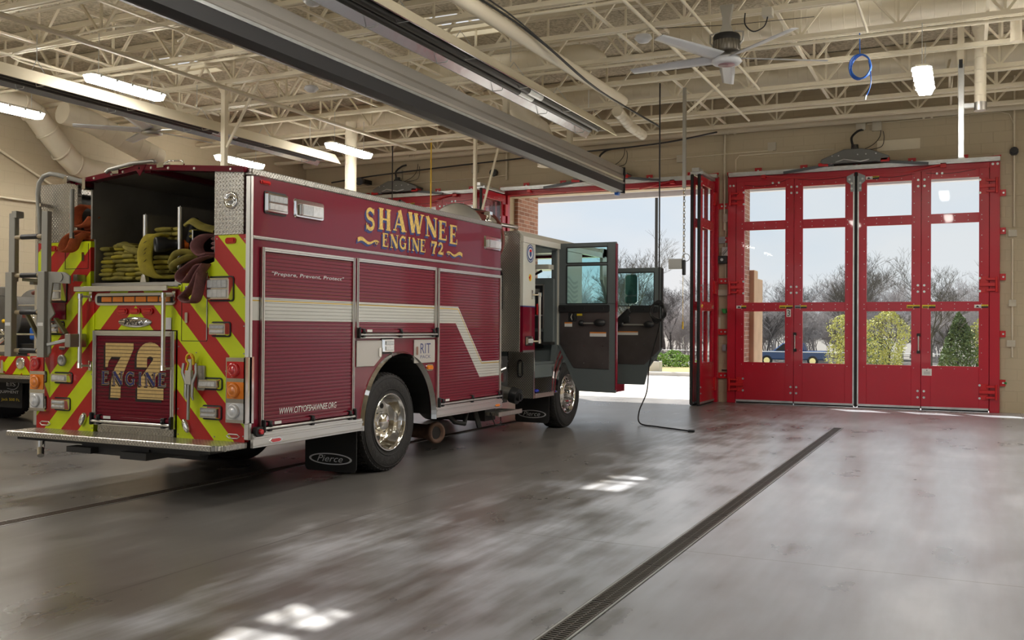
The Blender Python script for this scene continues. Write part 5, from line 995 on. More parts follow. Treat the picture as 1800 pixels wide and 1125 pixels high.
# the open doorway: leaves folded back against each jamb
D2, F2 = door_frame(DC[1], 2); operator(DC[1], D2, F2); c = DC[1]
def fold_frame(xf, sgn): return lambda a, b_, cc: (xf + sgn * cc, 19.72 - a, b_)
for sgn, xf in ((1, c + 2.40), (-1, c - 2.40)):
    # pair of leaves at right angles to the wall, glass facing the neighbouring bay
    A = door_leaf(fold_frame(xf, 1), 0, 1.17, D2); B_ = door_leaf(fold_frame(xf - .14 if sgn > 0 else xf - .14, 1), 0, 1.17, D2)
    FF = fold_frame(xf, 1); k = MB(FF); k.box(1.165, 1.21, .01, 4.54, -.0, .05); k.build('edge_seal', M['rubber'], A, .01); FF2 = fold_frame(xf - .14, 1); k = MB(FF2); k.box(1.165, 1.21, .01, 4.54, 0, .05); k.build('edge_seal', M['rubber'], B_, .01)
    bolts(FF, [(1.10, z) for z in (4.40, 4.28, 2.36, 2.24, .36, .24)] + [(.08, z) for z in (4.3, .3)], A)
    labels(FF, 0, A, [(.95, 1.08, 1.93, 1.99, 'yellowlab', 'yellowlab'), (.08, .2, 1.93, 1.99, 'whitelab', 'whitelab')])
    k = MB(FF)
    for z in (.38, 2.36, 4.18): k.box(-.02, .10, z - .13, z + .13, .045, .09)
    k.build('hinge', M['redl'], A)
    k = MB(); yy = 18.5; xx = xf - .20; k.tube([(xx, yy, 1.08), (xx - .07, yy - .01, 1.12), (xx - .07, yy - .01, 1.34), (xx, yy, 1.38)], .013, 8); k.build('pull_handle', M['zinc'], B_)
    k = MB(); k.box(xf - .18, xf + .08, 18.6, 19.6, 4.54, 4.60); k.box(xf - .12, xf + .02, 18.5, 18.8, 4.58, 4.66); k.build('top_carriage', M['zinc'], A, .004)
door_frame(3.675, 4)  # frame around the added daylight opening, out of view at the right
# bright fascia behind the open doorway's head
# ---- wall services
def conduit(pts, r, label, m='cream', cat='conduit', name='conduit', n=8): k = MB(); k.tube(pts, r, n); return tag(k.build(name, M[m]), label, cat)
def jbox(x, z, w_, h, label, m='box', y=WY, d=.07, name='junction_box'):
    k = MB(TR(y)); k.rrect(x - w_ / 2, x + w_ / 2, z - h / 2, z + h / 2, 0, d, .008); o = k.build(name, M[m]); k = MB(TR(y))
    for s in (-1, 1): k.cyl((x + s * w_ * .36, z + h * .36, d), (x + s * w_ * .36, z + h * .36, d + .003), .006, 6)
    k.build('cover_screw', M['zinc'], o); return tag(o, label, 'junction box')
yw = WY - .035
conduit([(.745, yw, DK - .1), (.745, yw, 3.42)], .018, 'thin cream conduit dropping to the upper beige box at the far right')
conduit([(.72, yw, 3.2), (.72, yw, 1.02)], .016, 'thin cream conduit joining the beige boxes right of the closed red door')
jbox(.72, 3.30, .14, .12, 'upper beige box on the conduit right of the closed red door'); jbox(.72, 2.02, .12, .12, 'middle beige box on the conduit right of the closed red door'); jbox(.70, 1.28, .14, .12, 'lowest beige box on the conduit right of the closed red door')
conduit([(1.06, yw, 3.55), (1.06, yw, 5.0), (1.10, yw, 5.12), (1.3, yw, 5.2), (1.6, yw, 5.2)], .026, 'thick cream conduit bending right near the frame edge above the grey box')
jbox(1.055, 3.44, .13, .13, 'grey box with a curled flexible pipe at the far right', m='gbox'); conduit(smooth([(1.0, yw, 3.38), (1.0, yw, 3.15), (1.1, yw, 3.0), (1.25, yw, 3.0), (1.35, yw, 3.1)]), .02, 'grey flexible pipe curling below the grey box at the far right', 'gbox')
k = MB(TR(WY)); k.cyl((.74, 4.80, 0), (.74, 4.80, .12), .075, 10); k.cyl((.74, 4.80, .12), (.74, 4.80, .15), .05, 10); tag(k.build('door_horn', M['black']), 'small black round sounder on the wall right of the rail end', 'sounder')
k = MB(TR(WY)); k.cyl((.60, .55, 0), (.60, .55, .06), .018, 8); k.sphere((.61, .55, .07), .022); tag(k.build('hose_tap', M['green']), 'tiny green tap low beside the right jamb', 'tap')
# between doors 2 and 3
xg = -4.60
conduit([(xg + .02, yw, DK - .2), (xg + .02, yw, 3.55)], .022, 'cream vertical conduit between the open and closed doorways'); conduit([(xg + .05, yw, 3.9), (xg + .05, yw, 2.5)], .014, 'thin cream pipe below the beige box between the doorways')
jbox(-4.52, 3.80, .15, .16, 'upper beige box between the two right doorways'); jbox(-4.62, 3.35, .13, .13, 'mauve grey box between the two right doorways', m='gbox'); jbox(-4.42, 3.36, .10, .16, 'second narrow beige box beside the closed door jamb'); jbox(-4.58, 2.26, .30, .12, 'wide beige box with looped wire between the doorways')
k = MB(TR(WY)); k.box(-4.72, -4.50, 2.86, 3.02, 0, .12); ch = k.build('door_controller', M['black'], None, .01); k = MB(TR(WY)); k.box(-4.62, -4.47, 3.02, 3.20, .0, .08); k.cyl((-4.6, 3.05, .1), (-4.5, 3.17, .1), .02, 8); k.build('gear', M['steel'], ch); k = MB(TR(WY)); k.cyl((-4.61, 2.94, .12), (-4.61, 2.94, .128), .03, 12); k.build('dial', M['zinc'], ch); tag(ch, 'black device with exposed gear mounted between the two doorways', 'controller')
k = MB(TR(WY)); k.cyl((-4.56, 1.87, 0), (-4.56, 1.87, .10), .04, 12); k.box(-4.62, -4.50, 1.87, 1.93, 0, .06); tag(k.build('call_point', M['green']), 'small green valve on the wall between the doorways', 'valve')
k = MB(TR(WY)); k.rrect(-4.61, -4.53, 1.05, 1.19, 0, .05, .01); tag(k.build('door_switch', M['gbox']), 'grey push button switch between the doorways at waist height', 'switch')
k = MB(TR(WY)); k.bar((-4.62, .66, .03), (-4.46, .66, .06), .02, .02); k.bar((-4.48, .69, .05), (-4.48, .63, .05), .02, .02); tag(k.build('wall_hook', M['black']), 'small black hook low on the wall between doorways', 'hook')
for x, l in ((-4.68, 'left'), (-4.46, 'right')): k = MB(TR(WY)); k.rrect(x - .02, x + .02, 1.50, 1.75, 0, .04, .012); tag(k.build('wall_handle', M['white']), 'slim white vertical bar on the wall pier, %s of the pair' % l, 'handle')  # pair of slim upright handles on the wall pier
conduit([(-6.6, yw, 5.12), (-5.1, yw, 5.12), (-4.62, yw, 5.13), (-3.6, yw, 5.14)], .012, 'thin horizontal cream conduit above the open doorway'); jbox(-5.52, 5.10, .15, .15, 'beige box on the conduit above the open doorway'); jbox(-3.62, 5.22, .16, .16, 'beige box above the closed door left of its operator')
conduit([(-4.35, yw, 4.75), (-4.35, yw, 5.0), (-4.28, yw, 5.08), (-2.4, yw, 5.08)], .014, 'thin cream conduit with a bend left above the closed door')
jbox(-1.92, 5.50, .17, .17, 'left beige box above the closed door operator'); jbox(-1.62, 5.46, .17, .17, 'right beige box above the closed door operator'); k = MB(TR(WY)); k.box(-1.62, -.85, 4.98, 5.18, 0, .012); tag(k.build('cover_plate', M['cream']), 'flat cream plate on the wall behind the door operator', 'plate')
conduit([(-1.8, yw, 5.52), (.5, yw, 5.55), (.66, yw, 5.5), (.74, yw, 5.3), (.745, yw, 4.95)], .01, 'thin cream conduit arching down to the black sounder')
conduit([(-15.2, yw, 4.95), (-10.5, yw, 4.98), (-9.6, yw, 5.0)], .014, 'thin cream conduit along the wall above the leftmost doorway'); jbox(-12.5, 5.2, .2, .2, 'beige box above the leftmost door operator'); jbox(-10.42, 5.2, .16, .18, 'beige box beside the small black camera'); k = MB(TR(WY)); k.cyl((-9.92, 5.08, 0), (-9.92, 5.08, .1), .09, 12); tag(k.build('wall_sensor', M['black']), 'small black round sensor left above the open doorway', 'sensor')
conduit([(-9.6, yw, DK - .4), (-9.6, yw, 4.9)], .024, 'cream vertical conduit left of the open doorway')
k = MB(); k.tube([(XLW + .1, WY - .2, 5.55), (XRW - .1, WY - .2, 5.62)], .075, 16); 
for x in (-12, -8.2, -4.4, -.7, 2.2): k.cyl((x - .1, WY - .2, 5.588), (x - .06, WY - .2, 5.588), .09, 16); k.cyl((x + .04, WY - .2, 5.588), (x + .08, WY - .2, 5.588), .09, 16)
tag(k.build('sprinkler_main', M['cream']), 'thick cream pipe running the whole front wall above the doors', 'pipe')
# black small camera over door 1
k = MB(); k.cyl((-13.35, 19.5, 5.05), (-13.2, 19.2, 4.98), .09, 14); k.box(-13.42, -13.3, 19.5, 19.9, 5.0, 5.1); tag(k.build('spot_lamp', M['black']), 'small black lamp bracketed above the leftmost doors', 'lamp')
# left wall services
xw = XLW + .06
conduit([(xw, 6, 3.72), (xw, 15.2, 3.72)], .02, 'straight cream conduit along the left wall'); conduit([(xw, 6.5, 5.4), (xw, 9.8, 5.15), (xw, 10.2, 5.0), (xw, 12.6, 3.95), (xw, 13.0, 3.9), (xw, 15.5, 3.9), (xw, 15.6, 3.7)], .022, 'cream conduit stepping down the left wall'); conduit([(xw, 15.5, 3.2), (xw, 15.5, 4.6), (xw + .05, 15.6, 4.75), (xw + .2, 15.9, 4.75)], .03, 'cream vertical conduit on the left wall behind the engine')
# ---- ducts
def duct(pts, r, label, seams=True, m='duct', n=20, name='air_duct'):
    P = [Vector(p) for p in pts]; k = MB(); k.tube(P, r, n)
    if seams:
        for i in range(len(P) - 1):
            L_ = (P[i + 1] - P[i]).length; q = int(L_ / .16)
            for j in range(1, q): a = P[i].lerp(P[i + 1], j / q); d = (P[i + 1] - P[i]).normalized(); k.lathe([(r, -.006), (r + .006, 0), (r, .006)], a, d, n)
    return tag(k.build(name, M[m]), label, 'duct')
duct([(-14.85, 4, 5.30), (-14.85, 11.4, 5.30), (-14.85, 11.65, 5.20), (-14.85, 11.85, 5.0), (-14.85, 12.3, 4.6), (-14.85, 12.5, 4.45), (-14.85, 12.8, 4.40), (-14.85, 18.5, 4.40)], .20, 'big cream round duct stepping down along the left wall', False)
for nm_, pts in (('a', [(-14.85, 11.35, 5.30), (-14.85, 11.6, 5.22), (-14.85, 11.9, 4.95), (-14.85, 12.2, 4.65), (-14.85, 12.5, 4.46), (-14.85, 12.85, 4.4)]),):
    k = MB()
    for i in range(len(pts) - 1): d = (Vector(pts[i + 1]) - Vector(pts[i])).normalized(); k.lathe([(.20, -.02), (.213, -.015), (.213, .015), (.20, .02)], pts[i], d, 24)
    tag(k.build('duct_band', M['duct']), 'raised joint bands around the stepped duct elbow by the left wall', 'duct band')
duct([(-14.35, 11.8, 5.22), (-14.3, 12.4, 5.15), (-14.15, 13.1, 4.9), (-14.0, 13.7, 4.68)], .20, 'cream spiral duct slanting down above the engine tail')
duct([(-14.8, 16.75, 5.82), (4.3, 16.75, 5.82)], .19, 'long cream spiral duct crossing between the roof joists near the doors', True)
duct([(-15.0, 7.55, 5.75), (-7, 7.55, 5.75)], .10, 'cream round pipe crossing high at the upper left', False)
duct([(-4.0, 13.95, 5.86), (4.3, 13.95, 5.86)], .19, 'cream spiral duct between the joists behind the ceiling fan', True)
duct([(-9.3, 14.15, 5.82), (-5.6, 14.15, 5.82), (-5.4, 14.15, 5.80), (-5.3, 14.3, 5.7)], .17, 'cream spiral duct passing under the middle skylight', True)
duct([(-7.35, 14.3, 5.84), (-7.35, 15.1, 5.82), (-7.33, 15.3, 5.6), (-7.2, 15.5, 5.3), (-7.0, 15.9, 5.1), (-6.98, 16.1, 4.95), (-6.98, 16.1, 4.45)], .16, 'cream spiral duct with a double bend dropping behind the heater')
duct([(-11.2, 16.0, 5.6), (-11.2, 16.0, 2.9)], .115, 'cream vertical duct rising behind the parked engine')
o = duct([(-.3, 15.2, 6.1), (.05, 15.3, 6.0), (.14, 15.4, 5.8), (.14, 15.4, 4.72)], .078, 'cream vertical spiral duct hanging right of the white pole'); k = MB(); k.cyl((.14, 15.4, 4.68), (.14, 15.4, 4.80), .086, 20); k.build('end_cap', M['steel'], o); k = MB(); k.lathe([(.078, 0), (.11, .1), (.11, .16), (.078, .18)], (.14, 15.4, 5.75), (0, 0, 1), 20); k.build('collar', M['duct'], o)
duct([(-5.05, 8.0, 5.10), (-5.05, 14.75, 5.17)], .085, 'straight cream vent pipe sloping beside the heater', False); duct([(-5.1, 14.6, 4.98), (-5.15, 15.4, 4.9), (-5.15, 16.1, 4.88)], .085, 'short cream vent pipe beyond the end of the straight one')
duct([(.55, 14.2, 6.0), (.55, 14.2, 5.3)], .07, 'short cream vertical pipe stub near the right frame edge', False)
# pipes along the bay
for x, z, y1, r, l in ((-3.62, 5.30, 17.6, .022, 'cream pipe along the bay left of the fan'), (-3.05, 5.36, 15.6, .020, 'cream pipe along the bay running just left of the fan mount'), (-10.0, 5.05, 16.5, .028, 'thick cream pipe pair member above the engine, nearer the rail'), (-10.25, 5.12, 16.5, .022, 'thin cream pipe beside the thick one above the engine'), (-11.9, 5.2, 13, .02, 'cream pipe above the left heater'), (-1.2, 5.38, 13.2, .02, 'cream pipe along the bay right of the fan'), (-8.5, 5.3, 17, .02, 'cream pipe along the bay between the rail and the engine lights'), (-6.9, 5.40, 12, .018, 'cream pipe under the middle skylight')):
    conduit([(x, -2, z), (x, y1, z)], r, l, cat='pipe', name='ceiling_pipe')
for y, z, l in ((17.25, 5.36, 'cream cross pipe nearest the front wall'), (15.95, 5.38, 'cream cross pipe second from the front wall'), (13.35, 5.36, 'cream cross pipe behind the fan'), (10.75, 5.36, 'cream cross pipe in front of the fan'), (8.1, 5.34, 'cream cross pipe over the engine tail')):
    conduit([(XLW + .2, y, z), (XRW - .2, y, z)], .024, l, cat='pipe', name='ceiling_pipe')
conduit(smooth([(-12.2, 9.3, 5.25), (-11.9, 9.0, 5.25), (-10.6, 8.9, 5.30), (-9.8, 8.9, 5.32), (-9.3, 9.1, 5.32), (-9.3, 9.5, 5.32), (-9.6, 9.7, 5.32)]), .014, 'looped thin cream conduit at the upper left', name='conduit'); conduit(smooth([(-12.2, 9.3, 5.25), (-12.1, 9.7, 5.22), (-11.7, 10.5, 5.2), (-11.2, 11.6, 5.2)]), .014, 'thin cream conduit hooking back beside the left light', name='conduit')
# posts dropping from joists
def post(x, y, z0, z1, w_, label, brace=True):
    k = MB(); k.box(x - w_ / 2, x + w_ / 2, y - w_ / 2, y + w_ / 2, z0, z1); o = k.build('drop_post', M['cream'], None, .006); k = MB(); k.prism([(x - .16, z1), (x + .16, z1), (x + w_ / 2, z1 - .2), (x - w_ / 2, z1 - .2)], 1, y - .01, y + .01); k.build('gusset', M['cream'], o)
    if brace: k = MB(); k.bar((x + .05, y, z0 + .35), (x + .6, y + .1, z1), .035); k.build('brace', M['cream'], o)
    return tag(o, label, 'post')
post(-10.95, 12.10, 4.05, 5.44, .09, 'cream post dropping beside the left heater'); post(-6.5, 13.42, 4.75, 5.44, .085, 'cream post holding the rail between rail and heater'); post(-6.5, 6.82, 4.76, 5.44, .13, 'cream post near the top middle of the view holding the rail'); post(-6.5, 16.06, 4.7, 5.44, .09, 'cream post behind the far end of the heater')
post(-8.42, 16.06, 3.0, 5.44, .06, 'slim cream post with a diagonal brace behind the engine roof'); 
# exhaust rails
ry = empty('exhaust_rail', (-6.47, 10, 4.5), 'long grey and black rail hanging across the upper left above the engine', 'exhaust rail')
k = MB(); k.prism([(-6.60, 4.44), (-6.34, 4.44), (-6.34, 4.47), (-6.355, 4.50), (-6.34, 4.53), (-6.34, 4.60), (-6.36, 4.64), (-6.35, 4.76), (-6.58, 4.76), (-6.60, 4.60)], 1, 2.5, 18.6); k.build('rail_body', M['rustrail'], ry)
k = MB(); k.prism([(-6.60, 4.29), (-6.49, 4.26), (-6.45, 4.26), (-6.34, 4.29), (-6.335, 4.44), (-6.60, 4.44)], 1, 2.5, 18.6); k.build('rubber_lip', M['railblk'], ry); k = MB(); k.box(-6.34, -6.325, 2.5, 18.6, 4.44, 4.475); k.build('rail_edge', M['zinc'], ry)
k = MB(); k.prism([(-6.62, 4.29), (-6.32, 4.25), (-6.32, 4.78), (-6.60, 4.78)], 1, 18.6, 18.63); k.build('end_plate', M['black'], ry); k = MB(); k.cyl((-6.5, 18.55, 4.27), (-6.42, 18.55, 4.26), .06, 14); k.build('wheel', M['bluecord'], ry)
def heater(x, y0, y1, z, label):
    h = empty('radiant_heater', (x, y1, z), label, 'heater')
    k = MB(); prof = [(-.29, -.10), (-.27, -.10), (-.14, .07), (.14, .07), (.27, -.10), (.29, -.10), (.15, .09), (-.15, .09)]; k.prism([(x + a, z + b_) for a, b_ in prof], 1, y0, y1); k.build('reflector_hood', M['reflect'], h)
    k = MB(); k.add([(x + .295, y0, z - .10), (x + .295, y1, z - .10), (x + .155, y1, z + .095), (x + .155, y0, z + .095)], [(0, 1, 2, 3)]); k.add([(x + .155, y0, z + .096), (x + .155, y1, z + .096), (x - .155, y1, z + .096), (x - .155, y0, z + .096)], [(0, 1, 2, 3)]); k.build('hood_cover', M['cream'], h)
    for dx in (-.075, .075):
        k = MB(); k.cyl((x + dx, y0, z - .03), (x + dx, y1 - .35, z - .03), .052, 14); k.build('burner_tube', M['heatblk'], h)
    k = MB(); k.cyl((x - .075, y1 - 3.2, z - .03), (x - .075, y1 - 2.75, z - .03), .056, 14); k.cyl((x + .075, y1 - 3.2, z - .03), (x + .075, y1 - 2.75, z - .03), .056, 14); k.build('tube_coupling', M['zinc'], h)
    k = MB(); y = y1 - .5
    while y > y0: k.tube([(x - .27, y, z - .10), (x - .13, y, z - .10), (x - .1, y, z - .02)], .006, 5); k.tube([(x + .27, y, z - .10), (x + .13, y, z - .10), (x + .1, y, z - .02)], .006, 5); k.tube([(x - .16, y + .1, z + .09), (x, y + .1, z + .30), (x + .16, y + .1, z + .09)], .006, 5); y -= 1.55
    k.build('wire_hanger', M['zinc'], h)
    k = MB(); y = y1 - .6
    while y > y0: k.cyl((x, y, z + .28), (x, y, 5.45), .006, 6); y -= 3.0
    k.build('chain', M['zinc'], h)
heater(-5.70, 3.5, 15.5, 4.88, 'long dark tube heater with shiny hood beside the rail'); heater(-11.45, 3.5, 15.6, 4.80, 'long tube heater at the left above the parked engine')
# ---- lights
def tube_light(x, y, label, L_=1.30, z=4.80, tall=.10, group=None):
    o = empty('ceiling_light', (x, y, z), label, 'ceiling light', group)
    k = MB(); k.rrect(x - .11, x + .11, y - L_ / 2, y + L_ / 2, z + .035, z + .075, .06, 5, inset=.03); k.build('housing', M['box'], o)
    k = MB(); k.rrect(x - .115, x + .115, y - L_ / 2 - .01, y + L_ / 2 + .01, z + .035, z - .045, .07, 6, inset=.035); k.build('lens', M['lamp'], o)
    k = MB(); 
    for i in range(5): yy = y - L_ / 2 + .12 + (L_ - .24) * i / 4; k.box(x - .125, x - .11, yy - .02, yy + .02, z + .01, z + .06); k.box(x + .11, x + .125, yy - .02, yy + .02, z + .01, z + .06)
    k.build('clip', M['zinc'], o)
    for s in (-1, 1): k = MB(); k.cyl((x, y + s * L_ * .36, z + .07), (x, y + s * L_ * .36, 5.44), .005, 5); k.build('hanger', M['zinc'], o)
    return o
l0 = tube_light(-10.6, 9.75, 'lit tube light hanging nearest above the engine tail, left of the rail', group='lit ceiling tube lights')
for x, y, l in ((-10.5, 14.95, 'lit tube light behind the cream duct above the engine'), (-13.25, 15.1, 'lit tube light low beyond the engine tail roof'), (-13.3, 9.9, 'lit tube light cut off by the left frame edge'), (-.55, 13.8, 'lit tube light seen end on at the upper right')): dup(l0, (x + 10.6, y - 9.75, 0), l)
for x, y in ((-13.25, 4.6), (-10.6, 4.6), (-3.2, 8.0), (-10.6, -1), (-.55, 8.6), (2.6, 13.8), (2.6, 8.6), (4.6, 11.2), (-7.9, 1.0), (-7.9, -3)): dup(l0, (x + 10.6, y - 9.75, 0), 'added ceiling tube light out of view in the bay', 'added ceiling lights out of view')  # further tube lights out of view, added to brighten the bay
# ---- ceiling fan
fx, fy = -2.67, 11.65
fan = empty('ceiling_fan', (fx, fy, 4.9), 'big ceiling fan with five pale blades on a dark motor', 'fan')
k = MB(); k.lathe([(.0, .22), (.10, .22), (.155, .19), (.16, .02), (.145, .0), (0, .0)], (fx, fy, 4.86), (0, 0, 1), 32)
for i in range(24): a = 2 * math.pi * i / 24; k.bar((fx + .155 * math.cos(a), fy + .155 * math.sin(a), 4.88), (fx + .155 * math.cos(a), fy + .155 * math.sin(a), 5.0), .012, .02)
k.build('motor', M['fanm'], fan); k = MB(); k.lathe([(.162, 5.0), (.164, 5.055), (.15, 5.08)], (fx, fy, 0), (0, 0, 1), 32); k.build('motor_band', M['black'], fan)
k = MB(); k.prism([(fx - .09, 5.08), (fx + .09, 5.08), (fx + .045, 5.2), (fx + .045, 5.28), (fx + .08, 5.44), (fx - .08, 5.44), (fx - .045, 5.28), (fx - .045, 5.2)], 1, fy - .04, fy + .04); k.build('mount', M['steel'], fan)
k = MB(); k.lathe([(0, 4.72), (.09, 4.72), (.09, 4.715), (.16, 4.725), (.185, 4.75), (.16, 4.80), (0, 4.80)], (fx, fy, 0), (0, 0, 1), 32); k.build('hub_cover', M['fanw'], fan); k = MB(); k.lathe([(0, 4.712), (.10, 4.712), (.10, 4.72)], (fx, fy, 0), (0, 0, 1), 24); k.build('hub_badge', mat('hub_badge_pink', (.32, .18, .20), .4), fan)
for s in (-1, 1): k = MB(); k.tube([(fx + s * .16, fy, 4.95), (fx + s * .2, fy, 5.0), (fx + s * .2, fy, 5.1), (fx + s * .1, fy, 5.12)], .012, 6); k.build('bracket', M['steel'], fan); k = MB(); k.tube([(fx, fy, 5.2), (fx - 1.2, fy + .5, 5.45)], .004, 4); k.tube([(fx, fy, 5.2), (fx + .9, fy + .9, 5.45)], .004, 4); k.build('guy_wire', M['black'], fan)
def blades(fx, fy, z, offs, R_, fan):
    for i in range(5):
        a = math.radians(offs + 72 * i); u = Vector((math.cos(a), math.sin(a), 0)); v = Vector((-math.sin(a), math.cos(a), 0)); k = MB(); P = []
        for t in [j / 10 for j in range(11)]:
            r = .16 + (R_ - .16) * t; wd = .085 + .02 * (1 - abs(t - .4)) - .02 * t; tw = .030 * (1 - t * .5)
            for s, th in ((-1, 0), (-.4, .012), (.5, .010), (1, 0), (.5, -.004), (-.4, -.004)): P.append(tuple(Vector((fx, fy, z)) + u * r + v * wd * s + Vector((0, 0, th + tw * s))))
        k.add(P, [(j * 6 + q, j * 6 + (q + 1) % 6, (j + 1) * 6 + (q + 1) % 6, (j + 1) * 6 + q) for j in range(10) for q in range(6)], True); k.add(P[:6], [list(range(6))]); k.add(P[-6:], [list(range(6))]); k.build('blade', M['fanw'], fan)
blades(fx, fy, 4.80, 30, 1.25, fan)
f2x, f2y = -12.75, 12.3; fan2 = empty('ceiling_fan', (f2x, f2y, 4.9), 'ceiling fan half hidden behind the left heater', 'fan')
k = MB(); k.lathe([(.0, 5.05), (.10, 5.05), (.15, 5.02), (.155, 4.9), (.14, 4.87), (.17, 4.84), (.18, 4.8), (.09, 4.78), (0, 4.78)], (f2x, f2y, 0), (0, 0, 1), 28); k.build('motor', M['steel'], fan2); k = MB(); k.bar((f2x, f2y, 5.05), (f2x, f2y, 5.44), .06); k.build('mount', M['steel'], fan2); blades(f2x, f2y, 4.86, 10, 1.25, fan2)
# ---- cords, chain, poles
pc = empty('power_cord', (-4.21, 14.0, 3), 'black cord hanging from the ceiling, coiled over the open front cab door', 'cord')
k = MB(); k.tube([(-4.21, 14.0, 5.2), (-4.22, 14.05, 1.95)], .011, 8); k.tube(smooth([(-4.22, 14.05, 1.95), (-4.23, 14.1, 1.75), (-4.35, 14.5, 1.55), (-4.50, 14.75, 1.25), (-4.62, 14.85, .9), (-4.64, 14.8, .5), (-4.70, 14.6, .2), (-4.62, 14.4, .03), (-4.3, 14.2, .014), (-3.9, 13.95, .014), (-3.66, 13.8, .014)]), .011, 8)
k.build('cable', M['rubber'], pc); k = MB()
for j in range(5):
    a0 = j * .25; k.tube([(-4.24 + .13 * math.cos(t) * (1 - .05 * j), 14.05 + .03 * math.sin(t + j), 1.76 + (.13 + .02 * j) * math.sin(t) * .8 + .05 * math.cos(t) * (j - 2) * .4) for t in [a0 + q * 2 * math.pi / 16 for q in range(16)]], .010, 6, True)
k.build('coil', M['rubber'], pc); k = MB(); k.box(-3.69, -3.60, 13.75, 13.81, .0, .035); k.build('plug', M['black'], pc, .006)
k = MB(); k.tube([(-4.12, 15.02, 5.3), (-4.12, 15.02, 1.55)], .004, 5); k.cyl((-4.12, 15.02, 1.5), (-4.12, 15.02, 1.62), .012, 8); tag(k.build('pull_cord', M['yelcord']), 'thin orange pull cord hanging in the open doorway', 'cord')
ck = empty('hanging_drop', (-4.1, 15.0, 4), 'grey steel rod ending in a chain, ring and small box in the open doorway', 'chain')
k = MB(); k.box(-4.13, -4.08, 14.98, 15.03, 3.75, 5.35); k.build('rod', M['steel'], ck); z = 3.75; i = 0
k = MB()
while z > 2.62:
    a = (i % 2) * math.pi / 2; k.tube([(-4.10 + math.cos(a) * .016 * math.sin(t), 15.0 + math.sin(a) * .016 * math.sin(t), z - .026 + .03 * math.cos(t)) for t in [q * math.pi / 4 for q in range(8)]], .006, 5, True); z -= .046; i += 1
k.build('chain', M['steel'], ck); k = MB(); k.tube([(-4.07 + .06 * math.cos(t), 15.0, 2.64 + .06 * math.sin(t)) for t in [q * math.pi / 8 for q in range(16)]], .006, 6, True); k.build('ring', M['steel'], ck)
k = MB(); k.box(-4.125, -4.075, 14.97, 15.03, 2.36, 2.60); k.build('socket', M['black'], ck, .01); k = MB(); k.box(-4.34, -4.13, 14.95, 15.05, 2.46, 2.62); k.build('counterweight', M['steel'], ck, .004)
k = MB(); k.bar((-4.06, 15, 4.95), (-3.6, 15.2, 5.4), .035); k.build('brace', M['cream'], ck)
k = MB(); k.box(-.15, -.07, 15.3, 15.36, 4.0, 5.36); wp = k.build('hanging_pole', M['zinc'], None, .006); k = MB(); k.box(-.16, -.07, 15.37, 15.43, 4.9, DK); k.build('cream_backing', M['cream'], wp); k = MB(); k.box(-.14, -.09, 15.27, 15.3, 5.30, 5.42); k.build('pulley', M['black'], wp); k = MB(); k.box(-.07, .06, 15.3, 15.36, 4.72, 4.78); k.build('arm', M['zinc'], wp); tag(wp, 'bright metal pole hanging over the closed red door', 'pole')
k = MB()
for j in range(4): rr = .135 - .004 * j; k.tube([(-1.31 + rr * math.cos(t) + .005 * j, 13.42 + .04 * math.sin(t * 2 + j), 4.98 + (rr + .03) * math.sin(t)) for t in [q * 2 * math.pi / 24 for q in range(24)]], .009, 6, True)
k.tube([(-1.31, 13.42, 5.14), (-1.315, 13.42, 5.44)], .007, 6); k.tube(smooth([(-1.2, 13.42, 5.05), (-1.17, 13.42, 4.8), (-1.2, 13.42, 4.65), (-1.24, 13.42, 4.58)]), .007, 6); ac = k.build('air_hose', M['bluecord']); k = MB(); k.cyl((-1.245, 13.42, 4.54), (-1.235, 13.42, 4.60), .014, 8); k.build('coupler', M['zinc'], ac); tag(ac, 'coiled blue air hose hanging right of the fan', 'hose')
k = MB(); k.tube([(-10.15, 17.38, 5.44), (-10.15, 17.38, 3.2)], .012, 6); tag(k.build('electrical_cord', M['yelcord']), 'yellow cord hanging behind the engine roof', 'cord'); k = MB(); k.tube([(-11.1, 17.38, 5.44), (-11.1, 17.38, 3.2)], .012, 6); tag(k.build('electrical_cord', M['rubber']), 'black cord hanging behind the engine roof', 'cord')
k = MB(); k.tube(smooth([(-5.3, 7.5, 5.3), (-5.0, 9.8, 5.22), (-4.9, 11.2, 5.12), (-4.85, 13.0, 4.95), (-4.7, 15.5, 4.90)]), .014, 6); k.tube(smooth([(-5.25, 7.5, 5.32), (-4.95, 9.8, 5.24), (-4.86, 11.2, 5.10), (-4.80, 13.0, 4.92), (-4.66, 15.5, 4.86)]), .010, 6); tag(k.build('draped_cable', M['black']), 'black cable pair draped along the ceiling beside the vent pipe', 'cable')
k = MB(); k.tube(smooth([(-14, 19.2, 5.0), (-12.5, 19.4, 5.15), (-9, 19.5, 5.30), (-6, 19.4, 5.36), (-4.4, 18.4, 5.30)]), .018, 6); tag(k.build('draped_cable', M['black']), 'black cable sagging along the front wall pipe', 'cable')
for x, y, l in ((-9.6, 12.6, 'white domed ceiling detector left of the rail'), (-7.0, 9.2, 'white domed fitting hanging behind the rail near the heater'), (-3.9, 12.2, 'white box fitting above the vent pipe')):
    k = MB(); k.lathe([(0, 5.28), (.07, 5.29), (.12, 5.34), (.10, 5.38), (0, 5.40)], (x, y, 0), (0, 0, 1), 20); o = k.build('ceiling_detector', M['fanw']); tag(o, l, 'detector'); k = MB(); k.cyl((x, y, 5.4), (x, y, 5.45), .03, 8); k.build('stem', M['cream'], o)
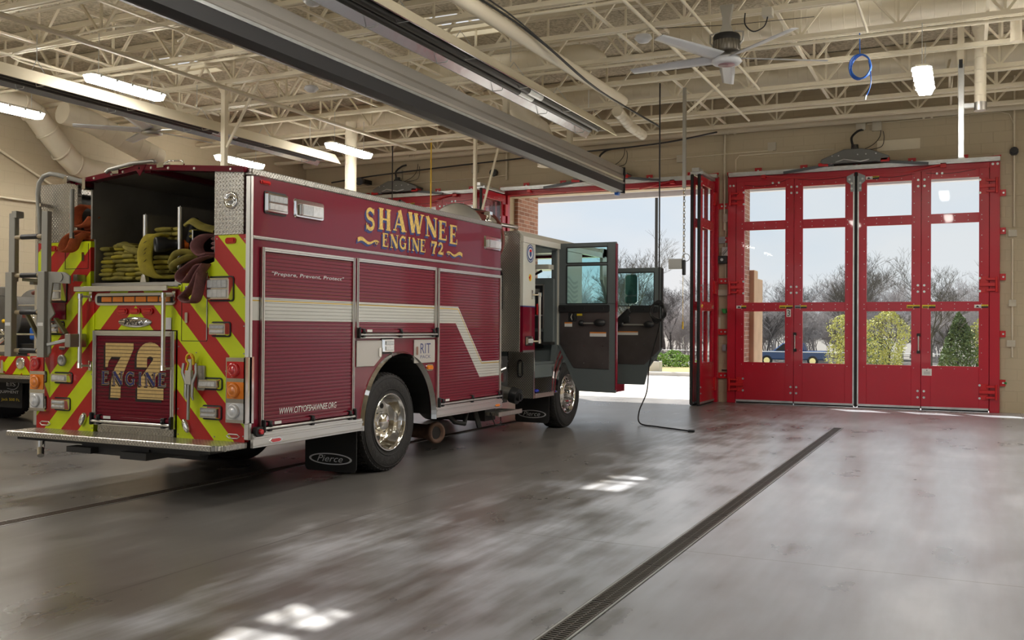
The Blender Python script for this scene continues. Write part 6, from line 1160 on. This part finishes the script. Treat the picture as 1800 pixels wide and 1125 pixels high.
k = MB(); k.box(-2.3, -2.18, 11.9, 12.05, 5.34, 5.44); o = k.build('junction_box', M['box']); k = MB(); k.tube(smooth([(-2.24, 11.97, 5.34), (-2.28, 11.95, 5.22), (-2.4, 11.9, 5.16), (-2.5, 11.9, 5.26), (-2.5, 11.9, 5.40)]), .009, 6); k.build('cable', M['black'], o); tag(o, 'ceiling box with a looped black cable right of the fan', 'junction box')
# ---- floor drains
def drain(x0, x1, y0, y1, label, mtl):
    dn = empty('trench_drain', ((x0 + x1) / 2, y1, 0), label, 'drain'); k = MB(); k.box(x0, x0 + .012, y0, y1, .0, .004); k.box(x1 - .012, x1, y0, y1, 0, .004); k.box(x0, x1, y1 - .012, y1, 0, .004); k.build('drain_frame', M['zinc'], dn)
    k = MB(); k.box(x0 - .006, x1 + .006, y0, y1 + .006, .0004, .0012); k.build('channel', M['under'], dn)
    y = y0; yy = y0
    while yy < y1 - .05:
        ye = min(yy + .915, y1 - .012); k = MB(); q = yy + .01
        k.box(x0 + .014, x0 + .026, yy, ye - .012, .001, .005); k.box(x1 - .026, x1 - .014, yy, ye - .012, .001, .005); k.box((x0 + x1) / 2 - .004, (x0 + x1) / 2 + .004, yy, ye - .012, .001, .004)
        while q < ye - .03: k.box(x0 + .026, x1 - .026, q, q + .013, .001, .005); q += .030
        k.build('grate', mtl, dn, recalc=False); yy = ye
gm = mat('cast_grate', (.12, .11, .10), .45, .6); drain(-1.885, -1.735, -.5, 15.5, 'long narrow floor drain grate running through the open bay', gm)
drain(-6.64, -6.49, -.5, 15.5, 'rusty floor drain grate disappearing under the engine', mat('rusty_grate', (.10, .075, .06), .6, .3))
# ================================================================ SECOND TRUCK (left bay)
B0 = empty('brush_truck', (-13.2, 9.6, 0), 'second fire truck with open deck mostly hidden behind the engine at the left edge', 'fire truck')
F = TR(9.55)
def chev2():
    m = mat('chevron_striping_second', CHEV_R, .35); g = G(m); o, _ = g.sep(); a = g.math('FLOORED_MODULO', g.math('ADD', o[0], .2), 1.0); a = g.math('ABSOLUTE', g.math('SUBTRACT', a, .0)); a = g.math('MINIMUM', a, g.math('SUBTRACT', 1.0, a))
    u = g.math('ADD', g.math('MULTIPLY', a, 1.0), g.math('MULTIPLY', o[2], .95)); kq = g.math('FLOORED_MODULO', g.math('FLOOR', g.math('DIVIDE', g.math('SUBTRACT', 1.10, u), .17)), 2); g.lk(g.mix(kq, CHEV_R, YEL), g.p.inputs['Base Color']); return m
k = MB(F); k.box(-14.45, -11.93, .775, 1.04, -.05, 0); k.build('rear_panel', chev2(), B0)
k = MB(); k.box(-14.45, -11.95, 9.60, 13.5, .75, 1.05); k.build('deck', M['under'], B0); k = MB(F); k.box(-14.5, -11.92, .72, .77, -.05, .12); k.build('bumper', M['dpR'], B0, .005); k = MB(F); k.box(-14.4, -12.0, .66, .72, -.3, .05); k.build('bumper_beam', M['black'], B0)
k = MB(); k.box(-14.4, -11.95, 13.5, 17.6, .7, 1.3); k.box(-14.3, -12.05, 13.9, 16.2, 1.3, 2.15); k.build('cab', M['maroon'], B0, .05)
k = MB(F); k.lathe([(.085, 0), (.085, .03), (.07, .035), (.06, .02), (0, .025)], (-12.40, .94, 0), (0, 0, 1), 20); k.build('round_light', M['chrome'], B0)
k = MB(F)
for x in (-12.80, -12.04): k.rrect(x - .025, x + .025, .80, .98, 0, .02, .01); k.rrect(x - .06, x + .06, .79, .83, 0, .04, .01)
k.build('latch', M['chrome'], B0)
k = MB(TR(9.95)); k.rrect(-13.7, -12.88, .24, .72, 0, .015, .02); fl = k.build('mud_flap', M['rubber'], B0); FF = TR(9.93)
k = MB(FF); text_mb(k, 'EIS', -13.22, -13.02, .565, .63, .002); text_mb(k, 'EQUIPMENT', -13.45, -12.95, .45, .50, .002); k.tube(smooth([(-13.2, .53, .002), (-13.05, .52, .002), (-12.96, .57, .002), (-12.96, .63, .002), (-13.05, .67, .002)]), .006, 4); k.build('lettering', M['sil'], fl); k = MB(FF); text_mb(k, 'AC  Jack 500 Ft.', -13.5, -12.92, .33, .385, .002); k.build('lettering', M['yellowlab'], fl)
k = MB(F); k.rrect(-14.4, -13.75, 1.0, 1.01, 0, .001, .001)
def t2(xo, y): 
    k = MB(); k.lathe([(.24, -.02), (.36, .0), (.44, -.02), (.45, -.05), (.45, -.20), (.44, -.23), (.36, -.25), (.24, -.23), (0, -.2)], (xo, y, .45), (1, 0, 0), 40)
    for i in range(36):
        a = 2 * math.pi * i / 36
        for j in range(3): xa = xo - .05 - .065 * j; a2 = a + .08 * (j % 2); c1, s1 = math.cos(a2), math.sin(a2); k.bar((xa - .026, y + .455 * c1, .45 + .455 * s1), (xa + .026, y + .455 * c1, .45 + .455 * s1), .05, .02, up=(0, c1, s1))
    k.v = [Vector((v.x, v.y, max(v.z, 0))) for v in k.v]; k.build('tire', M['tire'], B0, recalc=False)
t2(-12.72, 10.55); t2(-12.45, 10.55); t2(-13.9, 10.55); t2(-12.3, 15.9); t2(-13.95, 15.9)
k = MB(); k.lathe([(0, 0), (.42, 0), (.44, .015), (.42, .03), (0, .03)], (-13.12, 9.75, 1.63), (0, 1, 0), 40); k.lathe([(.30, -.01), (.31, -.015), (.32, -.01)], (-13.12, 9.75, 1.63), (0, 1, 0), 40); k.lathe([(0, 0), (.42, 0), (.42, .03), (0, .03)], (-13.12, 10.3, 1.63), (0, 1, 0), 32); k.cyl((-13.12, 9.78, 1.63), (-13.12, 10.3, 1.63), .3, 24); rl2 = k.build('hose_reel', M['dark'], B0)
k = MB(F); k.bar((-12.75, 1.30, .04), (-12.55, 1.25, .02), .04, .04); k.tube(smooth([(-12.95, 1.3, .05), (-12.8, 1.42, .05), (-12.7, 1.35, .05)]), .022, 8); k.tube(smooth([(-13.0, 1.12, .06), (-12.85, 1.2, .08), (-12.7, 1.3, .05)]), .03, 8); k.sphere((-12.66, 1.42, .0), .05); k.tube(smooth([(-12.35, 1.62, -.1), (-12.15, 1.62, 0), (-12.08, 1.5, 0), (-12.06, 1.36, 0)]), .045, 10); k.build('pump_pipe', M['chrome'], B0)
k = MB(); k.box(-12.75, -12.0, 9.75, 10.4, 1.06, 1.22); k.box(-12.5, -12.15, 9.8, 10.2, 1.22, 1.38); k.cyl((-12.25, 9.7, 1.3), (-12.25, 9.9, 1.3), .09, 16); k.box(-12.9, -12.7, 9.7, 10.0, 1.1, 1.35); k.build('pump_unit', M['black'], B0, .01)
k = MB(); k.box(-12.42, -12.25, 9.68, 9.75, 1.28, 1.46); k.build('blue_valve', M['bluecord'], B0, .02); k = MB(); k.sphere((-12.86, 9.6, 1.55), .03); k.build('yellow_knob', M['yelcord'], B0)
k = MB(F); k.tube(smooth([(-12.3, 1.96, -.1), (-12.1, 2.0, -.05), (-11.95, 2.06, 0)]), .03, 8); k.box(-12.42, -12.28, 1.6, 1.68, -.1, -.02); k.build('red_hose', M['hoseR'], B0)
k = MB(); k.box(-12.75, -11.95, 10.5, 10.55, 1.06, 2.15); k.box(-12.95, -12.7, 10.5, 10.55, 1.5, 2.35); k.build('tread_box', M['dpR'], B0); k = MB(); k.box(-12.22, -12.0, 10.47, 10.5, 1.2, 2.1); k.build('dark_locker', M['black'], B0)
k = MB(F); k.cyl((-12.9, 1.36, .02), (-11.95, 1.36, .02), .014, 8); k.cyl((-12.5, 1.78, -.02), (-11.95, 1.78, -.02), .012, 8); k.build('guard_rail', M['alu'], B0); k = MB(F); k.cyl((-12.22, 1.06, 0), (-12.22, 1.10, 0), .04, 10); k.build('red_cap', M['lred'], B0); k = MB(F); k.box(-12.15, -11.95, 1.06, 1.10, 0, .005); k.build('data_plate', M['whitelab'], B0)
# ================================================================ OUTSIDE
k = MB(); k.box(-60, 40, -30, YB_ - .3, -.2, -.01); struct(k.build('ground', M['apron']))
k = MB(); k.box(-60, 40, WY + .25, 30.2, -.2, -.01); struct(k.build('ground', M['apron']))
k = MB(); k.box(-60, 40, 30.2, 30.4, -.2, .11); struct(k.build('trim_1', M['apron'], None, .02))
k = MB(); k.add([(-80, 30.4, .08), (60, 30.4, .08), (60, 48, -.35), (-80, 48, -.35), (60, 74, -1.45), (-80, 74, -1.45)], [(0, 1, 2, 3), (3, 2, 4, 5)]); tag(k.build('grass_verge', M['grass']), 'dry grass bank beyond the drive', 'grass', kind='stuff')
k = MB(); k.add([(-160, 74, -1.45), (100, 74, -1.45), (100, 88, -1.45), (-160, 88, -1.45)], [(0, 1, 2, 3)]); struct(k.build('ground', M['asph']))
k = MB(); k.add([(-200, 88, -1.45), (140, 88, -1.45), (160, 180, 0), (-260, 180, 0)], [(0, 1, 2, 3)]); k.add([(-260, 180, 0), (160, 180, 0), (200, 300, 1), (-330, 300, 1)], [(0, 1, 2, 3)]); struct(k.build('ground', M['brownbark']))
# brick fins and canopy that shade the doors
for n_, x in enumerate((-9.62, -4.42, .78, -14.9)):
    k = MB(); k.box(x - .0, x + .26, WY + .3, 20.62, 0, 5.6) if 0 else k.box(x - .20, x + .16, WY + .3, 21.35 if n_ == 0 else 20.85, 0, 5.6); struct(k.build('wall_fin', M['brick']))
k = MB(); k.box(-4.36, -4.16, 20.85, 21.25, 0, 2.78); k.box(-4.33, -4.19, 21.25, 21.95, 0, 2.62); struct(k.build('trim_2', M['stone'], None, .01))
k = MB(); k.box(-16, 5, WY + .3, 21.95, 4.72, 5.0); k.box(-16, 5, 21.8, 21.95, 4.60, 5.4); struct(k.build('trim_3', M['trimw']))
k = MB()
for x in (c_ + s * OW for c_ in DC for s in (-1, 1)): k.box(*sorted((x, x - math.copysign(.001, 1))), WY, WY + .3, 0, OH)
# light pole on its concrete base
lp_ = empty('light_pole', (-9.48, 31.2, 0), 'slim pole on a square concrete base beyond the open doorway', 'pole'); k = MB(); k.box(-9.66, -9.30, 31.02, 31.38, 0, .42); k.build('base', M['apron'], lp_, .02); k = MB(); k.cyl((-9.48, 31.2, .42), (-9.48, 31.2, 6), .05, 10); k.box(-9.58, -9.38, 31.1, 31.3, .42, .46); k.build('shaft', M['under'], lp_)
# blue pickup on the road
pk = empty('pickup_truck', (-13.2, 82, -1.45), 'blue pickup truck driving past beyond the closed red doors', 'car')
Yc = 81.0
k = MB(); body = [(-16.1, -.95), (-16.1, -.45), (-15.95, -.35), (-14.5, -.22), (-13.75, .42), (-12.2, .45), (-12.0, -.25), (-10.45, -.22), (-10.4, -.85), (-10.9, -.95)]; k.prism([(-16.1, -.95), (-16.1, -.45), (-15.95, -.33), (-14.55, -.22), (-10.42, -.20), (-10.42, -.95)], 1, Yc, Yc + 1.9); k.build('body', M['carblue'], pk, .08)
k = MB(); k.prism([(-14.65, -.24), (-13.85, .40), (-12.35, .42), (-12.1, -.22)], 1, Yc + .1, Yc + 1.8); k.build('cab', M['carblue'], pk, .08); k = MB(); k.prism([(-14.45, -.20), (-13.80, .34), (-13.2, .35), (-13.2, -.20)], 1, Yc + .08, Yc + .1); k.prism([(-13.1, -.20), (-13.1, .35), (-12.42, .35), (-12.3, -.20)], 1, Yc + .08, Yc + .1); k.build('window', M['black'], pk)
for x in (-15.1, -11.45): k = MB(); k.cyl((x, Yc - .03, -1.03), (x, Yc + .25, -1.03), .42, 24); w_ = k.build('wheel', M['tire'], pk); k = MB(); k.cyl((x, Yc - .05, -1.03), (x, Yc - .03, -1.03), .25, 20); k.build('rim', M['chrome'], w_)
k = MB(); k.box(-16.25, -16.05, Yc + .02, Yc + 1.88, -.98, -.72); k.box(-10.45, -10.3, Yc + .02, Yc + 1.88, -.95, -.75); k.build('bumper', M['chrome'], pk, .03)
# ---- trees
def tree_mesh(seed, H, bushy=1.0, mt=None, spread=.6, lv=6):
    R_ = random.Random(seed); V = []; Fc = []
    def seg(p, q, r0, r1):
        d = (q - p).normalized(); t = Vector((0, 0, 1)) if abs(d.z) < .9 else Vector((1, 0, 0)); a = d.cross(t).normalized(); b = d.cross(a); n = 4 if r0 > .05 else 3; o = len(V)
        for c_, r in ((p, r0), (q, r1)):
            for i in range(n): t_ = 2 * math.pi * i / n; V.append(c_ + (a * math.cos(t_) + b * math.sin(t_)) * r)
        for i in range(n): Fc.append((o + i, o + (i + 1) % n, o + n + (i + 1) % n, o + n + i))
    def grow(p, d, L_, r, lev):
        n = 2 if lev > 1 else 3; q = p
        for i in range(n):
            d2 = (d + Vector((R_.uniform(-1, 1), R_.uniform(-1, 1), R_.uniform(-.4, .7))) * .16).normalized(); q2 = q + d2 * L_ / n; r2 = r * (1 - .22 / n * (i + 1)); seg(q, q2, r, r2); q, d, r = q2, d2, r2
            if lev < lv and (i > 0 or lev > 0) and R_.random() < .75: br(q, d, L_ * .62, r * .5, lev + 1)
        if lev < lv:
            for _ in range(2 if R_.random() < .75 * bushy else 3): br(q, d, L_ * R_.uniform(.62, .86), r * .70, lev + 1)
    def br(q, d, L_, r, lev):
        a = R_.uniform(0, 2 * math.pi); t = Vector((math.cos(a), math.sin(a), R_.uniform(-.1, .5))); nd = (d + t * R_.uniform(.45, spread + .25)).normalized(); grow(q, nd, L_, max(r, .0065), lev)
    grow(Vector((0, 0, 0)), Vector((0, 0, 1)), H * .26, H * .018, 0)
    m_ = max(v.z for v in V); s = H / m_
    me = bpy.data.meshes.new('bare_tree'); me.from_pydata([tuple(v * s) for v in V], [], Fc); me.materials.append(mt or M['bark']); return me
tm = [tree_mesh(11 + i, 10, mt=M['bark'] if i < 2 else M['bark2'], spread=.75, lv=6) for i in range(4)]
tm2 = [tree_mesh(41 + i, 5, mt=M['bark2'], spread=1.1, lv=6, bushy=1.2) for i in range(3)]
def put(me, x, y, z, s, rz, label, group=None, cat='tree', name='bare_tree', sz=1):
    o = bpy.data.objects.new(name, me); COL.objects.link(o); o.location = (x, y, z); o.scale = (s, s, s * sz); o.rotation_euler = (0, 0, rz); return tag(o, label, cat, group)
put(tm[0], -14.6, 44, -.3, .66, 1.0, 'tall bare tree seen through the front cab door window'); put(tm[1], -7.2, 62, -1, .78, 2.2, 'big bare tree rising in the third pane from the left of the closed door')
put(tm[0], -2.0, 60, -1, .73, 4.2, 'bare tree rising in the rightmost pane of the closed door')
rnd = random.Random(9)
for i in range(90):
    y = rnd.uniform(90, 128); xc = -.72 * y + (rnd.random()) * (.78 * y); put(tm[i % 4], xc, y, -1.3, rnd.uniform(.62, .95), rnd.uniform(0, 6), 'bare winter tree in the wood beyond the road', 'bare trees of the wood beyond the road')
for i in range(280):
    y = rnd.uniform(90, 112); xc = -.72 * y + (rnd.random()) * (.78 * y); put(tm2[i % 3], xc, y, -1.4, rnd.uniform(.7, 1.25), rnd.uniform(0, 6), 'tangled grey thicket shrub beyond the road', 'leafless shrubs of the thicket beyond the road', 'shrub', 'bare_shrub')
def leafy(seed, n, w_, h, m_, shape='cone', ls=.10):
    R_ = random.Random(seed); k = MB()
    for i in range(n):
        t = R_.random() ** (.8 if shape == 'cone' else 1); rad = (1 - t) ** .75 * w_ if shape == 'cone' else w_ * math.sqrt(max(0, 1 - (2 * t - 1) ** 2)) * (1.05 - .25 * math.sin(9 * t + seed)); a = R_.uniform(0, 6.283); rr = rad * math.sqrt(R_.uniform(.15, 1)) * (1 + .18 * math.sin(3 * a + seed))
        c_ = Vector((rr * math.cos(a), rr * math.sin(a), t * h)); u = Vector((R_.gauss(0, 1), R_.gauss(0, 1), R_.gauss(0, 1))).normalized(); v = u.cross(Vector((R_.gauss(0, 1), R_.gauss(0, 1), R_.gauss(0, 1)))).normalized(); s = ls * R_.uniform(.6, 1.3)
        P = [c_ - u * s - v * s * .4, c_ + u * s - v * s * .4, c_ + u * s * .5 + v * s * .6, c_ - u * s * .6 + v * s * .5]; b_ = len(k.v); k.v += P; k.f.append([b_, b_ + 1, b_ + 2, b_ + 3]); k.s.append(False); k.m.append(0)
    return k
def shrub(x, y, z, w_, h, m_, seed, label, shape='round', n=3400, ls=.038, name='flowering_shrub', cat='shrub'):
    o = empty(name, (x, y, z), label, cat); k = leafy(seed, n, w_, h, m_, shape, ls); k.v = [v + Vector((x, y, z)) for v in k.v]; k.build('foliage', M[m_], o, recalc=False)
    st_ = tree_mesh(seed, h * .95, spread=.9, lv=4); c_ = bpy.data.objects.new('stem', st_); COL.objects.link(c_); c_.parent = o; c_.scale = (.8, .8, 1)
shrub(-4.3, 40.5, -.2, .85, 2.35, 'leafY', 3, 'yellow flowering shrub in the second lower pane of the closed door'); shrub(-2.75, 39, -.15, .80, 2.45, 'leafY', 5, 'yellow flowering shrub filling the third lower pane'); shrub(-.35, 40.5, -.2, 1.0, 2.4, 'leafG', 8, 'dark green juniper in the rightmost lower pane', 'cone', 5200, .05, 'juniper', 'shrub'); shrub(.75, 41, -.2, .7, 2.5, 'leafY', 12, 'yellow shrub right behind the juniper at the far right'); shrub(-3.5, 43, -.3, .8, 1.5, 'leafG', 15, 'low green bush between the two yellow shrubs', n=2400, name='evergreen_bush')
for i in range(7): shrub(-15.4 + i * .6, 43 + (i % 2) * .5, -.3, .62, .62 + .1 * (i % 3), 'leafL', 20 + i, 'low fresh green bush in the row beyond the open doorway', n=900, ls=.045, name='low_bush'); bpy.data.objects[-1] if 0 else None
for o in bpy.data.objects:
    if o.name.startswith('low_bush'): o['group'] = 'low green bushes along the grass bank'
# guard cables along the road
k = MB(); k.tube([(-70, 76, -.2), (30, 76, -.2)], .03, 4); tag(k.build('guard_cable', M['trimw']), 'thin pale cable stretched along the road', 'cable')
